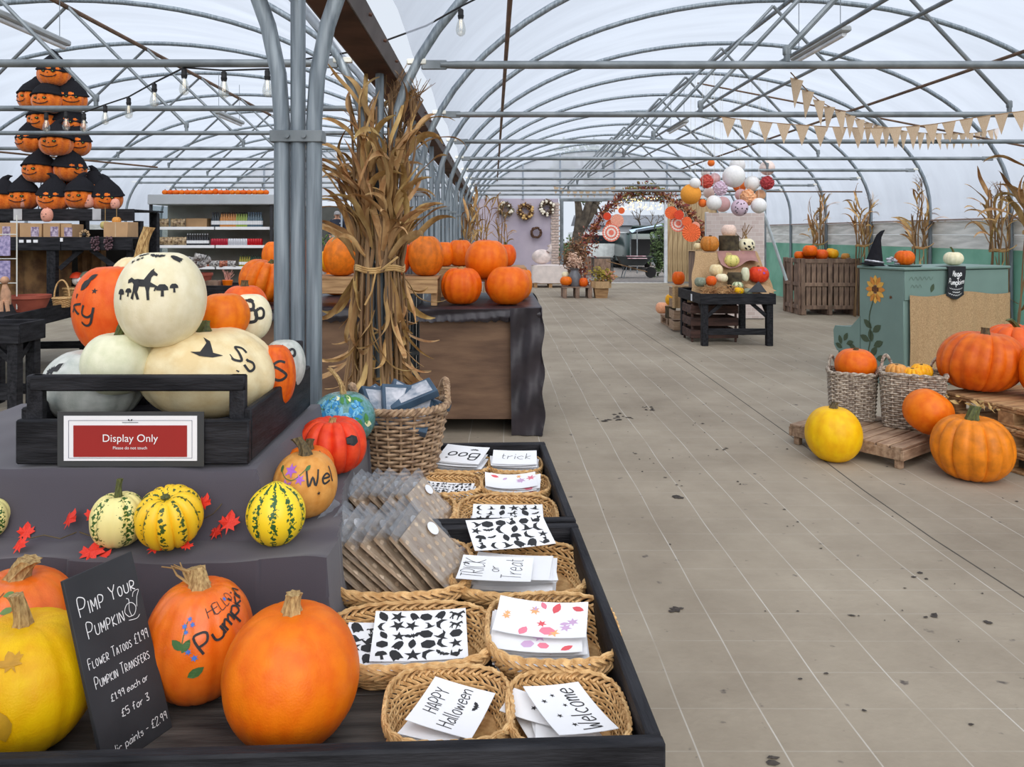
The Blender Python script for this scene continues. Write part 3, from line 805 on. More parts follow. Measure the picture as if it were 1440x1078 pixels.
d(-pi / 2 + .25, 1.05).shape('bat', -.02, .02, .04, .3, sub=2).text('o', .012, -.005, .035, .008).build('printed_motif', D_BLK, r)
r, d = cp('dark orange pumpkin with lettering wedged against crate side', 388, 568, 2.03, .052, .15, M_DEEP, 'tall', None, .5)
d(-pi / 2 + .4, 1.4).text('S', -.012, -.02, .05, .007).build('printed_motif', D_BLK, r)
cp('red pumpkin hidden between the white crate pumpkins', 222, 520, 2.02, .06, .13, M_REDP, 'smooth', None, .5)

# ---- squash and painted pumpkins on the cloth
def gourd_mat(name, c1, c2, stripes, thr, soft=.08, noise=9):
    m = bpy.data.materials.new(name); m.use_nodes = True
    N = m.node_tree.nodes; L = m.node_tree.links; b = N['Principled BSDF']
    tc = N.new('ShaderNodeTexCoord'); sx = N.new('ShaderNodeSeparateXYZ'); L.new(tc.outputs['Object'], sx.inputs[0])
    at = N.new('ShaderNodeMath'); at.operation = 'ARCTAN2'; L.new(sx.outputs[1], at.inputs[0]); L.new(sx.outputs[0], at.inputs[1])
    mu = N.new('ShaderNodeMath'); mu.operation = 'MULTIPLY'; mu.inputs[1].default_value = stripes; L.new(at.outputs[0], mu.inputs[0])
    co = N.new('ShaderNodeMath'); co.operation = 'COSINE'; L.new(mu.outputs[0], co.inputs[0])
    no = N.new('ShaderNodeTexNoise'); no.inputs['Scale'].default_value = noise; no.inputs['Detail'].default_value = 3; L.new(tc.outputs['Object'], no.inputs[0])
    n2 = N.new('ShaderNodeMath'); n2.operation = 'MULTIPLY_ADD'; n2.inputs[1].default_value = 2.6; L.new(no.outputs[0], n2.inputs[0])
    hf = N.new('ShaderNodeMath'); hf.operation = 'MULTIPLY'; hf.inputs[1].default_value = .42; L.new(co.outputs[0], hf.inputs[0]); L.new(hf.outputs[0], n2.inputs[2])
    mr = N.new('ShaderNodeMapRange'); mr.inputs['From Min'].default_value = thr; mr.inputs['From Max'].default_value = thr + soft; L.new(n2.outputs[0], mr.inputs[0])
    mx = N.new('ShaderNodeMixRGB'); mx.inputs[1].default_value = (*lin(c1), 1); mx.inputs[2].default_value = (*lin(c2), 1)
    L.new(mr.outputs[0], mx.inputs[0]); L.new(mx.outputs[0], b.inputs['Base Color'])
    b.inputs['Roughness'].default_value = .4
    return m
MG1 = gourd_mat('cream_green_squash', (238, 226, 150), (52, 92, 32), 5, 1.62)
MG2 = gourd_mat('carnival_squash', (246, 200, 40), (62, 84, 34), 10, 1.66)
MG3 = gourd_mat('striped_yellow_squash', (250, 214, 40), (46, 92, 44), 10, 1.52)
gz = .942
def on_cloth(label, px, Y, R, h, m, kind, stem=None, rz=.3, tilt=(0, 0), z=gz, **kw):
    return pumpkin(label, ((px - CX) * Y / F, Y, z), R, h, m, kind, stem, rz, tilt, group='squash and painted pumpkins on the cloth', nt=72, **kw)
on_cloth('cream squash with dark green stripes and upright stem', 166, 1.625, .056, .103, MG1, 'gourd', (.75, .11, .12, M_STEMGRN, 1.2), .5, name='squash', cat='squash')
on_cloth('mottled yellow and green squash beside the cream squash', 243, 1.625, .068, .108, MG2, 'deep', (.18, .13, .2, M_STEMGRN), .5, (.32, .0), name='squash', cat='squash')
on_cloth('pointed yellow squash with green stripes near the cloth corner', 388, 1.64, .062, .113, MG3, 'pointed', None, .5, name='squash', cat='squash')
on_cloth('yellow green squash cut off at the left picture edge', -22, 1.66, .05, .08, MG1, 'gourd', None, .9, name='squash', cat='squash')
r, d = on_cloth('tan pumpkin painted with purple flowers and lettering', 429, 1.80, .075, .138, M_TANP, 'smooth', (.6, .16, .7, M_STEMBRN, 2.6), .2)
PUR = dmat('paint_purple', (170, 100, 190)); GRN = dmat('paint_green', (70, 110, 60))
dd = d(-pi / 2 - .15, 1.2)
dd.text('Wel', .026, -.012, .035, .0045, slant=.1).shape('star', .056, -.03, .01)
for x, y, s in ((-.012, .024, .038), (.014, .004, .026), (-.016, -.014, .038)): dd.shape('petal5', x, y, s, .3, mi=1, sub=1)
dd.line([(-.04, .02), (-.02, .005), (.0, .003), (.02, .02), (.03, .03)], .0018, 2).shape('leaf', -.045, .024, .022, .8, 2).shape('leaf', .034, .03, .02, -.8, 2)
dd.build('painted_design', [D_BLK, PUR, GRN], r)
r, d = on_cloth('small orange pumpkin with painted face between two others', 434, 1.965, .066, .107, M_ORANGE, 'ribbed', (.48, .16, .2, M_STEMBRN, 1.1), .2)
d(-pi / 2 + .25, .85).shape('moon', .0, .01, .035, pi / 2, sub=2).shape('blob', .03, -.02, .03, 0, sub=2).shape('moon', .03, .018, .02, 1.6, sub=1).build('painted_face', D_BLK, r)
r, d = on_cloth('glossy red pumpkin with painted spot beside the log basket', 467, 2.13, .096, .14, M_REDP, 'deep', (.22, .1, .2, M_STEMTAN, 1), .2)
d(-pi / 2 + .85, 1.2).shape('blob', 0, 0, .035, 0, 0, 2).build('painted_spot', D_BLK, r)
MBLUE = mat('painted_teal', (96, 150, 158), .22, .2, 9, col2=(66, 128, 112), coat=.5)
r, d = on_cloth('glossy pumpkin painted with blue and green flowers', 483, 2.40, .1, .155, MBLUE, 'round', (.85, .07, .9, M_STEMTAN, 2.4), .2)
BLU = [dmat('paint_blue', (44, 130, 186)), dmat('paint_lightblue', (120, 186, 214)), dmat('paint_leafgreen', (74, 134, 66)), dmat('paint_cream', (232, 228, 180)), D_BLK]
dd = d(-pi / 2, 1.3); rr_ = random.Random(4)
for fx, fy, s in ((-.052, .022, .07), (.0, -.004, .075), (.046, .0, .06), (.07, .03, .045), (-.02, .055, .05), (-.07, -.02, .05)):
    for k in range(9):
        a = k * 2 * pi / 9 + rr_.random()
        dd.shape('leaf', fx + cos(a) * s * .28, fy + sin(a) * s * .28, s * .55, a - pi / 2, k % 2, 1)
    dd.shape('petal5', fx, fy, s * .18, 0, 4, 0)
for k in range(16): dd.shape('leaf', rr_.uniform(-.1, .1), rr_.uniform(-.05, .07), .035, rr_.uniform(0, 3), 2 + (k % 4 == 0), 1)
dd.build('painted_design', BLU, r)
dd = d(-pi / 2 + .1, .55)
dd.shape('blob', -.02, 0, .03, 0, 0, 1).shape('leaf', .02, .01, .04, .4, 1, 1).shape('leaf', .04, -.01, .04, 1, 1, 1); dd.build('painted_design', [BLU[3], BLU[2]], r)

# ---- red maple garland
M_MAPLE = mat('red_maple', (226, 62, 40), .6, .25, 30, .1, 80, col2=(206, 36, 26), rand=.12)
gar = thing('leaf_garland', 'red fabric maple leaf garland lying on the grey cloth', 'garland', (0, 0, 0))
def leaf_mesh(seed):
    rl = random.Random(seed); mb = MB(); c = rl.uniform(.1, .3)
    pts = SHAPES['maple']
    vs = [Vector((0, 0, .06))] + [Vector((p[0], p[1], -.35 * c * (abs(p[0]) + abs(p[1])) + rl.uniform(-.05, .08))) for p in pts]
    n = len(pts)
    mb.add(vs, [(0, 1 + i, 1 + (i + 1) % n) for i in range(n)])
    return mb.mesh('leaf', M_MAPLE, angle=20)
LM = [leaf_mesh(i) for i in range(4)]
for i, (px, py, s, el) in enumerate(((28, 765, .045, .9), (36, 748, .04, 1.1), (70, 744, .052, .8), (98, 730, .045, 1.0), (128, 776, .055, .5), (143, 782, .04, .4), (130, 724, .04, 1.2), (145, 722, .045, 1.0),
                                     (303, 748, .036, .9), (322, 735, .05, 1.0), (310, 745, .04, .7), (287, 707, .04, 1.1), (218, 770, .04, .3), (262, 768, .03, .3))):
    Y = 1.6 if py > 715 else 1.66
    p = G(px, py, gz + .012) if py > 735 else P(px, py, 1.655)
    if p.y < 1.575: p = P(px, py, 1.575)
    link('leaf', LM[i % 4], gar, loc=p, rot=(el, 0, random.uniform(-.8, .8)), scale=(s, s, s))
vine = MB()
pts = [G(40, 757, gz + .006), G(62, 752, gz + .008), G(85, 757, gz + .006), G(110, 747, gz + .01), G(140, 758, gz + .008), G(190, 752, gz + .008)]
vine.tube([Vector((p.x, max(p.y, 1.58), p.z)) for p in pts], .0012, 5)
MB().tube([P(285, 730, 1.66), P(300, 722, 1.66), P(312, 708, 1.68)], .0012, 5).build('vine_wire', M_STEMBRN, gar)
vine.build('vine_wire', M_STEMBRN, gar)
lf = link('leaf', LM[0], gar, loc=P(400, 640, 2.0), rot=(1.2, 0, .2), scale=(.05, .05, .05))

# red patterned card at the left edge behind the riser
rcd = MB().box((0, 0, 0), (.05, .003, .09), .001).build('greeting_card', mat('coral_card', (226, 98, 92), .6, .2, 40), loc=P(2, 650, 1.95), rot=(-.2, .25, .2))
tag(rcd, 'coral red card standing beside the crate at the left edge', 'card')

# ---- pumpkins standing in the front tray
def on_tray(label, px, Y, R, h, m, kind, stem=None, rz=.3):
    return pumpkin(label, ((px - CX) * Y / F, Y, ZF), R, h, m, kind, stem, rz, group='pumpkins in the front tray', nt=84)
r, d = on_tray('plain matt orange pumpkin with short stem at the tray front', 410, 1.285, .1125, .205, M_ORANGE, 'round', (.34, .12, .1, M_STEMTAN, .3), .4)
r, d = on_tray('glossy orange pumpkin lettered and painted with small blue flowers', 280, 1.41, .0955, .192, M_ORANGEGLOSS, 'smooth', (.42, .17, .5, M_STEMTAN, 2.4), .15)
dd = d(-pi / 2 + .62, 1.15)
dd.text('HELLO', -.006, .03, .02, .0016, a=.25, gap=1.2).text('Pumpkin', -.016, -.026, .032, .0042, a=.55, gap=1.4)
FB = dmat('paint_flower_blue', (70, 120, 200))
for x, y, s in ((-.05, .022, .012), (-.042, .034, .011), (-.036, .024, .012), (-.046, .012, .01), (-.03, -.03, .013), (-.04, -.02, .012), (.04, .055, .012)): dd.shape('petal5', x, y, s, .2, 1, 1)
dd.line([(-.046, .03), (-.05, .0), (-.05, -.012)], .0016, 2).shape('leaf', -.058, -.008, .026, .9, 2).shape('leaf', -.044, -.01, .024, -.5, 2).shape('leaf', -.028, -.055, .03, -1.0, 2)
dd.build('painted_design', [D_BLK, FB, GRN], r)
# frayed stem top
wis = MB(); rw = random.Random(2)
for k in range(7): wis.tube([(.0, 0, 0), (rw.uniform(-.02, .005), rw.uniform(-.01, .01), .02), (rw.uniform(-.05, -.01), rw.uniform(-.01, .01), .035)], [.003, .002, .001], 5)
wis.build('stem_fibres', M_STEMTAN, r, loc=(-.018, 0, .2))
r, d = on_tray('glossy orange pumpkin with painted green twig at the left edge', 22, 1.42, .108, .205, M_ORANGEGLOSS, 'smooth', (.42, .17, .55, M_STEMTAN, 0.0), .6)
dd = d(-pi / 2 + .1, .95)
dd.line([(.01, .05), (-.005, .02), (-.015, -.02), (-.018, -.05)], .002, 0)
for k in range(6): dd.shape('leaf', (-.012 if k % 2 else .022) + k * .001, .045 - k * .016, .024, 1.3 if k % 2 else -1.3, 1)
dd.build('painted_design', [M_STEMBRN, mat('paint_sage', (110, 140, 80), .6)], r)
r, d = on_tray('large yellow pumpkin with pressed leaf prints at the left edge', 30, 1.27, .1155, .195, M_YELLOW, 'smooth', (.5, .1, .25, M_STEMTAN, 3.0), .6)
dd = d(-pi / 2 + .22, .78)
dd.shape('maple', .012, .0, .036, .4, 0).shape('maple', -.045, -.012, .045, 1.0, 1).build('pressed_leaf', [mat('leaf_print_orange', (206, 150, 40), .5, .2, 30), mat('leaf_print_red', (214, 110, 60), .5, .2, 30)], r)
dd = d(-pi / 2 + .05, 1.5)
dd.shape('leaf', .032, -.012, .05, .2, 0, 2).text('e', -.012, .022, .03, .004, slant=.2, mi=1).build('printed_motif', [mat('leaf_print_brown', (186, 140, 30), .5, .2, 30), D_BLK], r)

# ---- chalkboard
BL, BR = Vector((-.604, 1.195, ZF)), Vector((-.548, 1.312, ZF))
U = (BR - BL).normalized(); nrm = Vector((U.y, -U.x, 0))
tilt_v = (Vector((0, 0, .283)) - nrm * .1); V = tilt_v.normalized()
bw, bh = (BR - BL).length, tilt_v.length
ch = thing('chalkboard', 'small slate chalkboard with white handwritten prices in front tray', 'chalkboard', BL + U * bw / 2 + V * bh / 2)
N3 = U.cross(V)
RM = Matrix((U, V, N3)).transposed()
MB().box((0, 0, -.004), (bw, bh, .008), .001, None).build('slate', M_SLATE, ch)
ch.rotation_euler = RM.to_euler()
dd = Decal(plane_fn((0, 0, 0), (1, 0, 0), (0, 1, 0), .0006))
def fit(t, x0, x1, y, w=.0011, sc=True, asp=1.0, a=0.0):
    _, wd = strokes(t, 1.0, sc)
    s = (x1 - x0) / wd
    ls, _ = strokes(t, s, sc)
    for l in ls:
        l = [(x0 + p[0] * cos(a) - p[1] * asp * sin(a), y + p[0] * sin(a) + p[1] * asp * cos(a)) for p in l]
        for q in ribbon2d(l, w): dd.mb.add([dd.fn(*p) for p in q], [(0, 1, 2, 3)])
fit('Pimp', -.05, -.006, .085, .0016, True, 1.5); fit('Your', .006, .054, .088, .0016, True, 1.3)
fit('Pumpkin', -.044, .022, .048, .0014, True, 1.6)
fit('Flower Tatoos £1.99', -.054, .058, .004, .0011, True, 1.8)
fit('Pumpkin Transfers', -.05, .052, -.028, .0011, True, 1.9)
fit('£1.99 each or', -.03, .04, -.058, .0011, False, 1.3)
fit('£5 for 3', -.018, .034, -.088, .0012, False, 1.2)
fit('lic paints - £2.99', -.04, .058, -.132, .0011, False, 1.4)
dd.line([(.032, .05), (.026, .06), (.032, .07), (.042, .07), (.048, .06), (.042, .05), (.032, .05)], .0011).line([(.037, .05), (.035, .06), (.037, .07)], .0009).line([(.037, .07), (.038, .077), (.034, .08)], .001).line([(.05, .06), (.054, .075), (.06, .085), (.05, .085), (.046, .078)], .001).line([(.03, .045), (.045, .042), (.052, .046)], .001)
dd.build('chalk_writing', M_CHALK, ch)

# ================================================================== WICKER
def wicker(w, d, h, rows, stakes, flare=.12, ex=2.6, r=.0024, rim=True, fill=True, sides=5, wav=.0022, ppS=3):
    """woven basket body: wavy strands around stakes, a plaited rim and a floor"""
    def ring(t, th, off=0.0):
        k = 1 - flare + flare * t
        a, b = w / 2 * k + off, d / 2 * k + off
        c, s = cos(th), sin(th)
        q = (abs(c) ** ex + abs(s) ** ex) ** (-1 / ex)
        return Vector((a * c * q, b * s * q, 0))
    weave = MB(); n = stakes * ppS
    for i in range(rows):
        t = (i + .5) / rows; pts = []
        for j in range(n):
            th = 2 * pi * j / n
            pts.append(ring(t, th, wav * cos(stakes * th / 2 * 2 / 2 + pi * i)) + Vector((0, 0, h * t)))
        weave.tube(pts, r, sides, closed=True)
    st = MB()
    for j in range(stakes):
        th = 2 * pi * j / stakes
        st.tube([ring(0, th) + Vector((0, 0, 0)), ring(1, th) + Vector((0, 0, h))], r * .9, 5)
    base = MB()
    n2 = 40
    vs = [Vector((0, 0, .004))] + [ring(0, 2 * pi * j / n2) + Vector((0, 0, .004)) for j in range(n2)]
    vs += [Vector((0, 0, 0))] + [ring(0, 2 * pi * j / n2) for j in range(n2)]
    base.add(vs, [(0, 1 + j, 1 + (j + 1) % n2) for j in range(n2)] + [(n2 + 1, n2 + 2 + (j + 1) % n2, n2 + 2 + j) for j in range(n2)] + [(1 + j, n2 + 2 + j, n2 + 2 + (j + 1) % n2, 1 + (j + 1) % n2) for j in range(n2)])
    return ring, weave, st, base
def flat_basket_meshes(w, d, h):
    ring, weave, st, base = wicker(w, d, h * .62, 8, 30, .2, 3.0, .0026)
    rim = MB(); n = 52
    for j in range(n):       # herringbone border: two courses of slanting strands leaning opposite ways
        for lay in (0, 1):
            pts = []
            for q in range(5):
                t = q / 4
                th = 2 * pi * (j + (t * 1.7 if lay == 0 else 1.7 - t * 1.7) + lay * .5) / n
                zz = h * (.55 + .24 * lay + .26 * t)
                oo = .001 + .016 * (zz / h - .55) + .0035 * sin(pi * t)
                pts.append(ring(1, th, oo) + Vector((0, 0, zz)))
            rim.tube(pts, .0033, 5)
    for zz, oo in ((1.02, .008), (1.05, .0055)):
        pts = [ring(1, 2 * pi * j / 90, oo + .0015 * sin(j * 2.1)) + Vector((0, 0, h * zz + .0015 * cos(j * 2.1))) for j in range(90)]
        rim.tube(pts, .0036, 5, closed=True)
    return weave.mesh('weave', M_WICKER), st.mesh('stake', M_WICKER), base.mesh('base', M_WICKER), rim.mesh('plaited_rim', M_WICKER)
FB_CACHE = {}
def flat_basket(label, cx, cy, w, d, h=.056, rz=0.0, z=ZF):
    key = (round(w / d, 0), round(h, 3))
    if key not in FB_CACHE: FB_CACHE[key] = (flat_basket_meshes(.25, .23, h), .25, .23)
    ms, w0, d0 = FB_CACHE[key]
    t = thing('wicker_basket', label, 'basket', (cx, cy, z + .002), rz, group='flat wicker baskets in the trays')
    for nm, me in zip(('weave', 'stake', 'base', 'plaited_rim'), ms):
        o = link(nm, me, t, scale=(w / w0, d / d0, 1))
        if nm != 'base': o['kind'] = 'stuff'
    return t
flat_basket('wicker basket of happy halloween cards at the tray front', -.075, 1.285, .20, .20, rz=.06)
flat_basket('wicker basket of welcome cards in the front right corner', .122, 1.27, .185, .2, rz=.03)
flat_basket('wicker basket of black stencil sheets behind the orange pumpkin', -.165, 1.51, .31, .23, rz=.08)
flat_basket('wicker basket of pink flower tattoo sheets', .115, 1.51, .24, .25, h=.07, rz=.0)
flat_basket('wicker basket of leaning craft packs in the front tray', -.215, 1.80, .31, .29, h=.065, rz=.05)
flat_basket('wicker basket under the trick or treat sheets', .06, 1.81, .3, .28, rz=-.05)
flat_basket('wicker basket of leaning craft packs in the rear tray', -.262, 2.165, .29, .27, h=.06, rz=.02)
flat_basket('wicker basket of black stencils in the rear tray front row', .038, 2.165, .265, .27, rz=.0)
flat_basket('wicker basket beside the log basket with small print sheets', -.165, 2.41, .24, .19, rz=.05)
flat_basket('wicker basket of pale pink sheets by the rear tray side', .07, 2.41, .2, .19, rz=.0)
flat_basket('wicker basket with upside down boo sheets at rear', -.115, 2.62, .2, .18, rz=-.1)
flat_basket('wicker basket in the far right corner of the rear tray', .075, 2.62, .17, .18, rz=0)

# ---- printed sheets
SHEET = {}
INKS = {'black': D_BLK}
INK_P = [mat('ink_pink', (232, 130, 150), .6), mat('ink_red', (224, 92, 100), .6), mat('ink_peach', (236, 176, 120), .6), mat('ink_lilac', (206, 170, 206), .6)]
def sheet(label, x, y, z, w, l, ang, tilt=(0, 0), bend=.004, design=None, group=None, seed=0):
    """white card: local x = reading direction (w), local y = up the card (l)"""
    key = (round(w, 3), round(l, 3), round(bend, 4))
    def f(u, v, dz=0.0): return Vector((u, v, bend * (2 * u / w) ** 2 + bend * .5 * (2 * v / l) ** 2 + dz))
    if key not in SHEET:
        mb = MB(); mb.grid(lambda a, b: f((a - .5) * w, (b - .5) * l, .0008), 6, 4); mb.grid(lambda a, b: f((.5 - a) * w, (b - .5) * l), 6, 4)
        SHEET[key] = mb.mesh('sheet', M_WHITE)
    o = tag(link('printed_sheet' if design else 'blank_sheet', SHEET[key], None, (x, y, z), (tilt[0], tilt[1], ang)), label, 'sheet', group)
    if design:
        dc = Decal(lambda u, v: f(u, v, .0014)); mats = design(dc, w, l, random.Random(seed)) or [D_BLK]
        dc.build('printed_design', mats, o)
    return o
def des_text(lines, extra=None, wid=.0016):
    def g(dc, w, l, r):
        for (t, x0, x1, y, asp) in lines:
            _, wd = strokes(t, 1.0); s = (x1 - x0) * w / wd
            ls, _ = strokes(t, s, slant=.12)
            for k in ls:
                for q in ribbon2d([(x0 * w + p[0], y * l + p[1] * asp) for p in k], wid): dc.mb.add([dc.fn(*p) for p in q], [(0, 1, 2, 3)])
        for (sh, x, y, s, a) in (extra or []): dc.shape(sh, x * w, y * l, s, a)
    return g
def des_stencil(n, s0=.024, s1=.036, names=('star', 'bat', 'cat', 'hat', 'ghost', 'blob', 'moon', 'mush', 'horse', 'leaf')):
    def g(dc, w, l, r):
        nx = max(2, round(w / (s1 * .86))); ny = max(2, round(l / (s1 * .86)))
        for i in range(nx):
            for j in range(ny):
                x = ((i + .5) / nx - .5) * w * .94; y = ((j + .5) / ny - .5) * l * .94
                dc.shape(r.choice(names), x + r.uniform(-.003, .003), y + r.uniform(-.003, .003), r.uniform(s0, s1), r.uniform(-.6, .6), 0, 0)
    return g
def des_floral(n):
    def g(dc, w, l, r):
        for k in range(n): dc.shape(r.choice(('petal5', 'blob', 'leaf', 'petal5')), r.uniform(-.42, .42) * w, r.uniform(-.4, .4) * l, r.uniform(.016, .034), r.uniform(0, 6), r.randrange(4), 0)
        return INK_P
    return g
def stack(n, label, x, y, z0, w, l, ang, jit=.006, ja=.06, dz=.004, tilt=(0, 0), bend=.003, group=None, seed=1, dx=0.0, dy=0.0, design=None):
    r = random.Random(seed)
    for k in range(n):
        sheet(label, x + dx * k + r.uniform(-jit, jit), y + dy * k + r.uniform(-jit, jit), z0 + dz * k, w, l, ang + r.uniform(-ja, ja), tilt, bend, design, group, seed + k)
    return z0 + dz * n
A90 = pi / 2
z = stack(6, 'white sheet under the happy halloween card', -.085, 1.27, .772, .128, .098, A90 - .32, tilt=(.0, .1), group='sheets under the happy halloween card', seed=3)
sheet('white card lettered happy halloween with a bat', -.07, 1.283, z + .01, .14, .112, A90 - .28, (.1, .06), .003, des_text([('HAPPY', -.2, .3, .16, 1.5), ('Halloween', -.4, .42, -.17, 1.5)], [('bat', .15, -.33, .026, .1)], .002))
z = stack(6, 'white sheet fanned under the welcome card', .115, 1.255, .772, .125, .098, A90 + .1, ja=.3, jit=.012, group='sheets under the welcome card', seed=5, tilt=(.05, 0))
sheet('white card lettered welcome with small stars', .125, 1.275, z + .012, .138, .108, A90 + .38, (.14, 0), .004, des_text([('Welcome', -.44, .4, -.3, 1.7)], [('star', -.1, .22, .012, 0), ('star', .2, .3, .012, 0), ('star', .1, .0, .01, 0), ('star', .3, .1, .01, 0), ('star', -.3, .1, .012, 0)], .0026))
sheet('white card corner with two stars left of the welcome card', .068, 1.29, z + .006, .1, .06, -.45, (.1, 0), .002, lambda dc, w, l, r: (dc.shape('star', 0, 0, .012), dc.shape('star', .03, -.01, .01)) and None)
z = stack(5, 'white sheet below the black stencils sheets', -.16, 1.5, .775, .2, .15, .12, jit=.012, group='sheets below the black stencils', seed=7)
sheet('white sheet of assorted black stencil shapes at left of its basket', -.225, 1.50, z + .004, .13, .13, .06, (.1, 0), .003, des_stencil(12), seed=4)
sheet('white sheet of black stencil shapes topmost behind the plain pumpkin', -.145, 1.515, z + .012, .185, .15, .07, (.14, 0), .003, des_stencil(24), seed=9)
z = stack(9, 'pink flower tattoo sheet lower in its stack', .09, 1.5, .78, .175, .12, .0, jit=.01, ja=.1, dz=.005, group='pink flower tattoo sheets', seed=11, bend=.006, design=des_floral(9), tilt=(.1, 0))
sheet('white sheet with pink and peach flowers topmost of its stack', .095, 1.52, z + .008, .18, .11, -.16, (.14, 0), .008, des_floral(14), seed=3)
z = stack(12, 'white sheet in the tall pile under trick or treat', .045, 1.79, .78, .18, .13, -.05, jit=.014, ja=.12, dz=.004, group='sheets under trick or treat', seed=13)
sheet('white card lettered trick or treat with small bat', .005, 1.74, z + .01, .125, .165, A90 - .1, (.0, .0), .003, des_text([('TRICK', -.38, .36, .16, 1.9), ('or', -.1, .12, -.04, 1.1), ('Treat', -.38, .4, -.36, 1.6)], [('bat', .2, .42, .018, 1.2)], .0017))
sheet('white sheet of halloween stencils lying across the trick or treat pile', .04, 1.9, z + .03, .2, .125, .22, (.22, 0), .003, des_stencil(20), seed=21)
z = stack(4, 'white sheet under the rear tray stencils', .03, 2.14, .775, .19, .14, .0, group='sheets under the rear tray stencils', seed=15)
sheet('white sheet of black stencils in the rear tray front row', .04, 2.15, z + .01, .2, .15, -.02, (.16, 0), .002, des_stencil(16, .02, .036), seed=31)
z = stack(4, 'small print sheet beside the log basket', -.15, 2.40, .775, .17, .1, -.15, group='small print sheets by the log basket', seed=17, design=des_stencil(8, .01, .016), tilt=(.2, 0), dz=.006)
z = stack(9, 'pale pink sheet piled by the rear tray side', .062, 2.40, .778, .16, .1, -.05, jit=.01, ja=.15, dz=.005, group='pale pink sheets', seed=19, bend=.01, design=des_floral(6), tilt=(.12, 0))
z = stack(12, 'white sheet under the boo sheet', -.11, 2.60, .78, .15, .12, -.25, jit=.008, ja=.1, dz=.005, group='sheets under the boo sheet', seed=23)
sheet('white sheet lettered boo upside down at the rear', -.105, 2.61, z + .008, .155, .13, pi - .3, (-.16, 0), .002, des_text([('Boo', -.38, .3, -.1, 1.0)], [('star', .3, .25, .014, 0), ('bat', -.2, -.32, .03, 0)], .006))
z = stack(10, 'white sheet in the far right corner stack', .07, 2.61, .78, .15, .11, -.05, jit=.01, ja=.15, dz=.005, group='sheets in the far right corner', seed=29)
sheet('white sheet with thin script topmost in the far corner stack', .072, 2.615, z + .006, .15, .11, -.05, (.14, 0), .002, des_text([('trick', -.3, .35, -.1, 1.2)], None, .002))

# ---- leaning craft packs
M_PACK = mat('kraft_pack', (206, 186, 162), .6, .2, 14, .1, 90, stretch=(1, 5, 1), col2=(168, 142, 116), rand=.12)
M_WRAP = glass_mat('clear_wrap', (240, 240, 240), .2, .2)
M_STICK = mat('sticker', (232, 232, 236), .5, .02)
pb = MB().box((0, 0, 0), (.165, .12, .008), .001).mesh('board', M_PACK)
wpm = MB().grid(lambda u, v: Vector(((u - .5) * .2 - .012, (v - .5) * .132, .006 + .004 * sin(u * 31 + v * 9) * sin(v * 19 - u * 14))), 26, 18); wpm.grid(lambda u, v: Vector(((.5 - u) * .2 - .012, (v - .5) * .132, -.006)), 3, 3)
wpm = wpm.mesh('wrapper', M_WRAP)
stk = MB().lathe([(.015, 0), (.015, .0006)], 18).mesh('sticker', M_STICK)
def packs(n, x, y, z, dx, label, group, s=1.0):
    r = random.Random(n)
    for k in range(n):
        t = thing('craft_pack', label % (('leftmost', 'second from left', 'third from left', 'fourth from left', 'fifth from left', 'sixth from left', 'seventh from left', 'eighth from left')[k] if k < n - 1 else 'topmost rightmost'), 'craft pack', (x + dx * k, y + r.uniform(-.012, .012), z + r.uniform(-.004, .006)), group=group)
        t.rotation_euler = (radians(12), radians(44 + r.uniform(-5, 5)), radians(-5 + r.uniform(-5, 5)))
        t.scale = (s, s, s)
        link('board', pb, t); link('wrapper', wpm, t)
        link('sticker', stk, t, loc=(-.05 + r.uniform(-.01, .01), .03, .0105))
packs(8, -.345, 1.80, .85, .031, '%s leaning clear-wrapped craft pack in the front tray basket', 'craft packs in the front tray', 1.12)
packs(9, -.375, 2.15, .832, .026, '%s leaning clear-wrapped craft pack in the rear tray basket', 'craft packs in the rear tray', .98)

# ---- tall log basket with blue kits
lb = thing('log_basket', 'tall round brown wicker log basket with two handles', 'basket', (-.315, 2.575, ZF + .002))
ring, weave, st, base = wicker(.315, .29, .27, 21, 22, .28, 2.0, .0052, wav=.006, ppS=4, sides=6)
tag(weave.build('weave', M_WICKERD, lb), kind='stuff'); tag(st.build('stake', M_WICKERD, lb), kind='stuff'); base.build('base', M_WICKERD, lb)
rm = MB()
for k in range(3):
    pts = []
    for j in range(120):
        th = 2 * pi * j / 120; a = 18 * th + k * 2 * pi / 3
        pts.append(ring(1, th, .003 + .008 * cos(a)) + Vector((0, 0, .272 + .008 * sin(a))))
    rm.tube(pts, .0065, 6, closed=True)
rm.build('plaited_rim', M_WICKERD, lb)
def handle(parent, th0, ringf, zt, span, hh, r, m, loops=7):
    mb = MB()
    for k in range(3):
        pts = []
        for j in range(40):
            t = j / 39; th = th0 + (t - .5) * span; a = loops * 2 * pi * t + k * 2 * pi / 3
            p = ringf(1, th, .002) + Vector((0, 0, zt + hh * sin(pi * t)))
            out = ringf(1, th, 1.0) - ringf(1, th, 0); out.normalize()
            pts.append(p + out * (r * .9 * cos(a)) + Vector((0, 0, r * .9 * sin(a))))
        mb.tube(pts, r * .75, 5)
    return mb.build('handle', m, parent)
handle(lb, .35, ring, .265, .75, .075, .008, M_WICKERD); handle(lb, pi + .35, ring, .265, .75, .075, .008, M_WICKERD)
M_NAVY = mat('navy_card', (62, 84, 104), .45, .15, 12, col2=(44, 62, 80), rand=.12)
kb = MB().box((0, 0, 0), (.1, .16, .026), .002).mesh('box', M_NAVY)
kw = MB().box((0, .01, .0135), (.078, .11, .001)).mesh('window', mat('kit_window', (196, 196, 202), .3, .3, 30, col2=(120, 132, 146)))
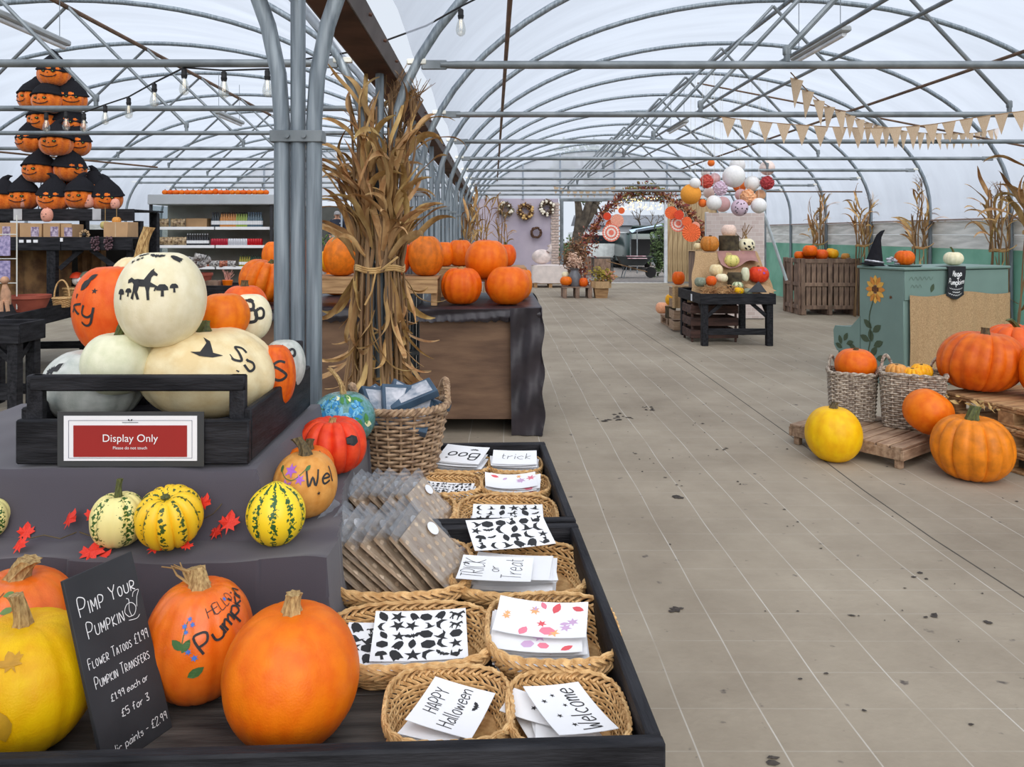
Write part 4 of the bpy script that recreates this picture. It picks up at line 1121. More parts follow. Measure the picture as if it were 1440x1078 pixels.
for k, (dx, dy, dz, rx, ry, rz) in enumerate(((.045, -.03, .33, .35, .25, -1.2), (-.09, .02, .3, .2, -.4, .5), (-.06, -.05, .295, .7, .2, .7), (.01, .03, .31, .3, .5, .2), (0, -.06, .3, .8, .1, .3), (.08, .04, .3, .2, .3, 1.2), (-.03, .06, .3, .3, .1, .9), (.06, -.06, .285, .7, .3, .1))):
    t = thing('boxed_kit', 'navy boxed kit ' + ['lying topmost across the log basket', 'at the left rim of the log basket', 'tipped over the front left rim of the basket', 'standing in the middle of the log basket', 'leaning at the front of the log basket', 'under the topmost kit at the right', 'at the back of the log basket', 'at the front right rim of the basket'][k], 'box', (-.315 + dx, 2.575 + dy, ZF + dz - .025), group='navy kits in the log basket', rot=(rx, ry, rz))
    link('box', kb, t); link('window', kw, t)
# ================================================================== DRAPED PUMPKIN TABLES BEHIND THE COLUMN
M_PLY = mat('brown_plywood', (122, 94, 72), .6, .25, 2.2, .08, 20, stretch=(1, 1, 5), col2=(92, 68, 52), detail=5)
M_DRAPE = mat('black_polythene', (52, 46, 52), .42, .2, 5, .5, 9, col2=(34, 30, 36), spec=.5)
TZ = 1.008
def draped_table(label, x0, x1, edge):
    t = thing('draped_table', label, 'display table', ((x0 + x1) / 2, 6.1, 0))
    w = x1 - x0
    MB().box((0, .8, TZ - .03), (w, 1.6, .05), .005).build('table_top', M_BLACKWOODX, t)
    MB().box((-.06 if edge else 0, .03, .54), (w - .14, .02, .84), .003).build('front_panel', M_PLY, t)
    for sx in (-1, 1):
        for y in (.08, 1.5): MB().box((sx * (w / 2 - .06), y, (TZ - .055) / 2), (.09, .07, TZ - .055), .006).build('leg', M_BLACKWOOD, t)
    MB().box((0, 1.56, TZ / 2), (w - .02, .012, TZ - .03)).build('shade_backing', M_DRAPE, t)  # added black backing, stands in for the dark shade under the table
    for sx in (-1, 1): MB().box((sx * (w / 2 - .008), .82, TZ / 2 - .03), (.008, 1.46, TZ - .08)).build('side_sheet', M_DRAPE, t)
    r = random.Random(int(x0 * 10))
    f = [(r.uniform(5, 25), r.uniform(0, 6)) for _ in range(5)]
    def dz(u): return sum(sin(k * u * 3 + p) for k, p in f) / 5
    def top(u, v):
        x = (u - .5) * (w + .03)
        if v < .55:
            y = 1.55 - 1.575 * (v / .55); return (x, y, TZ + .002 + .004 * abs(dz(u * 2 + v)))
        q = (v - .55) / .45
        return (x, -.028 - .02 * abs(dz(u * 3)) * q - .01 * sin(q * 7 + u * 5), TZ - (.105 + .018 * dz(u * 2)) * q)
    MB().grid(top, 60, 24).build('black_sheet', M_DRAPE, t)
    if edge:
        def side(u, v):
            if u < .5: x = w / 2 - .24 + u * 2 * .255; y = -.05 - .012 * sin(v * 16 + u * 8) - .01 * sin(u * 22 + v * 3)
            else: x = w / 2 + .018 + .012 * sin(v * 19 + u * 9); y = -.05 + (u - .5) * 2 * 1.6
            return (x + .012 * v, y, TZ + .004 - (TZ - .004) * v)
        MB().grid(side, 30, 40).build('black_sheet', M_DRAPE, t)
    return t
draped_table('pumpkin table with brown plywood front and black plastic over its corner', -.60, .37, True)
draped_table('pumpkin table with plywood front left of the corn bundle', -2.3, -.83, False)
# wooden stands on the tables
def stand(label, x0, x1, y0, y1, z0, z1):
    t = thing('wooden_stand', label, 'stand', ((x0 + x1) / 2, (y0 + y1) / 2, z0), group='pale wooden stands on the pumpkin tables')
    w, d, h = x1 - x0, y1 - y0, z1 - z0
    n = max(3, int(d / .11))
    for k in range(n): MB().box((0, -d / 2 + d * (k + .5) / n, h - .01), (w, d / n - .012, .02), .003).build('plank', M_PALEWOOD, t)
    for y in (-d / 2 + .012, d / 2 - .012): MB().box((0, y, h - .075), (w, .024, .108), .003).build('rail', M_PALEWOOD, t)
    for x in (-w / 2 + .03, w / 2 - .03):
        for y in (-d / 2 + .05, d / 2 - .05): MB().box((x, y, (h - .02) / 2), (.05, .05, h - .02), .003).build('leg', M_PALEWOOD, t)
    return t
stand('pale wooden stand carrying pumpkins behind the corn bundle', -1.62, -.45, 6.17, 6.68, TZ + .008, 1.245)
stand('pale wooden stand at the back of the pumpkin table', -.5, .3, 6.98, 7.55, TZ + .008, 1.29)
def mp(label, px, Y, z, R, h, m=M_ORANGE, kind='ribbed', stem=(.2, .12, .3, M_STEMBRN), tilt=(0, 0), group='orange pumpkins on the draped tables', **kw):
    return pumpkin(label, ((px - CX) * Y / F, Y, z), R, h, m, kind, stem, None, tilt, group=group, nt=60, **kw)
zt = TZ + .008
mp('big orange pumpkin at the front right table corner', 714, 6.34, zt, .178, .30, M_ORANGE, 'smooth', None)
mp('orange pumpkin with curled dry stem left of the corner pumpkin', 649, 6.36, zt, .172, .29, M_ORANGE, 'ribbed', (.22, .14, .5, M_STEMTAN))
mp('round orange pumpkin resting on top of the two front ones', 684, 6.66, 1.2, .188, .33, M_ORANGE, 'smooth', None)
mp('orange pumpkin with green flush on stand right of corn', 599, 6.42, 1.247, .15, .32, M_ORANGEG, 'tall', None)
mp('orange pumpkin on the stand just left of corn', 480, 6.42, 1.247, .152, .315, M_ORANGEG, 'smooth', (.2, .12, .4, M_STEMBRN))
mp('orange pumpkin on the stand half hidden by corn', 556, 6.47, 1.247, .135, .30, M_TERRA, 'smooth', None)
mp('orange pumpkin on the stand behind the steel column', 425, 6.45, 1.247, .15, .29, M_ORANGE, 'smooth', None)
mp('orange pumpkin on back stand nearest the corn', 624, 7.22, 1.292, .115, .22, M_ORANGE, 'smooth', None)
mp('orange pumpkin in the middle of the back stand', 647, 7.25, 1.292, .125, .24, M_ORANGE, 'ribbed', (.3, .1, .4, M_STEMBRN))
mp('orange pumpkin at the right of the back stand', 711, 7.2, 1.292, .1, .2, M_ORANGE, 'ribbed', (.4, .1, .1, M_STEMGRN))
mp('orange pumpkin peeping over the top round one', 682, 7.38, 1.292, .11, .24, M_TERRA, 'ribbed', (.3, .1, .3, M_STEMTAN))
mp('orange pumpkin at the right table edge behind the corner', 728, 6.8, zt, .13, .26, M_ORANGE, 'ribbed', None)
mp('ribbed orange pumpkin lower at the right table edge', 700, 6.95, zt, .12, .24, M_TERRA, 'ribbed', None)
mp('small orange pumpkin at the far right table edge', 740, 7.2, zt + .14, .05, .1, M_ORANGE, 'ribbed', (.4, .15, .2, M_STEMTAN))
mp('orange pumpkin at the far right table edge under the small one', 737, 7.3, zt, .07, .13, M_ORANGE, 'ribbed', None)
mp('big ribbed orange pumpkin left of the steel column', 366, 6.42, zt, .215, .32, M_DEEP, 'deep', (.3, .1, .4, M_STEMGRN, .5), (.0, .25))
mp('orange pumpkin above the big ribbed one by the column', 388, 6.95, 1.26, .125, .26, M_ORANGE, 'ribbed', None)
mp('orange pumpkin under the upper one behind the column', 392, 6.98, zt, .14, .25, M_ORANGE, 'ribbed', None)
mp('yellow orange pumpkin far behind left of corn', 468, 7.35, 1.22, .14, .22, M_YELLOWO, 'smooth', None)
mp('orange pumpkin far behind beside the yellow one', 500, 7.3, 1.22, .12, .22, M_TERRA, 'smooth', None)
mp('orange pumpkin under the yellow one at the back', 474, 7.3, zt, .15, .215, M_ORANGE, 'smooth', None)

# ================================================================== DRY CORN
def corn_leaf(seed):
    r = random.Random(seed); mb = MB()
    a0 = r.uniform(.12, .5); k = r.uniform(.5, 2.9); tw = r.uniform(-1.4, 1.4); wmax = r.uniform(.035, .06); droop = r.random() < .45
    n = 14; p = Vector((0, 0, 0)); vs = []
    ph = r.uniform(0, 6)
    for i in range(n + 1):
        t = i / n
        ang = a0 + k * max(0, t - .25) ** 1.4 + .12 * sin(t * 9 + ph) + (1.2 * max(0, t - .6) if droop else 0)
        d = Vector((sin(ang), .12 * sin(t * 6 + ph), cos(ang)))
        w = wmax * (sin(pi * min(1, .12 + t * .86)) ** .8)
        b = Vector((-cos(ang) * sin(tw * t), cos(tw * t), sin(ang) * sin(tw * t)))
        nn = d.cross(b).normalized()
        cr = .35 * w * (1 + .5 * sin(t * 13 + ph))
        vs += [p - b * w + nn * cr, p, p + b * w + nn * cr * .8]
        p = p + d / n
    mb.add(vs, [(i * 3 + j, i * 3 + j + 1, i * 3 + j + 4, i * 3 + j + 3) for i in range(n) for j in range(2)])
    return mb.mesh('leaf', M_STRAW, angle=60)
CLEAF = [corn_leaf(i) for i in range(10)]
def corn_stalk(seed):
    r = random.Random(seed); pts = []; rr = []
    dx, dy = r.uniform(-.03, .03), r.uniform(-.03, .03)
    for i in range(9):
        t = i / 8; pts.append((dx * sin(t * 5), dy * sin(t * 4 + 1), t)); rr.append((.013 - .007 * t) * (1.15 if i % 2 else .95))
    return MB().tube(pts, rr, 6).mesh('stalk', M_STALK)
CSTALK = [corn_stalk(i) for i in range(5)]
tas = MB(); rt_ = random.Random(9)
for k in range(8): tas.tube([(0, 0, 0), (rt_.uniform(-.05, .05), rt_.uniform(-.05, .05), .12), (rt_.uniform(-.12, .12), rt_.uniform(-.12, .12), .24)], [.003, .003, .0015], 4)
TASSEL = tas.mesh('tassel', M_STALK)
def aim(d):
    return Vector(d).to_track_quat('Z', 'X').to_euler()
def corn_bundle(label, x, y, hgt, ns, nl, tie, rad, lsc, seed, tassel=6, core=.05, group='dry corn bundles tied to the posts', low=.12, lo_leaf=.45):
    r = random.Random(seed)
    t = thing('corn_bundle', label, 'corn bundle', (x, y, 0), group=group)
    tops = []
    for k in range(ns):
        a = 2 * pi * k / ns + r.uniform(-.2, .2); q = core + rad * r.uniform(.2, .6)
        pt = Vector((cos(a) * q, sin(a) * q, tie))
        up = Vector((cos(a) * rad * r.uniform(.2, 1.6), sin(a) * rad * r.uniform(.3, 1.2), hgt * r.uniform(.7, 1.0)))
        dn = Vector((cos(a) * (q + rad * r.uniform(.3, .8)), sin(a) * (q + rad * r.uniform(.3, .6)), 0))
        for (p0, p1) in ((dn, pt), (pt, up)):
            d = p1 - p0
            link('stalk', CSTALK[r.randrange(5)], t, loc=p0, rot=aim(d), scale=(1, 1, d.length))
        tops.append((pt, up, a))
    for k in range(nl):
        pt, up, a = tops[k % ns]
        if r.random() < lo_leaf * .35: base = Vector((pt.x, pt.y, tie * r.uniform(.55, 1.05))); d = Vector((cos(a) * .22, sin(a) * .22, -1 + r.uniform(-.1, .1)))
        else:
            f = r.uniform(.02, .95); base = pt + (up - pt) * f
            aa = a + r.uniform(-.9, .9); d = Vector((cos(aa) * r.uniform(.15, .7), sin(aa) * r.uniform(.15, .6), 1))
        o = link('leaf', CLEAF[r.randrange(10)], t, loc=base, rot=aim(d)); s = lsc * r.uniform(.6, 1.15)
        o.scale = (s, s, s); o.rotation_euler.rotate_axis('Z', r.uniform(0, 6.28))
    for k in range(min(tassel, ns)): link('tassel', TASSEL, t, loc=tops[k][1], rot=aim(tops[k][1] - tops[k][0]))
    mb = MB(); rr = core + rad * .62
    for j in range(3): mb.tube([(rr * cos(2 * pi * i / 24), rr * sin(2 * pi * i / 24), tie + .012 * j + .01 * sin(i)) for i in range(24)], .008, 5, closed=True)
    mb.tube([(0.02, -rr, tie), (.09, -rr - .05, tie + .05), (.14, -rr - .05, tie + .09)], .007, 5); mb.tube([(0, -rr, tie), (-.02, -rr - .03, tie - .12), (-.06, -rr - .04, tie - .2)], .006, 5)
    mb.build('tie', M_STRAW, t)
    return t
corn_bundle('large dry corn bundle tied round the column by the log basket', -.71, 4.79, 2.5, 52, 260, 1.37, .15, .5, 5, tassel=10, core=.06, lo_leaf=1.0)
corn_bundle('dry corn bundle on a far column beside the lilac wall', -.6, 16.79, 2.5, 10, 34, 1.3, .16, .6, 15, core=.07)
corn_bundle('dry corn bundle left of the wreaths by the lilac wall', -.35, 20.79, 2.6, 9, 30, 1.3, .2, .6, 17, core=.05)
corn_bundle('dry corn bundle nearest the first wreath', .25, 23.6, 2.5, 8, 26, 1.2, .2, .6, 18, core=.05)
for (yy, lab, sd) in ((10.79, 'dry corn bundle on the right wall hoop nearest the piano end', 21), (12.79, 'dry corn bundle on the hoop behind the white pumpkin', 22), (14.79, 'dry corn bundle on the hoop behind the witch hat', 23), (16.79, 'dry corn bundle on the hoop behind the slatted bin', 24)):
    corn_bundle(lab, 7.1, yy, 2.4, 9, 34, 1.35, .12, .5, sd, tassel=3, core=.04)
corn_bundle('dry corn bundle at the far right picture edge', 6.62, 9.3, 2.55, 9, 34, 1.6, .2, .66, 26, tassel=2, core=.05)
# ================================================================== LEFT BAY
def black_table(label, x, y, w, d, h, rz=0.0, fascia=.17, brace=True, group='black display tables', planks=6):
    """origin at the front right corner; w to the left, d to the back"""
    t = thing('black_table', label, 'table', (x, y, 0), rz, group=group)
    for k in range(planks): MB().box((-w / 2, d * (k + .5) / planks, h - .05), (w - .04, d / planks - .006, .02), .002).build('plank', M_BLACKWOODX, t)
    for yy in (.012, d - .012): MB().box((-w / 2, yy, h - fascia / 2), (w, .024, fascia), .004).build('fascia', M_BLACKWOODX, t)
    for xx in (-.012, -w + .012): MB().box((xx, d / 2, h - fascia / 2), (.024, d - .05, fascia), .004).build('fascia', M_BLACKWOOD, t)
    for xx in (-.075, -w + .075):
        for yy in (.07, d - .07): MB().box((xx, yy, (h - .06) / 2), (.09, .09, h - .06), .006).build('leg', M_BLACKWOOD, t)
    for yy in (.07, d - .07): MB().bar((-.12, yy, .2), (-w + .12, yy, .2), .04, .09, .004).build('stretcher', M_BLACKWOODX, t)
    if brace:
        for xx in (-.075, -w + .075):
            MB().bar((xx, .11, h - .32), (xx, .36, h - .13), .035, .05).build('brace', M_BLACKWOOD, t)
            s = -1 if xx > -w / 2 else 1
            MB().bar((xx + s * .04, .07, h - .32), (xx + s * .26, .07, h - .13), .035, .05).build('brace', M_BLACKWOODX, t)
    return t
black_table('black table corner at the far left behind the crate', -4.08, 6.6, 2.0, .4, .82)
black_table('long black table running back under the plush pumpkin shelves', -4.60, 7.2, 1.35, 2.6, .82, radians(6.7))
sh = thing('stepped_shelf', 'tall stepped black shelf carrying the plush pumpkin tower', 'shelf', (0, 0, 0))
for x0, x1, z1, z0, y in ((-6.6, -4.85, 1.56, 1.41, 8.6), (-4.845, -4.05, 1.56, 1.41, 8.6), (-6.6, -4.19, 1.885, 1.745, 8.95)):
    MB().box(((x0 + x1) / 2, y + .012, (z0 + z1) / 2), (x1 - x0, .024, z1 - z0), .004).build('fascia', M_BLACKWOODX, sh)
for k in range(4): MB().box((-5.32, 8.68 + .1 * k, 1.545), (2.54, .095, .02), .002).build('shelf_plank', M_BLACKWOODX, sh)
for k in range(8): MB().box((-5.4, 9.03 + .1 * k, 1.872), (2.4, .095, .02), .002).build('shelf_plank', M_BLACKWOODX, sh)
for x, y, z in ((-4.97, 8.66, .83), (-6.3, 8.66, .83)): MB().box((x, y, (z + 1.41) / 2), (.1, .08, 1.41 - z), .005).build('post', M_BLACKWOOD, sh)
for x, y, zt_ in ((-4.3, 9.3, 1.75), (-4.3, 9.75, 1.86), (-6.3, 9.9, 1.86), (-5.3, 9.95, 1.86), (-4.12, 8.75, 1.41)): MB().box((x, y, zt_ / 2), (.09, .09, zt_), .005).build('post', M_BLACKWOOD, sh)
for x in (-4.95, -4.3): MB().bar((x + .05, 8.68, 1.2), (x + .3 if x < -4.5 else x - .25, 8.68, 1.42), .03, .05).build('brace', M_BLACKWOODX, sh)
MB().box((-5.35, 9.93, 1.2), (1.9, .02, .9)).build('back_panel', mat('dark_back_panel', (40, 36, 34), .8), sh)
for x in (30, 40.5, 50): MB().box(P(x, 339, 8.595), (.05, .004, .032)).build('price_ticket', M_WHITE, sh)
MB().box(P(86.5, 337, 8.595), (.03, .004, .04)).build('price_ticket', M_WHITE, sh)
for x in (25, 136): MB().box(P(x, 299, 8.944) + Vector((0, 0, -.02)), (.1, .004, .13), .001).build('label_card', mat('clear_label', (186, 186, 188), .3), sh)

# --- plush pumpkins with witch hats
M_PLUSH = mat('orange_plush', (240, 130, 34), .95, .12, 8, .15, 90, col2=(222, 100, 18), sheen=.4, rand=.06)
M_HAT = mat('black_felt', (36, 36, 40), .95, .15, 20, spec=.1)
hat = MB()
hat.lathe([(.99, -.12), (1.02, -.06), (.93, .06), (.88, .2), (.72, .5), (.45, .8), (.27, 1.0)], 22)
hat.tube([(0, 0, .95), (.06, 0, 1.12), (.22, .02, 1.28), (.42, .03, 1.3)], [.27, .2, .12, .02], 10)
HATM = hat.mesh('hat', M_HAT)
M_EYE = mat('plush_eye', (30, 40, 30), .2, .1, 3, col2=(60, 90, 40))
PLUSHB = None
def plush(label, px, py, Y, s=.175, turn=0.0, hatdir=.5, group='orange plush pumpkins with witch hats', tilt=0.0):
    p = P(px, py, Y)
    root = thing('plush_pumpkin', label, 'plush toy', p - Vector((0, 0, s * .72)), group=group, rot=(0, tilt, turn))
    link('body', body_mesh('gourd', M_PLUSH, 40), root, scale=(s, s, s * .8))
    fn = body_fn(*BODYKIND['gourd'][:4], 0.0)
    def f(u, v):
        q = fn(-pi / 2 + u, pi / 2 - v); return Vector((q.x * s, q.y * s, q.z * s * .8)) * 1.02 + Vector((0, -.004, 0))
    face = Decal(f)
    eye = Decal(f)
    for sx in (-1, 1): face.shape('blob', sx * .3, .1, .26, 0, 0, 1); eye.shape('blob', sx * .3, .11, .1, 0, 0, 0)
    for q_ in range(len(eye.mb.v)): eye.mb.v[q_] = (eye.mb.v[q_][0], eye.mb.v[q_][1] - .006, eye.mb.v[q_][2])
    eye.build('eye', mat('eye_green', (150, 186, 90), .3), root)
    face.poly([(-.06, -.08), (.06, -.08), (0, .02)], 0, 0)
    face.line([(-.5, -.18), (-.35, -.3), (-.15, -.37), (.15, -.37), (.35, -.3), (.5, -.18)], .07)
    face.build('face', M_BLACK, root)
    h = link('hat', HATM, root, loc=(0, s * .06, s * 1.08), rot=(-.14, .0, hatdir), scale=(s * 1.07, s * 1.07, s * .97))
    return root
PL = [(32, 279, 9.15, 'low at the left behind the pink plush', .2), (76, 280, 9.05, 'at the centre of the lowest row', 0), (113, 278, 9.12, 'right of centre in the lowest row', .1), (150, 281, 9.2, 'at the right end of the lowest row', .5), (4, 282, 9.1, 'cut off left in the lowest row', -.3), (131, 268, 9.5, 'behind the right end of the lowest row', .4),
      (55, 241, 9.2, 'on the left of the second row', -.1), (99, 240, 9.25, 'turned sideways on the right of the second row', 1.2), (86, 262, 9.5, 'half hidden behind the second row', 0),
      (46, 199, 9.3, 'on the left of the third row', -.5), (79, 203, 9.12, 'at the front of the third row', .1), (105, 204, 9.35, 'on the right of the third row', .7),
      (62, 171, 9.35, 'on the left just above the third row', -.2), (97, 176, 9.4, 'on the right just above the third row', .3), (68, 143, 9.2, 'at the front of the fourth row', 0), (100, 141, 9.35, 'on the right of the fourth row', .5), (48, 140, 9.42, 'behind on the left of the fourth row', -.5), (76, 106, 9.25, 'on the very top of the tower', .15)]
for i, (px, py, Y, where, turn) in enumerate(PL): plush('orange plush pumpkin with black witch hat ' + where, px, py, Y, turn=turn, hatdir=[.5, -2.6, .2, 2.8][i % 4], s=.185)
rk = MB()
for z, r in ((1.89, .4), (2.3, .26), (2.65, .22), (3.0, .18), (3.2, .14)):
    rk.tube([(-5.42 + r * cos(2 * pi * i / 24), 9.45 + r * .6 * sin(2 * pi * i / 24), z) for i in range(24)], .006, 5, closed=True)
for k in range(8):
    a = 2 * pi * k / 8; rk.tube([(-5.42 + .4 * cos(a), 9.45 + .24 * sin(a), 1.89), (-5.42 + .22 * cos(a), 9.45 + .13 * sin(a), 2.65), (-5.42 + .14 * cos(a), 9.45 + .08 * sin(a), 3.2)], .006, 5)
tag(rk.build('wire_rack', M_BLACK), 'black wire tower rack holding the plush pumpkins', 'rack')
def pink(label, px, py, Y, s):
    p = P(px, py, Y)
    root = thing('pink_plush', label, 'plush toy', p - Vector((0, 0, s)), group='small pink plush pumpkins')
    link('body', body_mesh('smooth', M_PINKP, 40), root, scale=(s * .85, s * .85, s * 1.1))
    d = Decal(lambda u, v: Vector((s * .87 * sin(u), -s * .87 * cos(u), s + v * s)))
    for sx in (-1, 1): d.shape('blob', sx * .35, .15, .2, 0, 0, 0)
    d.shape('moon', 0, -.2, .3, pi / 2, 0, 0); d.build('face', M_BLACK, root)
    MB().tube([(0, 0, s * 1.9), (.01, 0, s * 2.15)], s * .12, 6).build('stem', M_PINKP, root)
pink('pale pink plush pumpkin at left of the lowest plush row', 32, 282, 8.97 + .1, .085); pink('pale pink plush pumpkin at right of the lowest plush row', 125, 283, 9.07, .08); pink('small pink plush pumpkin on the cardboard boxes', 66, 302.5, 8.74, .075); pink('pink plush pumpkin at the shelf end under the last hat', 162, 287, 9.05, .06)

# --- boxes on the middle shelf, bowls and baskets on the table
M_CARD = mat('cardboard', (188, 150, 110), .8, .08, 6, .05, 60, rand=.06)
ART = mat('box_print', (206, 190, 206), .6, .5, 40, col2=(120, 100, 130))
for i, (a, b, py0, lab) in enumerate(((-2, 25, 313, 'cardboard gift box with printed picture at the left shelf end'), (27, 59, 314, 'cardboard gift box with printed picture beside the first box'), (60, 84, 313.5, 'cardboard gift box with printed picture third along shelf'), (85, 101, 315, 'narrow cardboard gift box with printed picture fourth along shelf'), (145, 180, 312, 'plain cardboard box at the right shelf end'))):
    Y = 8.72; p0, p1 = P(a, py0, Y), P(b, 333, Y); hh = p0.z - 1.556
    t = thing('cardboard_box', lab, 'box', ((p0.x + p1.x) / 2, Y + .13, 1.556), group='cardboard boxes on the middle shelf')
    w = p1.x - p0.x - .008
    MB().box((0, 0, hh / 2), (w, .26, hh), .003).build('carton', M_CARD, t)
    if i < 4: MB().box((w * .2 if i else -.02, -.132, hh * .4), (.09, .003, hh * .7)).build('printed_picture', ART, t)
    else: MB().box((0, -.132, hh / 2), (.012, .002, hh)).build('tape', mat('parcel_tape', (206, 176, 140), .4), t)
def bowl(label, px, py, Y, z, r, h, m, cat='bowl'):
    p = P(px, py, Y); t = thing('plant_bowl', label, cat, (p.x, Y, z))
    MB().lathe([(r * .66, 0), (r * .8, h * .4), (r * .93, h * .8), (r * .93, h * .8), (r * .9, h * .8), (r * .6, .02)], 28).build('pot', m, t)
    MB().lathe([(r * .93, h * .8), (r, h * .82), (r, h), (r * .92, h), (r * .9, h * .85)], 28).build('rim', m, t)
    return t
M_TERRC = mat('terracotta', (168, 86, 66), .7, .12, 6, .05, 60, col2=(142, 68, 52))
bowl('terracotta plant bowl on the long black table', 43, 420, 8.05, .784, .195, .17, M_TERRC)
def small_wicker(label, x, y, z, w, d, h, hand=True, m=M_WICKER):
    t = thing('small_basket', label, 'basket', (x, y, z), group='small tan baskets on the long table')
    ring, weave, st, base = wicker(w, d, h, 9, 14, .15, 2.6, .008, wav=.006, ppS=3, sides=4)
    weave.build('weave', m, t); base.build('base', m, t)
    MB().tube([ring(1, 2 * pi * j / 40, .004) + Vector((0, 0, h)) for j in range(40)], .012, 5, closed=True).build('rim', m, t)
    if hand: MB().tube([(-w / 2 * cos(pi * i / 14), 0, h + .2 * sin(pi * i / 14)) for i in range(15)], .009, 5).build('handle', m, t)
    return t
pb_ = P(87, 415, 8.5); small_wicker('small tan hoop-handled basket beside the shelf post', pb_.x, 8.5, .784, .17, .14, .1)
pb_ = P(110, 412, 8.9); small_wicker('tan basket full of white toadstool ornaments', pb_.x, 8.9, .784, .3, .24, .18, False)
M_SHROOM = mat('toadstool_white', (226, 220, 212), .6, .1, 20)
for k, (px, py, lab) in enumerate(((108, 394, 'ceramic toadstool with red cap in the tan basket'), (122, 393, 'ceramic toadstool with grey cap in the tan basket'), (117, 399, 'ceramic toadstool lying at the front of the basket'))):
    p = P(px, py, 8.87); t = thing('toadstool_ornament', lab, 'ornament', p, group='toadstool ornaments')
    MB().ball((0, 0, 0), .05, 14, 8, sq=(1, 1, 1.2)).build('stalk', M_SHROOM, t)
    MB().lathe([(.075, .03), (.07, .055), (.045, .085), (.01, .098)], 18).build('cap', [M_REDP, M_GREYG, M_WHITE][k], t)
# hessian backdrop and dark hangings behind the long table
def wavy(x0, x1, z0, z1, y, n=30, amp=.03):
    return MB().grid(lambda u, v: (x0 + (x1 - x0) * u, y + amp * sin(u * 19) + amp * .5 * sin(u * 41 + 2 + v * 3), z0 + (z1 - z0) * v), n, 8)
tag(wavy(-6.0, -4.95, .83, 1.4, 9.0).build('hessian_hanging', mat('brown_hessian', (132, 98, 62), .9, .2, 8, .2, 80, col2=(88, 62, 40))), 'brown hessian hanging under the middle shelf', 'hanging')
tag(wavy(-4.92, -4.6, .95, 1.4, 9.1, 12).build('hessian_hanging', MATS['brown_hessian']), 'narrow brown hessian hanging right of the shelf post', 'hanging')
# hanging gourd strings and dark garland at the right shelf end
for px, py, s, lab in ((148, 315.5, .055, 'hanging pale green string pumpkin at the shelf end'), (164, 309, .05, 'hanging tan string pumpkin at the shelf end')):
    p = P(px, py, 8.92); t = thing('hanging_ornament', lab, 'ornament', p, group='hanging string pumpkins')
    link('body', body_mesh('gourd', M_TANP if px > 150 else mat('sage_ball', (196, 180, 116), .8, .15, 20), 40), t, scale=(s, s, s * .9), loc=(0, 0, -s))
    MB().tube([(0, 0, s * .5), (0, 0, 1.9 - p.z)], .004, 4).build('cord', M_STEMTAN, t)
for px, lab in ((134, 'dark red berry garland hanging left at the shelf end'), (152, 'dark red berry garland hanging right at the shelf end')):
    p = P(px, 333, 8.56); mb = MB(); r = random.Random(px)
    for k in range(34): mb.ball((p.x + r.uniform(-.04, .04), 8.56 + r.uniform(-.02, .02), p.z - r.uniform(0, .15)), .013, 6, 4)
    tag(mb.build('berry_garland', mat('berry_dark', (120, 92, 98), .5, .5, 60, col2=(60, 36, 44))), lab, 'garland')
p = P(119, 330, 8.62); fl = thing('paper_flower', 'tan paper flower lying on the middle shelf', 'flower', p)
for k in range(9):
    a = k * 2 * pi / 9; MB().prism([(0, -.012), (.05, -.02), (.065, 0), (.05, .02), (0, .012)], .006, Matrix.Translation((0, 0, 0)) @ Matrix.Rotation(pi / 2, 4, 'X') @ Matrix.Rotation(a, 4, 'Z')).build('petal', MATS['hessian'], fl)
MB().ball((0, -.01, 0), .022, 10, 6).build('flower_centre', M_BLACK, fl)
# wire rack with cards at the left edge
cr_ = thing('card_rack', 'wire card rack with lilac cards at the left edge', 'rack', P(10, 432, 7.9))
w_ = MB()
for x in (-.1, .1): w_.tube([(x, 0, -.02), (x, 0, .95)], .006, 5)
for z in (.25, .5, .75): w_.tube([(-.1, 0, z), (.1, 0, z)], .005, 5)
w_.build('wire_frame', M_CLAMP, cr_)
LIL = mat('lilac_card', (186, 172, 206), .6, .4, 30, col2=(120, 112, 156))
for z in (.32, .57): MB().box((-.02, -.02, z + .06), (.13, .01, .2), .002).build('card_pack', LIL, cr_)
dl = thing('fabric_doll', 'tan fabric doll sitting at the left table edge', 'doll', P(8, 428, 7.6))
d_ = MB(); d_.tube([(0, 0, .0), (0, 0, .12), (-.01, 0, .2)], [.05, .045, .02], 10); d_.ball((-.01, 0, .24), .04, 12, 8); d_.tube([(.02, -.02, .02), (.06, -.08, .03), (.08, -.09, -.06)], [.025, .02, .018], 8); d_.tube([(-.02, -.02, .02), (.02, -.1, .03), (.03, -.11, -.06)], [.025, .02, .018], 8)
d_.build('body', mat('doll_fabric', (190, 146, 116), .9, .2, 20), dl)

# --- open chiller
CH = thing('open_chiller', 'grey open-fronted chiller with stocked shelves', 'chiller', (0, 0, 0))
x0, x1, yF, yB = -5.86, -3.70, 13.0, 13.85
M_CHILL = mat('chiller_grey', (176, 180, 184), .4, .05, 3)
M_DARKT = mat('chiller_dark', (46, 46, 50), .4, .1)
MB().box(((x0 + x1) / 2, (yF + yB) / 2, 2.175), (x1 - x0, yB - yF, .17), .01).build('canopy', M_CHILL, CH)
MB().box(((x0 + x1) / 2, yB - .03, 1.1), (x1 - x0, .05, 2.0), .01).build('back_panel', mat('chiller_back', (176, 172, 162), .4, .2, 2, col2=(150, 140, 126)), CH)
MB().box(((x0 + x1) / 2, (yF + yB) / 2, .25), (x1 - x0, yB - yF, .5), .01).build('base', M_DARKT, CH)
MB().box((x1 - .025, (yF + yB) / 2 + .1, 1.3), (.05, yB - yF - .2, 1.6), .005).build('side_panel', M_DARKT, CH)
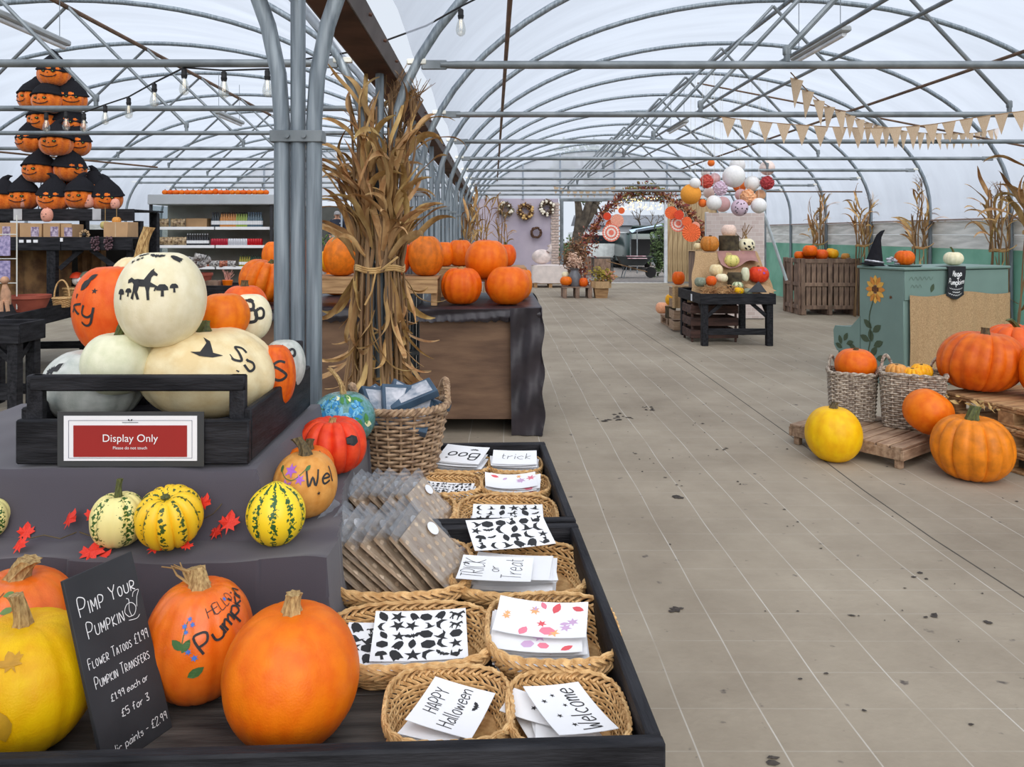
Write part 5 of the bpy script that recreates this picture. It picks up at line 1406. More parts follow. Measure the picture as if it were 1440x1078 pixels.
MB().box((x0 + .02, (yF + yB) / 2 + .05, 1.3), (.012, yB - yF - .1, 1.55), .002).build('side_glass', glass_mat('chiller_glass', (226, 232, 232), .12), CH)
for x in (x0 + .03, x1 - .08): MB().box((x, yF + .07, 1.3), (.045, .045, 1.6), .004).build('post', M_DARKT, CH)
SHZ = (1.70, 1.385, 1.02)
for i, z in enumerate(SHZ):
    for a, b in ((x0 + .05, (x0 + x1) / 2 - .01), ((x0 + x1) / 2 + .01, x1 - .09)):
        MB().box(((a + b) / 2, yF + .42 + .02 * i, z - .012), (b - a, .5, .02), .003).build('shelf', M_CHILL, CH)
        MB().box(((a + b) / 2, yF + .165 + .02 * i, z - .012), (b - a, .012, .05), .003).build('price_strip', M_WHITE, CH)
def prod(name, mesh, cat, lab, group, px, shelf, dy=.25, rz=0.0, sc=1.0):
    Y = yF + dy; return tag(link(name, mesh, None, ((px - CX) * Y / F, Y, SHZ[shelf] + .002), (0, 0, rz), (sc, sc, sc)), lab, cat, group)
def bottle_mesh(c, cap):
    mb = MB(); mb.lathe([(.034, 0), (.036, .02), (.036, .14), (.015, .2), (.014, .235)], 12); mb.lathe([(.017, .235), (.017, .262), (.01, .264)], 10, mi=1)
    mb.lathe([(.0365, .05), (.0366, .115)], 12, mi=2)
    return mb.mesh('bottle', [mat('drink_%d_%d_%d' % c, c, .15, .1), mat('cap_%d_%d_%d' % cap, cap, .4), M_WHITE])
def can_mesh(c): return MB().lathe([(.028, 0), (.033, .008), (.033, .11), (.026, .122), (.024, .118)], 14).mesh('drink_can', mat('can_%d_%d_%d' % c, c, .25, .1, metal=.2))
BT = [bottle_mesh((52, 60, 66), (60, 60, 66)), bottle_mesh((206, 140, 76), (60, 40, 36)), bottle_mesh((150, 170, 80), (40, 40, 40)), bottle_mesh((92, 112, 124), (90, 110, 130))]
k = 0
for grp_i, (n, a, nm) in enumerate(((3, 300, 'dark bottle with white label on the top chiller shelf'), (7, 312, 'amber drink bottle on the top chiller shelf'), (5, 333, 'pale green drink bottle on the top chiller shelf'), (6, 350, 'blue grey bottle at the right of the top chiller shelf'))):
    for q in range(n): prod('drink_bottle', BT[grp_i], 'bottle', nm, 'bottles on the top chiller shelf', a + q * 3.4, 0, .28)
CN = [can_mesh((176, 36, 56)), can_mesh((206, 206, 212)), can_mesh((190, 24, 34))]
for grp_i, (n, a, nm) in enumerate(((7, 299, 'crimson drink can on the middle chiller shelf'), (8, 323, 'silver drink can on the middle chiller shelf'), (6, 350, 'bright red drink can on the middle chiller shelf'))):
    for q in range(n): prod('drink_can', CN[grp_i], 'can', nm, 'cans on the middle chiller shelf', a + q * 3.35, 1, .27)
DB = bottle_mesh((40, 40, 46), (210, 210, 214))
for q in range(9): prod('drink_bottle', DB, 'bottle', 'black bottle with pale cap on the middle chiller shelf', 'black bottles in the chiller', 264 + q * 3.5, 1, .28, sc=.8)
G1 = bottle_mesh((150, 140, 50), (40, 60, 40)); G2_ = bottle_mesh((40, 70, 50), (30, 40, 34))
for q in range(5): prod('drink_bottle', G1, 'bottle', 'yellow drink bottle on the lowest chiller shelf', 'bottles on the lowest chiller shelf', 338 + q * 3.2, 2, .3, sc=.75)
for q in range(6): prod('drink_bottle', G2_, 'bottle', 'dark green bottle on the lowest chiller shelf', 'bottles on the lowest chiller shelf', 354 + q * 3.1, 2, .3, sc=.75)
def bag_mesh(c, c2, w=.2, h=.12, d=.08):
    def f(sg):
        return lambda u, v: ((u - .5) * w * sg, -d / 2 * sin(pi * min(1, max(0, u))) ** .5 * sin(pi * v) ** .6 * sg, h * v + .004 * sin(u * 21))
    mb = MB().grid(f(1), 10, 6).grid(f(-1), 10, 6)
    return mb.mesh('snack_bag', mat('bag_%d_%d_%d' % c, c, .4, .3, 26, .2, 40, col2=c2))
BG = [bag_mesh((206, 180, 140), (90, 66, 48)), bag_mesh((214, 210, 206), (50, 44, 48)), bag_mesh((196, 120, 90), (90, 40, 36))]
for i, (px, shf, b, nm) in enumerate(((227, 0, 0, 'tan snack bag at the left of the top chiller shelf'), (250, 0, 0, 'tan snack bag second along the top chiller shelf'), (232, 1, 0, 'tan snack bag at the left of the middle chiller shelf'), (252, 1, 0, 'tan snack bag second along the middle chiller shelf'))): prod('snack_bag', BG[b], 'bag', nm, 'snack bags in the chiller', px, shf, .25, sc=1.25)
rb_ = random.Random(8)
for i in range(16): o = prod('snack_bag', BG[1 if i % 3 else 2], 'bag', 'black and white snack bag jumbled on the lowest chiller shelf', 'jumbled bags on the lowest chiller shelf', 262 + (i % 8) * 9, 2, .22 + .12 * (i // 8), rb_.uniform(-.5, .5), .9)
t = thing('cardboard_box', 'plain cardboard box on the top chiller shelf', 'box', ((279 - CX) * 13.4 / F, 13.4, SHZ[0])); MB().box((0, 0, .08), (.37, .2, .16), .004).build('carton', M_CARD, t)
# mini pumpkins along the chiller top
for q in range(19):
    px = 232 + q * 7.9; Y = 13.12
    pumpkin('mini orange pumpkin in the row on top of the chiller', ((px - CX) * Y / F, Y, 2.262), .05 + .008 * ((q * 7) % 3), .075 + .02 * (q in (9,)), M_ORANGE, 'ribbed', (.5, .14, .4, M_STEMBRN), q * 1.3, group='mini pumpkins on the chiller', nt=24)
# black table and pots in front of the chiller
black_table('low black table in front of the chiller', (331 - CX) * 10.6 / F, 10.6, .9, .7, .88, group=None)
bowl('terracotta bowl of snack bags in front of the chiller', 283, 385, 10.9, .84, .16, .2, M_TERRC)
for i, (px, py) in enumerate(((268, 371), (279, 367), (291, 371), (284, 376))): tag(link('snack_bag', BG[1], None, P(px, py, 10.88), (.3, .2, i * .9), (.9,) * 3), 'black and white snack bag piled in the terracotta bowl', 'bag', 'bags in the terracotta bowl')
pp = P(295, 395, 10.75)
t = thing('wooden_planter', 'small grey wooden planter box before the chiller', 'planter', (pp.x, 10.75, .84)); 
for s in (-1, 1): MB().box((0, s * .08, .05), (.28, .015, .1), .002).build('side_board', M_OLDWOOD, t); MB().box((s * .135, 0, .05), (.012, .15, .1), .002).build('end_board', M_OLDWOOD, t)
pp = P(320, 394, 10.8); t = thing('dried_flower_pot', 'orange pot of dried pink grasses before the chiller', 'pot', (pp.x, 10.8, .84))
MB().lathe([(.055, 0), (.075, .1), (.07, .105)], 16).build('pot', M_ORANGE, t)
gm = MB(); rg = random.Random(1)
for k in range(22): gm.tube([(rg.uniform(-.04, .04), rg.uniform(-.04, .04), .1), (rg.uniform(-.09, .09), rg.uniform(-.06, .06), rg.uniform(.18, .26))], .003, 4)
gm.build('dried_grass', mat('pink_grass', (206, 150, 136), .8), t)
# ================================================================== CENTRE AND BACK
def small_p(label, px, py, Y, rp, m, kind='ribbed', stem=(.35, .13, .3, M_STEMBRN), asp=.8, group='squashes on the tiered table', nt=36, **kw):
    """pumpkin whose middle shows at px, py with a radius of rp pixels"""
    R = rp * Y / F; h = 2 * R * asp; c = P(px, py, Y)
    return pumpkin(label, (c.x, Y, c.z - h / 2), R, h, m, kind, stem, group=group, nt=nt, **kw)
black_table('black display table with tiered squash display', 4.0, 10.87, 1.07, 1.33, .744, fascia=.15, group=None)
tk = MB().box((2.925, 11.35, .655), (.004, .07, .1)).build('price_ticket', M_WHITE, [o for o in bpy.data.objects if o.get('label') == 'black display table with tiered squash display'][0])
tk.parent = None; tk.parent = [o for o in bpy.data.objects if o.get('label') == 'black display table with tiered squash display'][0]; tk.location = (-4.0, -10.87, 0)
# hessian-draped riser
def riser(u, v):
    xs = -1 + 2 * u
    top = 1.325; z0 = .70; r = random.Random(1)
    if v < .4: return (3.56 + xs * .47, 12.3 - .55 * v / .4, top + .004 * sin(u * 20))
    q = (v - .4) / .6
    return (3.56 + xs * (.47 + .17 * q * abs(xs)) + .02 * sin(9 * q + u * 14) * q, 11.75 - .32 * q - .03 * sin(u * 24) * q - .02 * sin(u * 11 + 2) * q, top - (top - z0) * q)
t = thing('hessian_riser', 'hessian cloth draped over the tier on the black table', 'cloth', (0, 0, 0))
MB().grid(riser, 50, 26).build('hessian_cloth', M_HESSIAN, t)
MB().box((3.56, 12.0, 1.03), (.9, .5, .58), .01).build('tier_box', M_OLDWOOD, t)
def sash(u, v): return (3.42 + .58 * u, 11.73 - .2 * v * v - .02 * sin(u * 16), 1.333 - .20 * v - .06 * sin(u * 6) * v)
MB().grid(sash, 24, 8).build('mauve_sash', mat('mauve_cloth', (166, 124, 118), .85, .1, 8), t)
hr = MB().grid(lambda u, v: (3.72 + .33 * u + .03 * v, 11.4 - .35 * v + .03 * sin(u * 9), .80 - .06 * v + .03 * sin(u * 7 + 1) + .05 * sin(pi * u) * (1 - v)), 16, 10).build('hessian_cloth', M_HESSIAN, t)
sq = 'squashes on the tiered table'
small_p('small yellow white squash at the left of the top tier', 981, 346, 11.9, 5.5, M_CREAMP)
small_p('knobbly ginger pumpkin on the top tier', 998, 343, 11.85, 13, mat('ginger_pumpkin', (206, 130, 50), .5, .15, 6, .2, 20), 'deep', (.3, .15, .5, M_STEMBRN), .82)
tb = thing('log_slice', 'dark wooden log standing on the top tier', 'log', P(1025, 354, 11.9)); lw = 11.9 / F
MB().lathe([(14 * lw, 0), (13.5 * lw, 10 * lw), (14 * lw, 23 * lw)], 16).build('bark', mat('dark_bark', (88, 78, 58), .9, .3, 12, .5, 40, col2=(54, 46, 36)), tb)
MB().lathe([(13 * lw, 23 * lw), (.01, 23.6 * lw)], 16).build('cut_face', M_STEMTAN, tb)
small_p('pale pink pumpkin with carved look on the log', 1025, 324.5, 11.9, 10.5, mat('pink_white_pumpkin', (236, 206, 190), .5, .1, 5), 'ribbed', None, .8)
r, d = small_p('white pumpkin with dark painted marks on the top tier', 1050, 345, 11.85, 11.5, M_WHITEP, 'smooth', (.4, .1, .2, M_STEMTAN), .8)
dd = d()
for x, y, a in ((-.07, .03, .5), (.0, -.02, 1.2), (.06, .03, 0), (.03, -.06, 2), (-.05, -.05, .8), (.09, -.03, 1)): dd.shape('leaf', x, y, .06, a)
dd.build('painted_design', M_BLACK, r)
tw = MB(); rt2 = random.Random(3)
for k in range(9): tw.tube([P(1048 + rt2.uniform(-6, 4), 338, 12.0), P(1044 + rt2.uniform(-14, 14), rt2.uniform(312, 326), 12.0)], .006, 4)
tag(tw.build('twig_bunch', M_STALK), 'bunch of bare twigs behind the painted white pumpkin', 'twigs')
small_p('long yellow green squash at the tier front', 1029, 367, 11.62, 10.5, gourd_mat('yellow_delicata', (236, 222, 130), (120, 150, 60), 8, 1.75), 'smooth', None, .78)
small_p('cream squash above the white one', 1007, 380, 11.4, 9.5, M_CREAMP, 'ribbed', None, .85)
small_p('white squash in the middle of the table', 1015, 391, 11.25, 8.5, M_WHITEP, 'ribbed', None, .7)
small_p('orange squash in the middle of the table', 1000, 395, 11.2, 7.5, M_TERRA, 'smooth', None, .9)
small_p('grey green squash at the left of the table', 985, 396.5, 11.25, 8.5, M_GREYG, 'ribbed', None, .75)
small_p('red orange pumpkin painted with flowers on the right of the table', 1067, 386, 11.5, 14, M_REDP, 'ribbed', (.25, .12, .3, M_STEMBRN), .78)[1](-pi / 2, 1.2).shape('petal5', -.03, .03, .06, 0).shape('petal5', .03, -.02, .05, 0).shape('leaf', .08, .03, .06, 1).build('painted_design', PUR, [o for o in bpy.data.objects if o.get('label', '').startswith('red orange pumpkin painted with flowers')][0])
small_p('small bright yellow squash at the table front', 1039, 409, 11.05, 7, M_YELLOW, 'smooth', None, .7)
small_p('striped green squash behind the yellow one', 1037, 402, 11.25, 8, gourd_mat('green_white_squash', (214, 220, 180), (70, 104, 60), 7, 1.5), 'smooth', None, .7)
small_p('dark grey green squash at the table front', 1052, 410, 11.05, 6.5, M_GREYG, 'smooth', None, .7)
small_p('pale green gourd standing by the bark', 1048, 386, 11.4, 6, M_PALEGRN, 'tall', None, 1.6, name='gourd', cat='gourd')
tb = thing('bark_log', 'upright piece of bark in the middle of the table', 'log', (P(1035, 405, 11.35).x, 11.42, .72))
MB().lathe([(.12, 0), (.1, .12), (.11, .26), (.095, .3)], 11).build('bark', MATS['dark_bark'], tb)
hs = MB(); rh = random.Random(6)
for k in range(260):
    c = Vector((3.25 + rh.uniform(-.22, .3), 11.15 + rh.uniform(-.18, .18), .72 + rh.uniform(0, .13) * (1 - abs(rh.uniform(-1, 1)))))
    dv = Vector((rh.uniform(-1, 1), rh.uniform(-1, 1), rh.uniform(-.5, .6))).normalized() * .09
    hs.tube([c - dv, c + dv], .0035, 3, False)
tag(hs.build('loose_straw', M_STRAW), 'loose straw between the squashes on the black table', 'straw', kind='stuff')
dc_ = MB().prism([(-.16, 0), (.12, 0), (.02, .16)], .02, Matrix.Translation(P(1066, 411, 11.0)) @ Matrix.Rotation(pi / 2 - .3, 4, 'X')).build('dark_felt_leaf', mat('dark_felt', (70, 72, 76), .9))
tag(dc_, 'dark grey folded felt triangle at the table front', 'felt')
# pallets
def pallet(label, x, y, z, w, d, h=.144, rz=0.0, m=M_PALLETWOOD, nb=7, group=None, name='pallet'):
    """origin at the front left corner"""
    t = thing(name, label, 'pallet', (x, y, z), rz, group=group)
    top = MB().box((0, 0, 0), (w, d / nb * .86, .02), .003).mesh('top_board', m)
    for k in range(nb): link('top_board', top, t, loc=(w / 2, d * (k + .5) / nb, h - .01))
    for xx in (.06, w / 2, w - .06): MB().box((xx, d / 2, h - .032), (.1, d, .02), .003).build('cross_board', m, t)
    bb = MB().box((0, 0, 0), (.1, .12, h - .064), .004).mesh('block', m)
    for xx in (.06, w / 2, w - .06):
        for yy in (.07, d / 2, d - .07): link('block', bb, t, loc=(xx, yy, (h - .064) / 2 + .02))
        MB().box((xx, d / 2, .011), (.1, d, .018), .003).build('bottom_board', m, t)
    return t
pallet('worn pallet on the floor left of the tiered table', 2.98, 12.75, 0, .8, 1.0, .16, m=M_PALLETWOOD, nb=6)
tb = thing('log_slice', 'short log standing on the pallet by the tiered table', 'log', (P(943, 447, 13.1).x, 13.1, .162)); MB().lathe([(.095, 0), (.09, .1), (.095, .2)], 12).build('bark', MATS['dark_bark'], tb); MB().lathe([(.09, .2), (.01, .203)], 12).build('cut_face', M_STEMTAN, tb)
small_p('pinkish orange pumpkin on the pallet beside the table', 931, 433, 13.5, 9, mat('peach_pumpkin', (236, 168, 128), .5, .1, 5), 'ribbed', None, .85)
small_p('yellow pumpkin on the log beside the table', 943, 421.5, 13.1, 7.5, M_YELLOWO, 'ribbed', (.4, .14, .2, M_STEMGRN), 1.0)
small_p('orange pumpkin propped at the left table corner', 954, 391, 12.75, 9, M_ORANGE, 'ribbed', None, 1.0)
t = thing('slatted_crate', 'dark slatted crate standing under the tiered table', 'crate', (3.25, 11.55, 0))
for z in (.12, .3, .48):
    for s in (-1, 1): MB().box((0, s * .25, z), (.7, .02, .12), .004).build('slat', mat('dark_red_wood', (96, 70, 62), .8, .2, 4, .2, 30, stretch=(1, 6, 6), col2=(62, 46, 42)), t); MB().box((s * .34, 0, z), (.02, .48, .12), .004).build('slat', MATS['dark_red_wood'], t)
for sx in (-1, 1):
    for sy in (-1, 1): MB().box((sx * .32, sy * .225, .28), (.03, .03, .56), .003).build('corner_post', MATS['dark_red_wood'], t)

t = thing('upturned_crate', 'hessian-covered crate behind the left table corner', 'crate', (3.1, 12.62, 0))
for z in (.1, .28, .46, .64): MB().box((0, -.17, z), (.36, .02, .14), .004).build('slat', M_PALLETWOOD, t); MB().box((-.17, 0, z), (.02, .32, .14), .004).build('slat', M_PALLETWOOD, t); MB().box((.17, 0, z), (.02, .32, .14), .004).build('slat', M_PALLETWOOD, t)
MB().grid(lambda u, v: (-.21 + .42 * u, .18 - .4 * v if v < .5 else -.02 - .19 + .0 - .02 * sin(u * 20), .745 if v < .5 else .745 - .35 * (v - .5) * 2), 14, 10).build('hessian_cloth', M_HESSIAN, t)
# --- backdrop panel and steel stay
def brick_mat():
    m = bpy.data.materials.new('printed_brick'); m.use_nodes = True; N = m.node_tree.nodes; L = m.node_tree.links
    tc = N.new('ShaderNodeTexCoord'); mp = N.new('ShaderNodeMapping'); mp.inputs['Rotation'].default_value = (pi / 2, 0, 0)
    b = N.new('ShaderNodeTexBrick'); b.inputs['Scale'].default_value = 3.4; b.inputs['Mortar Size'].default_value = .012; b.inputs['Color1'].default_value = (*lin((214, 200, 194)), 1); b.inputs['Color2'].default_value = (*lin((202, 184, 178)), 1); b.inputs['Mortar'].default_value = (*lin((222, 214, 210)), 1)
    L.new(tc.outputs['Object'], mp.inputs[0]); L.new(mp.outputs[0], b.inputs[0]); L.new(b.outputs[0], N['Principled BSDF'].inputs['Base Color']); N['Principled BSDF'].inputs['Roughness'].default_value = .8
    return m
bd = thing('photo_backdrop', 'pinkish brick-print photo backdrop behind the tiered table', 'backdrop', (4.5, 14.3, 0))
MB().box((0, 0, 1.0), (1.08, .03, 1.96), .004).build('printed_panel', brick_mat(), bd)
for x in (-.52, .52): MB().box((x, .04, 1.0), (.06, .05, 2.0), .004).build('frame_post', mat('white_frame', (214, 212, 208), .6), bd)
for x in (-.45, .45): MB().bar((x, .05, 1.1), (x, .7, .02), .05, .05).build('stay', M_OLDWOOD, bd)
struct('trim_3', MB().tube([P(1073, 296, 14.6), P(1106, 394, 14.6)], .03, 8), mat('pale_steel', (190, 200, 204), .4, metal=.3), 'pale sloping steel stay beside the slatted bin')
struct('trim_4', MB().tube([(P(1074, 300, 14.9).x, 14.9, 0), (P(1074, 300, 14.9).x, 14.9, 2.7)], .05, 8), M_STEEL, 'steel post right of the brick-print backdrop')

# --- paper lanterns and pompoms
def lantern_mesh(m, ribs=9):
    mb = MB(); n, k = 24, 27
    def f(u, v):
        ph = pi * (.05 + .9 * v); r = 1 - .018 * abs(sin(ribs * 1.5 * ph))
        return (r * sin(ph) * cos(2 * pi * u), r * sin(ph) * sin(2 * pi * u), r * cos(ph))
    mb.grid(f, n, k); return mb.mesh('paper_shade', m)
def pom_mesh(m):
    mb = MB(); r = random.Random(2)
    mb.ball((0, 0, 0), .93, 26, 16)
    mb.v = [tuple(c * (1 + r.uniform(-.2, .12)) for c in p) for p in mb.v]
    mb.v = [tuple(Vector(p).normalized() * (.93 + r.uniform(-.22, .13))) for p in mb.v]
    return mb.mesh('tissue_petals', m, smooth=False)
PC = {'white': (240, 238, 236), 'orange': (240, 160, 60), 'dorange': (236, 120, 50), 'pink': (238, 196, 196), 'lilac': (214, 190, 206), 'peach': (240, 184, 140), 'red': (206, 92, 80), 'dred': (176, 66, 70), 'blush': (240, 218, 208)}
PM = {k: mat('paper_' + k, v, .85, .04, 6) for k, v in PC.items()}
LM_ = {}
for (px, py, rp, c, kind, Y, lab) in ((1032, 248, 15.8, 'white', 'l', 12.7, 'largest white paper lantern in the middle of the cluster'), (1037, 232, 11, 'white', 'l', 13.2, 'white paper lantern behind the largest one'), (1079, 236, 10.6, 'blush', 'l', 12.9, 'blush paper lantern at the top right of the cluster'),
        (1057.5, 257.5, 10.7, 'white', 'l', 12.9, 'white paper lantern right of the largest one'), (1040, 260, 10, 'dorange', 'l', 13.3, 'orange paper lantern hidden under the largest one'), (994, 255, 9.8, 'red', 'p', 12.8, 'red tissue pompom at the upper left'), (1005, 251, 8, 'pink', 'l', 12.9, 'pale pink paper lantern beside the red pompom'),
        (992, 243, 6.3, 'white', 'l', 13.0, 'small white paper lantern above the red pompom'), (977.5, 257.5, 7.8, 'white', 'l', 12.6, 'white paper lantern above the big orange one'), (971.5, 273, 14.5, 'orange', 'l', 12.7, 'big orange paper lantern at the left of the cluster'), (988, 285.5, 5.8, 'dorange', 'l', 12.7, 'small orange paper lantern right of the big orange one'),
        (1000, 229, 5, 'dorange', 'l', 12.6, 'tiny orange paper lantern hanging highest'), (1013, 265, 10.4, 'lilac', 'p', 12.6, 'lilac tissue pompom in the middle'), (1004, 285, 10.8, 'white', 'l', 12.6, 'white paper lantern at the lower left'), (1016, 287, 11, 'pink', 'l', 13.1, 'pink paper lantern behind the lower left white one'), (997, 271, 8, 'blush', 'l', 13.2, 'blush paper lantern under the red pompom'),
        (1052, 277.5, 11.5, 'peach', 'p', 12.8, 'peach tissue pompom at the right'), (1040, 292, 12, 'lilac', 'l', 12.7, 'pink dotted paper lantern lowest in the cluster'), (1067, 289, 11, 'white', 'l', 12.7, 'white paper lantern at the lower right'), (1079, 257, 9.8, 'dred', 'p', 12.8, 'dark red tissue pompom at the right end'), (1069, 274, 7.5, 'peach', 'l', 13.0, 'peach paper lantern between pompom and white lantern'), (1042, 274, 8.5, 'pink', 'l', 13.2, 'pink paper lantern behind the peach pompom')):
    key = (c, kind)
    if key not in LM_: LM_[key] = lantern_mesh(PM[c]) if kind == 'l' else pom_mesh(PM[c])
    R = rp * Y / F; p = P(px, py, Y)
    t = thing('paper_lantern' if kind == 'l' else 'tissue_pompom', lab, 'lantern' if kind == 'l' else 'pompom', p, group='paper lanterns and pompoms in the hanging cluster')
    link('paper_shade' if kind == 'l' else 'tissue_petals', LM_[key], t, scale=(R, R, R))
    zt_ = Z0 + (ZA - Z0) * sqrt(max(0, 1 - ((p.x - R_CX) / R_A) ** 2)) - .03
    MB().tube([(0, 0, R * .95), (0, 0, zt_ - p.z)], .003, 4).build('cord', M_CLAMP, t)
    if 'dotted' in lab:
        dmb = MB(); rd = random.Random(1)
        for k in range(14):
            d_ = Vector((rd.uniform(-1, 1), -1, rd.uniform(-1, 1))).normalized(); dmb.ball(d_ * R, R * .08, 6, 4)
        dmb.build('dot', M_BLACK, t)

# --- leaf arch with paper fans
def scatter_leaves(mb, path, rad, n, s, seed, mi=None, squash=1.0):
    r = random.Random(seed); m = len(path) - 1
    for k in range(n):
        q = r.uniform(0, m); i = min(int(q), m - 1); c = path[i].lerp(path[i + 1], q - i)
        rr = rad(q / m) if callable(rad) else rad
        d = Vector((r.gauss(0, 1), r.gauss(0, 1), r.gauss(0, 1))).normalized() * rr * r.uniform(.3, 1)
        u = Vector((r.gauss(0, 1), r.gauss(0, 1), r.gauss(0, 1))).normalized(); v = u.orthogonal().normalized(); z = s * r.uniform(.6, 1.3); w = u.cross(v)
        p = c + d
        mb.add([p - u * z, p + v * z * .5 + w * z * .15, p + u * z, p - v * z * .5 + w * z * .15], [(0, 1, 2, 3)], mi if mi is not None else 0)
YA = 20.0
apath = [P(*q, YA) for q in ((816, 398), (817, 372), (824, 345), (838, 318), (855, 293), (880, 273), (908, 266), (938, 276), (964, 294), (984, 318), (996, 348), (1001, 372), (1002, 399))]
ar = thing('leaf_arch', 'autumn leaf arch in front of the far entrance', 'arch', (0, 0, 0))
MB().tube(apath, .03, 8).build('arch_frame', M_STALK, ar)
def arad(t): return .34 if t < .22 else (.17 + .1 * exp(-((t - .52) / .12) ** 2))
for i, (c1, c2, n, seed) in enumerate((((128, 52, 48), (88, 34, 36), 900, 1), ((176, 112, 62), (126, 74, 44), 800, 2), ((206, 146, 130), (170, 100, 90), 260, 3))):
    mb = MB(); scatter_leaves(mb, apath, arad, n, .055, seed); tag(mb.build('foliage', mat('autumn_leaf_%d' % i, c1, .8, .2, 9, col2=c2), ar, smooth=False), kind='stuff')
mb = MB(); scatter_leaves(mb, apath[5:8], .26, 260, .06, 8); tag(mb.build('foliage', mat('olive_leaf', (142, 132, 66), .8, .2, 9, col2=(100, 92, 48)), ar, smooth=False), kind='stuff')
def fan_mesh(m, m2=None):
    mb = MB(); n = 40
    rings = [0.05, .3, .5, .68, .85, 1.0]
    for q in range(len(rings) - 1):
        vs = []
        for rr in (rings[q], rings[q + 1]):
            for j in range(n): a = 2 * pi * j / n; vs.append(Vector((rr * cos(a), (.07 if j % 2 else 0) * rr, rr * sin(a))))
        mb.add(vs, [(j, (j + 1) % n, n + (j + 1) % n, n + j) for j in range(n)], q % 2 if m2 else 0)
    mb.lathe([(.07, -.04), (.07, .04)], 12, axis=Matrix.Rotation(pi / 2, 3, 'X'))
    return mb.mesh('pleated_disc', [m, m2] if m2 else m, smooth=False)
FC = {'red': mat('fan_red', (222, 76, 46), .8), 'orange': mat('fan_orange', (238, 110, 60), .8), 'pink': mat('fan_pink', (238, 168, 144), .8), 'cream': mat('fan_cream', (244, 224, 214), .8), 'coral': mat('fan_coral', (232, 130, 110), .8)}
FMs = {}
for (px, py, rp, c, lab, dy) in ((854, 304, 5.6, 'red', 'red paper fan at the upper left of the arch', -.1), (874, 296, 4.6, 'orange', 'small orange paper fan highest on the left', -.15), (868, 310, 9.2, 'pink', 'pink paper fan on the left of the arch', -.2), (860, 317, 8.5, 'orange', 'orange paper fan between the pink and striped ones', -.05), (859.6, 327, 12.6, 'striped', 'cream striped paper fan lowest on the left', -.3),
        (944, 299, 9, 'orange', 'orange paper fan at the upper right of the arch', -.1), (955, 302, 6.8, 'red', 'red paper fan second on the right of the arch', -.2), (954, 314, 12, 'striped', 'cream striped paper fan on the right of the arch', -.05), (966, 311.5, 7, 'orange', 'small orange paper fan beside the striped one', -.15), (972.5, 327, 13, 'orange', 'big orange paper fan lowest on the right', -.3), (978, 318, 6.5, 'pink', 'pink paper fan peeping out at the right end', -.02)):
    if c not in FMs: FMs[c] = fan_mesh(FC['coral'], FC['cream']) if c == 'striped' else fan_mesh(FC[c])
    Y = 19.6 + dy; R = rp * Y / F; p = P(px, py, Y)
    t = thing('paper_fan', lab, 'paper fan', p, group='pleated paper fans on the leaf arch'); link('pleated_disc', FMs[c], t, scale=(R, R, R))
    best = min(range(len(apath) * 8 - 8), key=lambda q: abs(apath[q // 8].lerp(apath[q // 8 + 1], (q % 8) / 8).x - p.x))
    top = apath[best // 8].lerp(apath[best // 8 + 1], (best % 8) / 8)
    MB().tube([(0, .03, R * .5), (0, YA - Y, top.z - p.z)], .003, 4).build('cord', M_CLAMP, t)
# warm fairy-light net under the arch
fl_ = MB(); rf = random.Random(5)
for k in range(90):
    p = P(868 + rf.uniform(0, 62), 277 + rf.uniform(0, 18), 20.6); fl_.ball(p, .016, 5, 3)
fw = MB()
for k in range(9): fw.tube([P(870 + k * 7.3, 272, 20.6), P(870 + k * 7.3, 295, 20.6)], .003, 3)
lt = thing('fairy_light_curtain', 'warm lit fairy light curtain under the arch', 'fairy lights', (0, 0, 0)); fw.tube([P(866, 272, 20.6), P(934, 272, 20.6)], .004, 3); fw.build('wire', M_BLACK, lt)
tag(fl_.build('bulb', mat('fairy_warm', (255, 214, 150), .5, emis=2.2), lt), kind='stuff')

# --- wreaths
def wreath(label, px, py, rp, white, seed, dark=False):
    Y = YB - .1; R = rp * Y / F; p = P(px, py, Y); r = random.Random(seed)
    t = thing('wreath', label, 'wreath', p, group='wreaths on the lilac wall')
    ring_ = [Vector((R * .64 * cos(2 * pi * i / 24), 0, R * .64 * sin(2 * pi * i / 24))) for i in range(25)]
    mb = MB()
    for k in range(9): mb.tube([q * (1 + .22 * r.uniform(-1, 1)) + Vector((0, r.uniform(-.05, .02), 0)) for q in ring_[:-1]], .02, 4, closed=True)
    mb.build('twig_ring', mat('wreath_twig', (92, 66, 52), .9, .3, 20), t)
    if not dark:
        lv = MB(); scatter_leaves(lv, ring_, R * .36, 300, .05, seed); tag(lv.build('leaves', mat('wreath_leaf_%d' % seed, [(112, 96, 78), (146, 112, 72), (110, 104, 84)][seed % 3], .9, .3, 14), t, smooth=False), kind='stuff')
    for k in range(white):
        a = r.uniform(0, 6.28); q = R * r.uniform(.55, .9); MB().ball((q * cos(a), -.1, q * sin(a)), .03 + .02 * r.random(), 8, 6).build('pale_flower', mat('wreath_white', (232, 224, 206), .8) if seed != 4 else mat('wreath_tan', (206, 170, 110), .8), t)
wreath('wreath with white roses leftmost on the lilac wall', 711, 294, 11.8, 9, 2); wreath('brown wreath with tan flowers second on the lilac wall', 739, 296.5, 13, 14, 4); wreath('wreath thick with white flowers nearest the door', 769, 292, 12.5, 22, 3); wreath('plain dark twig wreath hanging lowest', 754, 327, 10.5, 0, 5, True)

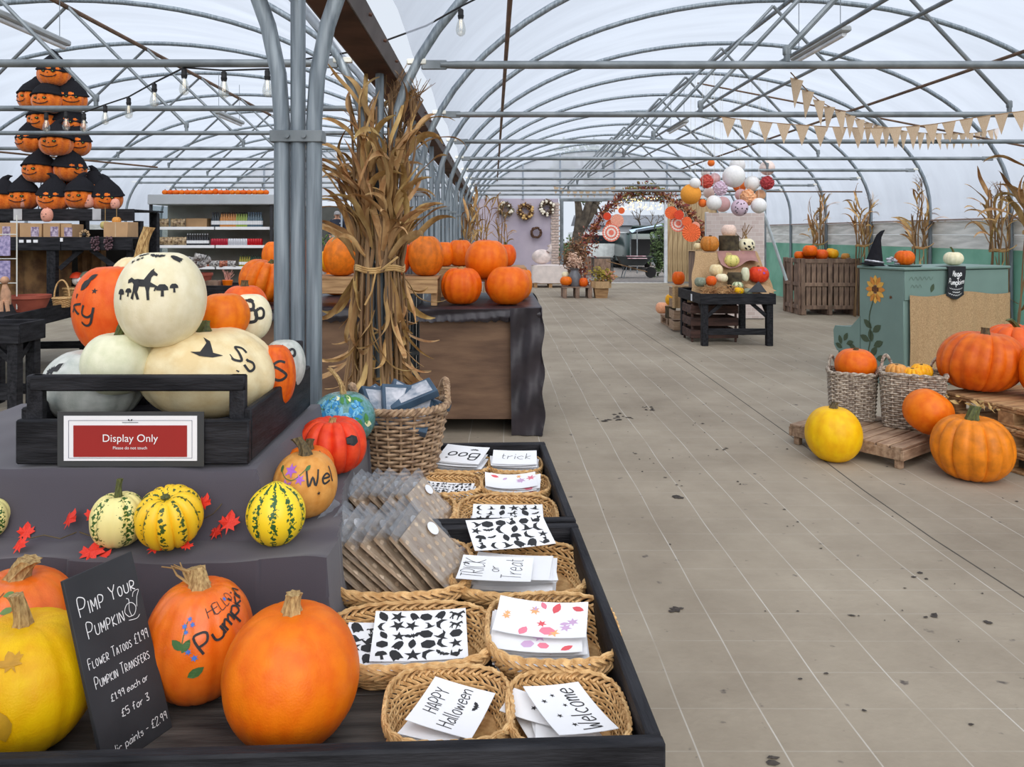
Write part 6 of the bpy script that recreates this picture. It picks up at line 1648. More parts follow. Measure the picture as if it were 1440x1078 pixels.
# --- wrapped stack and sack by the lilac wall
pallet('pallet under the white wrapped stack by the lilac wall', 1.18, 22.6, 0, 1.0, .8, .14, nb=5, m=M_PALEWOOD)
M_WRAPW = mat('white_wrap', (226, 214, 208), .35, .08, 5, .4, 14)
tag(MB().grid(lambda u, v: Vector((1.66 + .54 * (1 if cos(u * 2 * pi) > 0 else -1) * abs(cos(u * 2 * pi)) ** .35, 22.98 + .4 * (1 if sin(u * 2 * pi) > 0 else -1) * abs(sin(u * 2 * pi)) ** .35, .142 + .5 * v)) + Vector((0, 0, .01 * sin(u * 40))), 48, 8).lathe([(.5, .64), (.3, .67), (.01, .68)], 24, (1.66, 22.98, 0), sy=.75).build('wrapped_stack', M_WRAPW), 'white plastic wrapped stack on a pallet by the lilac wall', 'wrapped stack')
tag(MB().ball((1.45, 23.1, .90), .3, 20, 12, sq=(1, .6, .75)).tube([(1.66, 23.0, 1.05), (1.7, 23.0, 1.18), (1.66, 23, 1.26)], [.08, .05, .07], 8).build('plastic_sack', mat('clear_sack', (222, 206, 200), .3, .2, 6, .6, 12)), 'crumpled white plastic sack on the wrapped stack', 'sack')

# --- entrance group: pallet crate, churn, pumpkins, planter
pallet('small dark pallet step left of the entrance arch', 1.70, 18.9, 0, .74, .6, .28, nb=4, m=M_OLDWOOD)
small_p('orange pumpkin on the small pallet by the arch', 796, 395, 19.1, 8.5, M_ORANGE, 'ribbed', None, .72, group=None)
small_p('orange pumpkin on the small pallet beside the churn', 820.5, 397, 19.1, 6.5, M_DEEP, 'ribbed', None, .95, group=None)
small_p('white pumpkin on the small pallet behind the orange one', 795, 386.5, 19.35, 5, M_WHITEP, 'ribbed', None, .9, group=None)
c = P(808, 403, 19.2); t = thing('milk_churn', 'grey metal milk churn on the small pallet', 'churn', (c.x, 19.2, .282))
MB().lathe([(.15, 0), (.16, .02), (.16, .26), (.1, .36), (.1, .42)], 20).build('body', mat('zinc', (112, 112, 116), .5, .2, 6, metal=.4), t); MB().lathe([(.12, .42), (.13, .44), (.1, .45)], 20).build('rim', MATS['zinc'], t)
hy = MB(); scatter_leaves(hy, [Vector((0, 0, .56)), Vector((.02, 0, .7))], .22, 240, .045, 5); tag(hy.build('dried_hydrangea', mat('dried_flower', (206, 172, 150), .9, .2, 14), t, smooth=False), kind='stuff')
c = P(846, 419, 18.95); t = thing('hessian_planter', 'hessian-wrapped crate planter right of the arch foot', 'planter', (c.x, 19.1, 0))
MB().lathe([(.2, 0), (.24, .2), (.24, .36), (.21, .37)], 4, axis=Matrix.Rotation(pi / 4, 3, 'Z')).build('wooden_crate', M_PALEWOOD, t, smooth=False)
MB().grid(lambda u, v: (.25 * cos(2 * pi * u) * (1 + .05 * sin(u * 60)), .25 * sin(2 * pi * u) * (1 + .05 * sin(u * 60)), .42 - .17 * v), 48, 4).build('hessian_wrap', M_HESSIAN, t)
for i, (c1, n) in enumerate((((150, 134, 52), 220), ((196, 140, 108), 120))):
    mb = MB(); scatter_leaves(mb, [Vector((-.15 + .2 * i, 0, .5 + .1 * (1 - i))), Vector((.25, 0, .52))], .2, n, .05, i + 3); tag(mb.build('plant_leaves', mat('planter_leaf_%d' % i, c1, .8, .25, 12), t, smooth=False), kind='stuff')
hb = MB(); scatter_leaves(hb, [P(800, 372, 19.9), P(812, 345, 19.9)], .32, 420, .05, 31)
tag(hb.build('autumn_bush', mat('bush_mix', (150, 110, 84), .9, .3, 6, col2=(104, 80, 52)), smooth=False), 'dried autumn foliage piled at the left foot of the arch', 'foliage', kind='stuff')
# far bunting over the door
# --- slatted bin
bn = thing('slatted_bin', 'weathered slatted wooden bin full of small pumpkins', 'bin', (6.0, 15.0, 0))
bw_, bd_, bh_ = 1.14, .85, 1.1
sl = MB().box((0, 0, 0), (.085, .018, .40), .003).mesh('slat', M_OLDWOOD)
def bin_side(ox, oy, rz, w):
    R3 = Matrix.Rotation(rz, 3, 'Z')
    for z, hh in ((.155, .075), (.60, .07), (1.06, .08)):
        p = R3 @ Vector((w / 2, 0, 0)); MB().box((ox + p.x, oy + p.y, z), (w, .03, hh), .004, R3).build('rail', M_OLDWOOD, bn)
    for x in (.04, w / 2, w - .04):
        p = R3 @ Vector((x, -.012, 0)); MB().box((ox + p.x, oy + p.y, .56), (.08, .03, 1.1), .004, R3).build('upright', M_OLDWOOD, bn)
    n = max(3, int((w / 2 - .12) / .1))
    for half in (0, 1):
        for zc in (.37, .83):
            for k in range(n):
                p = R3 @ Vector((.1 + half * (w / 2 - .03) + (w / 2 - .15) * (k + .5) / n, .012, 0)); link('slat', sl, bn, loc=(p.x + ox, p.y + oy, zc), rot=(0, 0, rz))
bin_side(0, 0, 0, bw_); bin_side(0, bd_, -pi / 2, bd_); bin_side(bw_, 0, pi / 2, bd_); bin_side(bw_, bd_, pi, bw_)
for x in (.06, bw_ / 2, bw_ - .06): MB().box((x, bd_ / 2, .06), (.1, bd_, .12), .004).build('skid', M_OLDWOOD, bn)
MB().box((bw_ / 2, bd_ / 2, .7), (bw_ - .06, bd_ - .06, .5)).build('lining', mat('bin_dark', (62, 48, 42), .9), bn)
for i, (px, py, rp, m, lab) in enumerate(((1139, 353, 10, M_ORANGE, 'largest orange pumpkin on top of the slatted bin'), (1155, 358, 9, M_TERRA, 'orange pumpkin in the middle of the slatted bin'), (1171, 357, 8, M_YELLOWO, 'yellow orange pumpkin at the right of the slatted bin'), (1124, 359, 7, M_ORANGE, 'orange pumpkin at the left of the slatted bin'), (1138, 361, 8, M_ORANGE, 'orange pumpkin at the front of the slatted bin'), (1168, 354, 6, M_YELLOWO, 'small yellow pumpkin behind in the slatted bin'), (1189, 361, 6, M_TANP, 'tan pumpkin sunk at the right of the slatted bin'))):
    small_p(lab, px, py, 15.3 + .05 * i, rp, m, 'ribbed', None, .8, group='pumpkins in the slatted bin')
# ================================================================== RIGHT SIDE: PIANO, PALLETS, BASKETS
PR = radians(20)
pn = thing('upright_piano', 'sage green painted upright piano seen from its back corner', 'piano', (4.22, 7.9, 0), PR)
M_SAGE = mat('sage_paint', (120, 144, 136), .5, .05, 3, .03, 30)
M_SAGED = mat('sage_paint_dark', (98, 124, 116), .5, .05, 3)
MB().box((.75, .29, .61), (1.5, .58, 1.22), .008).build('case', M_SAGE, pn)
MB().box((.75, .285, 1.233), (1.54, .63, .03), .008).build('lid', M_SAGE, pn)
MB().box((.75, -.005, 1.06), (1.5, .012, .3), .003).build('back_rail', M_SAGE, pn)
prof = [(.56, .27), (.90, .27), (.945, .33), (.955, .50), (.93, .55), (.70, .56), (.56, .70)]
for x in (0.0, 1.45): MB().prism(prof, .05, Matrix.Translation((x, 0, 0)) @ Matrix(((0, 0, 1, 0), (1, 0, 0, 0), (0, 1, 0, 0), (0, 0, 0, 1)))).build('cheek', M_SAGE, pn)
MB().box((.75, .75, .42), (1.4, .36, .2), .01).build('key_bed', M_SAGED, pn)
MB().box((.75, .74, .54), (1.4, .3, .02), .004).build('fall_board', M_SAGED, pn)
for x in (.06, 1.44): MB().lathe([(.04, 0), (.03, .1), (.045, .2), (.045, .28)], 12, (x, .88, 0)).build('front_leg', M_SAGE, pn)
# painted sunflower and leaves on the end panel (faces the left)
dd = Decal(plane_fn((-.001, .58, 0), (0, -1, 0), (0, 0, 1), .002))
OR_, YE_, BR_, LG_ = dmat('paint_orange', (216, 140, 60)), dmat('paint_yellow', (232, 176, 80)), dmat('paint_brown', (104, 64, 36)), dmat('paint_darkgreen', (70, 84, 62))
for k in range(12):
    a = 2 * pi * k / 12; dd.shape('leaf', .22 + .075 * cos(a), 1.0 + .1 * sin(a), .11, a - pi / 2, 1 + k % 2, 0)
dd.shape('blob', .22, 1.0, .1, 0, 0, 0).line([(.2, .9), (.14, .7), (.16, .5), (.12, .3)], .012, 3)
for x, y, a in ((.12, .62, .9), (.24, .58, -.9), (.08, .46, 1.2), (.26, .42, -1.1), (.16, .5, .2), (.2, .33, -.6), (.3, .27, -1.4)): dd.shape('leaf', x, y, .14, a, 3, 0)
dd.shape('petal5', .42, .93, .05, .3, 0, 0)
dd.build('painted_sunflower', [BR_, OR_, YE_, LG_], pn)
dd = Decal(plane_fn((-.001, .95, 0), (0, -1, 0), (0, 0, 1), .002))
for x, y, a in ((.1, .4, .3), (.18, .44, -.5), (.24, .38, -1.2), (.08, .33, 1.2), (.28, .34, -1.9)): dd.shape('leaf', x, y, .11, a, 0, 0)
dd.build('painted_leaves', LG_, pn)
dd = Decal(plane_fn((0, -.012, 0), (1, 0, 0), (0, 0, 1), .002))
dd.shape('leaf', .38, 1.03, .1, -.4, 0, 0).line([(.06 + .03 * k, 1.13 + (.02 if k % 2 else -.015)) for k in range(12)], .005, 1).line([(.08 + .025 * k, 1.05 + (.018 if k % 2 else -.012)) for k in range(7)], .005, 1)
dd.build('painted_marks', [LG_, mat('faint_script', (96, 116, 104), .7)], pn)
hs_ = MB().grid(lambda u, v: (.05 + 1.46 * u, -.03 - .012 * sin(u * 23 + v * 4) * v - .006 * sin(u * 55), .965 - .02 * sin(u * 9) - .9 * v), 60, 20).build('hessian_sheet', M_HESSIAN)
tag(hs_, 'hessian sheet hung over the back of the green piano', 'cloth'); hs_.location = (4.22, 7.9, 0); hs_.rotation_euler = (0, 0, PR)
sgn = thing('hanging_sign', 'black cloth sign with chalk lettering hung from the piano lid', 'sign', (4.22, 7.9, 0), PR)
def sfn(u, v):
    if v < .25: return Vector((.56 + .25 * u, .12 - .16 * v / .25, 1.2515))
    q = (v - .25) / .75; drop = .3 + .045 * sin(pi * u)
    return Vector((.56 + .25 * u - .015 * q, -.047 - .008 * sin(q * 5 + u * 7), 1.2515 - drop * q))
MB().grid(sfn, 12, 16).build('cloth', mat('sign_black', (36, 38, 42), .8, .1), sgn)
dd = Decal(lambda x, y: sfn(x, .25 + .75 * y) + Vector((0, -.004, 0)))
def sfit(t, x0, x1, y, hgt, w):
    _, wd = strokes(t, 1.0)
    for l in strokes(t, 1.0)[0]:
        for q in ribbon2d([(x0 + p[0] * (x1 - x0) / wd, y - p[1] * hgt) for p in l], w): dd.mb.add([dd.fn(*p) for p in q], [(3, 2, 1, 0)])
sfit('Mega', .28, .76, .3, .17, .035); sfit('Pumpkins', .08, .92, .56, .16, .03); 
for y_, a_, b_ in ((.70, .15, .85), (.79, .3, .7), (.88, .1, .85)): dd.line([(a_ + (b_ - a_) * k / 16, y_ + (.018 if k % 2 else -.018)) for k in range(17)], .012)
dd.build('chalk_writing', M_CHALK, sgn)
def on_piano(x, y): return Vector((4.22 + x * cos(PR) - y * sin(PR), 7.9 + x * sin(PR) + y * cos(PR), 1.249))
wh = thing('witch_hat', 'black felt witch hat standing on the piano end', 'hat', on_piano(.07, .45), rot=(0, .15, 0))
MB().lathe([(.135, 0), (.13, .012), (.1, .02), (.085, .05), (.06, .16), (.035, .28)], 24).build('crown', M_HAT, wh)
MB().tube([(0, 0, .27), (.01, 0, .33), (.035, 0, .375), (.06, 0, .4)], [.036, .028, .018, .004], 10).build('tip', M_HAT, wh)
MB().tube([(.088 * cos(2 * pi * i / 20), .088 * sin(2 * pi * i / 20), .045) for i in range(20)], .012, 6, closed=True).build('band', mat('silver_band', (196, 196, 202), .3, .3, 40, metal=.5), wh)
sv = MB(); rs_ = random.Random(2)
for k in range(16): sv.ball((rs_.uniform(0, .16), rs_.uniform(-.08, .02), .03 + rs_.uniform(0, .06)), .022, 7, 5, sq=(1.2, 1, .7))
sv_ = sv.build('silver_ribbon', MATS['silver_band']); sv_.location = on_piano(.1, .3); tag(sv_, 'crumpled silver ribbon beside the witch hat', 'ribbon')
p_ = on_piano(.235, .2); pl_ = tag(MB().lathe([(.15, 0), (.17, .015), (.16, .018), (.01, .012)], 28).build('green_dish', M_SAGED), 'green dish under the orange pumpkin on the piano', 'dish'); pl_.location = p_
pumpkin('small orange pumpkin on a green dish on the piano', p_ + Vector((0, 0, .014)), .1, .15, M_ORANGE, 'ribbed', (.2, .12, .2, M_STEMBRN))
pumpkin('white pumpkin with curled dark stem on the piano lid', on_piano(1.04, .28), .1, .14, M_WHITEP, 'ribbed', (.75, .1, -.5, M_STEMGRN, .2))

# pallets and pumpkins
for k, lab in enumerate(('lowest pallet in the stack under the giant pumpkins', 'middle pallet in the stack under the giant pumpkins', 'topmost pallet in the stack under the giant pumpkins')):
    pallet(lab, 3.58 + .02 * k, 4.72 - .02 * (k % 2), .144 * k, 1.2, 1.05, .143, radians(16), M_PALEWOOD, group='stacked pallets by the piano')
gp_ = 'pumpkins around the pallets by the piano'
def rp_(label, px, Y, z, R, h, m, kind, stem, rz=.3, tilt=(0, 0)): return pumpkin(label, ((px - CX) * Y / F, Y, z), R, h, m, kind, stem, rz, tilt, group=gp_, nt=84)
rp_('giant lopsided ribbed orange pumpkin on the pallet stack', 1375, 5.70, .434, .288, .41, M_DEEP, 'giant', (.26, .1, .15, M_STEMBRN, 1.0), .2, (0, .06))
rp_('giant pinkish orange pumpkin with curled stem behind on the stack', 1432, 6.15, .434, .27, .42, M_TERRA, 'deep', (.42, .08, -.8, M_STEMGRN, .2), .2)
rp_('giant orange pumpkin cut off by the right picture edge', 1490, 5.35, .434, .25, .4, M_ORANGE, 'ribbed', None, .5)
rp_('large orange pumpkin with thick dark stem on the floor', 1367, 5.03, 0, .243, .385, M_ORANGEG, 'ribbed', (.46, .14, .35, M_STEMGRN, .5), .5)
rp_('bright yellow pumpkin on the floor before the low pallet', 1172, 5.42, 0, .19, .36, M_YELLOW, 'round', (.28, .13, .4, M_STEMBRN, .5), .5)
rp_('smooth orange pumpkin leaning on the wicker basket', 1288, 5.45, .155, .165, .28, M_ORANGE, 'round', None, .5, (.25, .5))
lp = radians(37)
lpt = thing('low_platform', 'low slatted wooden platform under the two wicker baskets', 'platform', (2.76, 5.17, 0), lp)
wL, dL = .78, .85
for k in range(9): MB().box((wL / 2, dL * (k + .5) / 9, .143), (wL, dL / 9 - .014, .02), .003).build('slat', M_PALLETWOOD, lpt)
for y in (.012, dL - .012): MB().box((wL / 2, y, .098), (wL, .024, .07), .003).build('rail', M_PALLETWOOD, lpt)
for x in (.012, wL - .012): MB().box((x, dL / 2, .098), (.024, dL - .05, .07), .003).build('rail', M_PALLETWOOD, lpt)
for x in (.045, wL - .045):
    for y in (.05, dL - .05): MB().box((x, y, .065), (.045, .045, .13), .003).build('leg', M_PALLETWOOD, lpt)
def willow(label, px, Y, w, d, h, rz):
    t = thing('willow_basket', label, 'basket', ((px - CX) * Y / F, Y, .155), rz, group='grey willow baskets on the low platform')
    ring, weave, st, base = wicker(w, d, h, 24, 26, .1, 5.0, .0075, wav=.007, ppS=3, sides=5)
    tag(weave.build('weave', M_WICKERG, t), kind='stuff'); tag(st.build('stake', M_WICKERG, t), kind='stuff'); base.build('base', M_WICKERG, t)
    rm = MB()
    for k in range(2): rm.tube([ring(1, 2 * pi * j / 72, .004 + .008 * cos(j * .9 + k * pi)) + Vector((0, 0, h + .008 * sin(j * .9 + k * pi))) for j in range(72)], .009, 6, closed=True)
    rm.build('plaited_rim', M_WICKERG, t)
    handle(t, pi / 2 - .72, ring, h - .005, .42, .1, .009, M_WICKERG, 6); handle(t, pi / 2 + .72, ring, h - .005, .42, .1, .009, M_WICKERG, 6)
    return t
willow('grey willow basket holding one orange pumpkin', 1198, 6.05, .34, .30, .36, -.35)
willow('grey willow basket holding three small yellow squashes', 1283, 5.78, .43, .33, .4, -.45)
x_ = (1203 - CX) * 6.08 / F; pumpkin('orange pumpkin sitting in the left willow basket', (x_, 6.08, .44), .155, .235, M_ORANGE, 'smooth', (.2, .12, .2, M_STEMBRN), .5, group=gp_)
for px, m, lab in ((1263, M_TANP, 'mottled tan squash in the right willow basket'), (1280, M_YELLOWO, 'middle yellow squash in the right willow basket'), (1298, M_YELLOWO, 'yellow ribbed squash in the right willow basket')):
    x_ = (px - CX) * 5.78 / F; pumpkin(lab, (x_, 5.8 - .05 * (px == 1280), .50 - .02 * (px == 1280)), .078, .11, m, 'deep', (.2, .14, .3, M_STEMBRN), group='small squashes in the willow basket')
sw = MB(); scatter_leaves(sw, [Vector((3.28, 5.66, .40)), Vector((3.42, 5.2, .41))], .05, 26, .03, 9)
tag(sw.build('straw_wisps', M_STRAW, smooth=False), 'straw wisps hanging off the pallet stack corner', 'straw', kind='stuff')

# ================================================================== BUNTING
fmesh = MB().prism([(-.5, 0), (.5, 0), (.02, -1.45)], .012, Matrix.Rotation(pi / 2, 4, 'X')).mesh('flag', mat('bunting_hessian', (204, 182, 156), .9, .1, 30, .2, 200, col2=(186, 162, 134)))
def bunting(label, pts, n, w, hgt=1.0):
    t = thing('bunting', label, 'bunting', (0, 0, 0), group='strings of hessian bunting')
    pts = [Vector(p) for p in pts]; fine = []
    for i in range(len(pts) - 1):
        p0 = pts[max(i - 1, 0)]; p3 = pts[min(i + 2, len(pts) - 1)]
        for k in range(8): fine.append(geometry.interpolate_bezier(pts[i], pts[i] + (pts[i + 1] - p0) / 6, pts[i + 1] - (p3 - pts[i]) / 6, pts[i + 1], 9)[k])
    fine.append(pts[-1])
    MB().tube(fine, .004, 5).build('string', M_STALK, t)
    L = [0]
    for i in range(len(fine) - 1): L.append(L[-1] + (fine[i + 1] - fine[i]).length)
    r = random.Random(n)
    for k in range(n):
        s = L[-1] * (k + .5) / n; i = max(j for j in range(len(L)) if L[j] <= s); i = min(i, len(fine) - 2)
        d = fine[i + 1] - fine[i]; p = fine[i] + d * ((s - L[i]) / max(1e-6, L[i + 1] - L[i]))
        link('flag', fmesh, t, loc=p, rot=(r.uniform(-.15, .15), -atan2(d.z, sqrt(d.x ** 2 + d.y ** 2)) * .6, atan2(d.y, d.x) * .55), scale=(w, w, w * hgt))
    return t
bunting('hessian bunting running back from the front tie bar', [P(1112, 102, 4.85), P(1150, 140, 5.5), P(1190, 160, 6.2), P(1240, 178, 7.2), P(1300, 187, 8.4), P(1370, 187, 9.8), P(1405, 180, 10.7)], 24, .13)
bunting('hessian bunting sagging across the second tie bar', [P(1012, 164, 6.76), P(1060, 170, 6.74), P(1130, 176, 6.72), P(1220, 180, 6.7), P(1300, 176, 6.7), P(1380, 164, 6.72), P(1470, 152, 6.74)], 18, .125)
bunting('short hessian bunting over the far door', [P(778, 262, 22.5), P(800, 266, 22.5), P(822, 268, 22.5), P(845, 266, 22.5), P(866, 262, 22.5)], 10, .16)

# ================================================================== STRING LIGHTS AND BATTENS
M_BULB = glass_mat('bulb_glass', (244, 244, 240), .2, .04)
bulbm = MB().lathe([(.013, -.05), (.017, -.065), (.027, -.1), (.031, -.125), (.026, -.148), (.012, -.16), (.001, -.162)], 16).mesh('glass_bulb', M_BULB)
sockm = MB().lathe([(.008, .008), (.017, 0), (.017, -.03), (.02, -.034), (.016, -.055)], 12).mesh('socket', M_BLACK)
filam = MB().tube([(-.006, 0, -.06), (-.008, 0, -.12), (0, 0, -.06), (.008, 0, -.12), (.006, 0, -.06)], .0012, 4).mesh('filament', mat('filament_glow', (255, 226, 180), .5, emis=1.0))
def lights(label, wire, bulbs):
    t = thing('string_light', label, 'string lights', (0, 0, 0), group='festoon string lights')
    MB().tube(wire, .006, 6).build('cable', M_BLACK, t)
    for p in bulbs:
        s = link('socket', sockm, t, loc=p)
        link('glass_bulb', bulbm, s); link('filament', filam, s)
Y = 4.72
lights('festoon light string crossing under the gutter', [P(430, 83, 4.9), P(500, 72, Y), P(545, 56, Y), P(600, 36, Y), P(648, 9, Y), P(690, -12, Y)], [P(545, 62, Y), P(648, 14, Y)])
W2 = [P(395, 97, 4.7), P(376, 97, 4.72), P(315, 99, 4.75), P(259, 95, 4.8), P(217, 116, 5.4), P(181, 136, 6.1), P(148, 147, 6.6), P(118, 158, 6.7), P(93, 156, 6.72), P(65, 158, 6.75), P(20, 152, 6.75)]
lights('festoon light string hanging along the left tie bars', W2, [W2[i] + Vector((0, 0, -.012)) for i in (1, 2, 3, 4, 5, 6, 7, 8, 9)])
M_FIT = mat('batten_grey', (168, 172, 172), .4, .06); M_TUBE = mat('tube_white', (228, 230, 232), .3)
for (x, y0, z, lab) in ((3.32, 7.25, 3.53, 'grey fluorescent batten hanging near the bunting'), (3.3, 13.2, 3.53, 'grey fluorescent batten hanging further back in the right bay'), (-4.35, 6.6, 3.53, 'grey fluorescent batten at the top left of the picture'), (-4.4, 12.2, 3.53, 'grey fluorescent batten further back in the left bay')):
    t = thing('fluorescent_batten', lab, 'light fitting', (x, y0 + .6, z), group='fluorescent battens')
    MB().box((0, 0, 0), (.11, 1.25, .06), .015).build('housing', M_FIT, t); MB().tube([(0, -.58, -.045), (0, .58, -.045)], .025, 10).build('diffuser', M_TUBE, t)
    for yy in (-.5, .5): MB().tube([(0, yy, .03), (0, yy, .64)], .004, 4).build('hanger', M_STEEL, t)

# ================================================================== OUTSIDE AND FLOOR LITTER
M_BARK = mat('tree_bark', (86, 78, 68), .9, .3, 6, .5, 30, col2=(56, 50, 44))
def tree(label, x, y, h, r0, seed, leaves=0, lm=None, spread=.5):
    r = random.Random(seed); t = thing('tree', label, 'tree', (x, y, 0), group='trees outside the far door')
    mb = MB(); tips = []
    def grow(p, d, L, rad, lev):
        q = p + d * L; mid = (p + q) / 2 + Vector((r.uniform(-1, 1), r.uniform(-1, 1), 0)) * L * .06
        mb.tube([p, mid, q], [rad, rad * .85, rad * .65], 6 if lev < 2 else 4, False)
        if lev >= 4: tips.append(q); return
        for k in range(r.choice((2, 3, 3))):
            nd = (d + Vector((r.gauss(0, spread), r.gauss(0, spread), r.uniform(0, .4)))).normalized(); grow(q, nd, L * r.uniform(.6, .8), rad * .6, lev + 1)
    grow(Vector((0, 0, -.1)), Vector((.03, 0, 1)), h * .32, r0, 0)
    mb.build('trunk', M_BARK, t)
    if leaves:
        lb_ = MB()
        for k in range(leaves): scatter_leaves(lb_, [r.choice(tips), r.choice(tips)][:1] * 2, .5, 1, .14, seed * 999 + k)
        tag(lb_.build('leaves', lm, t, smooth=False), kind='stuff')
    return t
LG = mat('tree_green', (98, 112, 70), .9, .3, 3, col2=(64, 78, 46))
tree('thick tree trunk left of the open entrance', 3.15, 29, 5.5, .34, 3, 500, LG, .4)
tree('small bare tree in the middle of the yard', 7.7, 38, 3.6, .12, 5, 0, None, .7)
tree('leafy tree beyond the yard', 6.4, 46, 5, .2, 8, 1400, LG, .6)
tree('leafy tree at the far right of the yard', 11.5, 48, 5, .2, 9, 1400, LG, .6)
hg = MB(); scatter_leaves(hg, [Vector((6.2, 28.2, .4)), Vector((6.35, 28.4, 1.0)), Vector((6.3, 28.3, 1.7))], .55, 900, .09, 4)
tag(hg.build('hedge', mat('hedge_green', (84, 104, 62), .85, .35, 4, col2=(46, 62, 36)), smooth=False), 'dense green hedge right of the open entrance', 'hedge', kind='stuff')
hg = MB(); scatter_leaves(hg, [Vector((2.4, 31, .5)), Vector((3.4, 33.5, .8))], .8, 500, .11, 6)
tag(hg.build('shrubs', MATS['hedge_green'], smooth=False), 'low dark shrubs along the yard', 'shrubs', kind='stuff')
M_SHED = mat('grey_shed', (126, 130, 136), .7, .08, 2)
bs = thing('grey_shed', 'long low grey shed beyond the yard', 'shed', (7.6, 40, 0))
MB().box((0, 0, 1.0), (6.5, 3, 2.0), .02).build('wall', M_SHED, bs); MB().prism([(-1.7, 0), (1.7, 0), (0, .55)], 6.8, Matrix.Translation((-3.4, 0, 2.0)) @ Matrix(((0, 0, 1, 0), (1, 0, 0, 0), (0, 1, 0, 0), (0, 0, 0, 1)))).build('roof', mat('shed_roof', (108, 112, 120), .6), bs)
# parked car with raised tailgate
M_CARP = mat('car_dark_green', (40, 62, 60), .3, .1, 2, coat=.6); M_GLS = mat('car_glass', (30, 34, 38), .1)
ca = thing('parked_car', 'dark green car parked with open tailgate in the yard', 'car', (6.55, 35.2, 0))
MB().grid(lambda u, v: (.86 * (1 if cos(2 * pi * u) > 0 else -1) * abs(cos(2 * pi * u)) ** .4 * (1 - .12 * max(0, v - .55) / .45), 2.0 * (1 if sin(2 * pi * u) > 0 else -1) * abs(sin(2 * pi * u)) ** .3 * (1 - .2 * max(0, v - .55) / .45), .35 + 1.25 * v), 40, 10).build('body', M_CARP, ca)
MB().box((0, 0, 1.6), (1.45, 3.1, .05), .02).build('roof', M_CARP, ca); MB().box((0, -2.02, 1.0), (1.3, .06, .7), .02).build('boot_opening', M_BLACK, ca)
MB().box((0, -2.35, 1.75), (1.4, .9, .05), .02, Matrix.Rotation(radians(-20), 3, 'X')).build('tailgate', M_CARP, ca); MB().box((0, -2.36, 1.71), (1.1, .6, .03), .02, Matrix.Rotation(radians(-20), 3, 'X')).build('rear_window', M_GLS, ca)
for sx in (-.75, .75):
    for sy in (-1.3, 1.3): MB().lathe([(.1, -.1), (.33, -.1), (.34, 0), (.33, .1), (.1, .1)], 20, (sx, sy, .33), axis=Matrix.Rotation(pi / 2, 3, 'Y')).build('wheel', mat('tyre', (30, 30, 32), .8), ca)
ca2 = thing('parked_van', 'white grey vehicle parked at the left of the yard', 'car', (5.0, 37, 0))
MB().grid(lambda u, v: (1.5 * (1 if cos(2 * pi * u) > 0 else -1) * abs(cos(2 * pi * u)) ** .35 * (1 - .2 * max(0, v - .5)), .85 * (1 if sin(2 * pi * u) > 0 else -1) * abs(sin(2 * pi * u)) ** .35, .35 + 1.3 * v), 40, 8).build('body', mat('van_paint', (176, 182, 184), .3, coat=.5), ca2); MB().box((0, -.84, 1.32), (2.0, .05, .4), .02).build('side_window', M_GLS, ca2); MB().box((0, 0, 1.64), (2.4, 1.5, .04), .02).build('roof', MATS['van_paint'], ca2)
for sx in (-.9, .9): MB().lathe([(.1, -.1), (.33, -.1), (.33, .1), (.1, .1)], 20, (sx, -.78, .33), axis=Matrix.Rotation(pi / 2, 3, 'X')).build('wheel', MATS['tyre'], ca2)
gz_ = thing('gazebo_canopy', 'pale blue canopy stretched over the yard stall', 'canopy', (7.0, 31.5, 0))
MB().grid(lambda u, v: (-1.3 + 2.6 * u, -.8 + 1.6 * v, 1.75 + .45 * u - .12 * sin(pi * v)), 8, 6).build('sheet', mat('blue_sheet', (176, 198, 220), .6, .1), gz_)
for x, z in ((-1.25, 1.75), (1.25, 2.2)):
    for y in (-.75, .75): MB().tube([(x, y, 0), (x, y, z)], .025, 6).build('pole', M_STEEL, gz_)
wb_ = thing('wheelbarrow', 'dark wheelbarrow with union flag cloth outside the entrance', 'wheelbarrow', (5.05, 27.6, 0))
MB().add([(-.45, -.25, .45), (.3, -.25, .45), (.3, .25, .45), (-.45, .25, .45), (-.6, -.35, .78), (.62, -.35, .78), (.62, .35, .78), (-.6, .35, .78)], [(3, 2, 1, 0), (0, 1, 5, 4), (1, 2, 6, 5), (2, 3, 7, 6), (3, 0, 4, 7)]).build('tub', mat('barrow_dark', (58, 62, 62), .5), wb_, smooth=False)
for y in (-.25, .25): MB().tube([(-.95, y, .6), (-.3, y, .42), (.55, 0, .2)], .02, 6).build('handle', M_STALK, wb_); MB().tube([(-.3, y, .42), (-.42, y, 0)], .018, 6).build('leg', M_STEEL, wb_)
MB().lathe([(.05, -.04), (.19, -.04), (.2, 0), (.19, .04), (.05, .04)], 18, (.6, 0, .2), axis=Matrix.Rotation(pi / 2, 3, 'X')).build('wheel', MATS['tyre'], wb_)
MB().grid(lambda u, v: (-.3 + .7 * u, -.36 - .02 * v + .3 * (1 - v), .80 - .1 * v * v), 6, 6).build('flag_cloth', mat('flag_cloth', (206, 180, 186), .8, .5, 6, col2=(120, 50, 66)), wb_)
tbk = thing('yard_table', 'small dark table outside the entrance', 'table', (4.0, 28.2, 0))
MB().box((0, 0, .7), (.8, .5, .04), .005).build('table_top', MATS['barrow_dark'], tbk)
for x in (-.35, .35):
    for y in (-.2, .2): MB().tube([(x, y, 0), (x, y, .69)], .02, 6).build('leg', MATS['barrow_dark'], tbk)
st_ = tag(MB().box((3.15, 28.3, .42), (.3, .3, .84), .03).build('stone_block', mat('pale_stone', (178, 172, 164), .9, .2, 8, .3, 30)), 'pale stone block outside left of the wheelbarrow', 'stone')
lw_ = struct('trim_5', MB().box((3.2, 29.6, .35), (2.6, .2, .7), .01), M_OLDWOOD, 'low wooden edging in the yard')
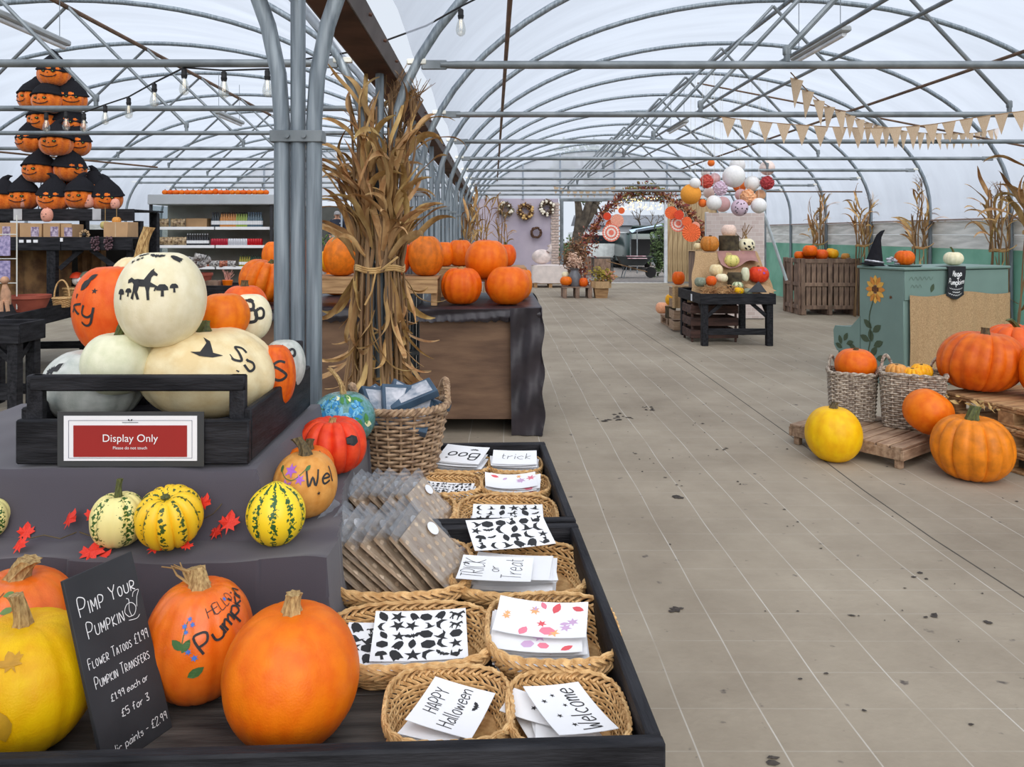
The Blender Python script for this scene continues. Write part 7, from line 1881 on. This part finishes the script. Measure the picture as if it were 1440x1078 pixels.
# raised planting and person at the far end of the left bay
struct('ground_bank', MB().grid(lambda u, v: (-14 + 13 * u, 26.0 + 12 * v, .62 * sst((v * 12) / .3)), 12, 40), M_GRAVEL, 'raised bank behind the left bay')
for i, (x, y, n, lab) in enumerate(((-5.4, 27.3, 380, 'leafy green plants left of the person'), (-3.9, 27.2, 380, 'leafy green plants right of the person'), (-7.5, 27.6, 380, 'leafy green plants behind the chiller'))):
    mb = MB(); scatter_leaves(mb, [Vector((x - .5, y, .95)), Vector((x + .5, y, 1.3))], .6, n, .09, 40 + i); tag(mb.build('plant_row', mat('plant_green', (110, 134, 70), .8, .35, 3, col2=(60, 84, 44)), smooth=False), lab, 'plants', kind='stuff')
struct('trim_6', MB().box((-4.6, 31, 1.6), (7, .2, 2.2)), mat('dark_shed', (54, 56, 54), .8), 'dark shed wall behind the planting')
def person(x, y, z0, hgt=1.75):
    s = hgt / 1.75
    nodes = {'pel': ((0, 0, .95), .15), 'chest': ((0, 0, 1.28), .165), 'neck': ((0, 0, 1.48), .06), 'head': ((0, -.02, 1.60), .095), 'crown': ((0, -.01, 1.68), .075),
             'shl': ((-.2, 0, 1.4), .075), 'ell': ((-.27, .02, 1.13), .055), 'hal': ((-.26, -.1, .92), .04), 'shr': ((.2, 0, 1.4), .075), 'elr': ((.28, .03, 1.13), .055), 'har': ((.24, -.08, .92), .04),
             'hil': ((-.1, 0, .88), .1), 'knl': ((-.11, -.02, .48), .075), 'anl': ((-.11, .02, .09), .05), 'tol': ((-.11, -.14, .04), .045), 'hir': ((.1, 0, .88), .1), 'knr': ((.11, -.02, .48), .075), 'anr': ((.11, .02, .09), .05), 'tor': ((.11, -.14, .04), .045)}
    edges = [('pel', 'chest'), ('chest', 'neck'), ('neck', 'head'), ('head', 'crown'), ('chest', 'shl'), ('shl', 'ell'), ('ell', 'hal'), ('chest', 'shr'), ('shr', 'elr'), ('elr', 'har'), ('pel', 'hil'), ('hil', 'knl'), ('knl', 'anl'), ('anl', 'tol'), ('pel', 'hir'), ('hir', 'knr'), ('knr', 'anr'), ('anr', 'tor')]
    ks = list(nodes); me = bpy.data.meshes.new('body'); me.from_pydata([tuple(c * s for c in nodes[k][0]) for k in ks], [(ks.index(a), ks.index(b)) for a, b in edges], [])
    o = bpy.data.objects.new('body_src', me); COL.objects.link(o)
    sk = o.modifiers.new('skin', 'SKIN'); o.modifiers.new('sub', 'SUBSURF').levels = 2
    for i, k in enumerate(ks):
        r = nodes[k][1] * s; me.skin_vertices[0].data[i].radius = (r * (1.25 if k in ('chest', 'pel') else 1), r * (.8 if k in ('chest', 'pel') else 1)); me.skin_vertices[0].data[i].use_root = (k == 'pel')
    dg = bpy.context.evaluated_depsgraph_get(); m2 = bpy.data.meshes.new_from_object(o.evaluated_get(dg)); bpy.data.objects.remove(o)
    for m in (mat('skin', (206, 156, 130), .6), mat('navy_top', (36, 42, 58), .8, .1), mat('khaki_trousers', (186, 178, 158), .8, .08), mat('dark_shoe', (50, 46, 44), .7)): m2.materials.append(m)
    for p in m2.polygons:
        c = p.center / s; p.use_smooth = True
        p.material_index = 0 if (c.z > 1.47 or (c.z < .95 and abs(c.x) > .2)) else (1 if c.z > .93 else (2 if c.z > .1 else 3))
    root = thing('person', 'person in navy jacket pale cap and light trousers walking far behind', 'person', (x, y, z0), rz=.35)
    link('body', m2, root)
    cp_ = MB().lathe([(.105 * s, 1.63 * s), (.1 * s, 1.7 * s), (.06 * s, 1.745 * s), (.005, 1.755 * s)], 18); cp_.box((0, -.13 * s, 1.635 * s), (.15 * s, .12 * s, .015), .004); cp_.build('cap', mat('grey_cap', (150, 148, 150), .8), root)
    MB().ball((0, -.108 * s, 1.58 * s), .016 * s, 8, 5).build('nose', MATS['skin'], root)
    for sx in (-1, 1):
        MB().ball((sx * .035 * s, -.1 * s, 1.605 * s), .011 * s, 6, 4).build('eye', M_BLACK, root); MB().ball((sx * .096 * s, -.01, 1.6 * s), .02 * s, 6, 4, sq=(.5, 1, 1.4)).build('ear', MATS['skin'], root)
        for k in range(4): MB().tube([(sx * (.255 + .012 * (k - 1.5)) * s, -.1 * s, .9 * s), (sx * (.25 + .012 * (k - 1.5)) * s, -.13 * s, .83 * s)], .009 * s, 5).build('finger', MATS['skin'], root)
        MB().tube([(sx * .225 * s, -.1 * s, .91 * s), (sx * .205 * s, -.14 * s, .87 * s)], .01 * s, 5).build('thumb', MATS['skin'], root)
    MB().box((.03, -.098 * s, 1.545 * s), (.04 * s, .01, .006)).build('mouth', mat('lip', (170, 100, 92), .6), root)
    MB().box((.08 * s, -.135 * s, 1.33 * s), (.04, .01, .02)).build('chest_badge', M_WHITE, root)
person((474 - CX) * 26.5 / F, 26.5, .62)
# scraps of leaf and dirt on the matting
lt_ = MB(); rl_ = random.Random(12)
def scrap(x, y, s):
    n = 6; a0 = rl_.uniform(0, 6); vs = [(x, y, .006 + .4 * s * rl_.random())]
    for k in range(n): a = a0 + 2 * pi * k / n; q = s * rl_.uniform(.4, 1.1); vs.append((x + q * cos(a) * 1.6, y + q * sin(a), .003 + s * .2 * rl_.random()))
    lt_.add(vs, [(0, 1 + k, 1 + (k + 1) % n) for k in range(n)])
for (px, py, n, sp, s) in ((858, 588, 9, 22, .03), (880, 590, 7, 16, .035), (912, 574, 8, 8, .03), (895, 640, 3, 20, .018), (955, 700, 8, 6, .025), (950, 858, 9, 6, .022), (985, 595, 3, 12, .018), (1010, 635, 3, 14, .02), (1040, 680, 2, 10, .02), (1308, 868, 3, 10, .018), (1385, 876, 4, 10, .02), (1200, 868, 2, 8, .016), (1075, 1070, 3, 14, .02), (1290, 810, 3, 16, .016), (960, 675, 4, 30, .015), (1110, 737, 3, 14, .015)):
    for k in range(n):
        p = G(px + rl_.uniform(-sp, sp), py + rl_.uniform(-sp, sp) * .35); scrap(p.x, p.y, s * rl_.uniform(.25, .8))
for k in range(160): p = (rl_.uniform(.4, 4.6), rl_.uniform(2.2, 14)); scrap(p[0], p[1], rl_.uniform(.003, .008))
tag(lt_.build('floor_litter', mat('dark_litter', (64, 58, 54), .9, .3, 20), smooth=False), 'dark scraps of leaf and soil scattered on the matting', 'litter', kind='stuff')
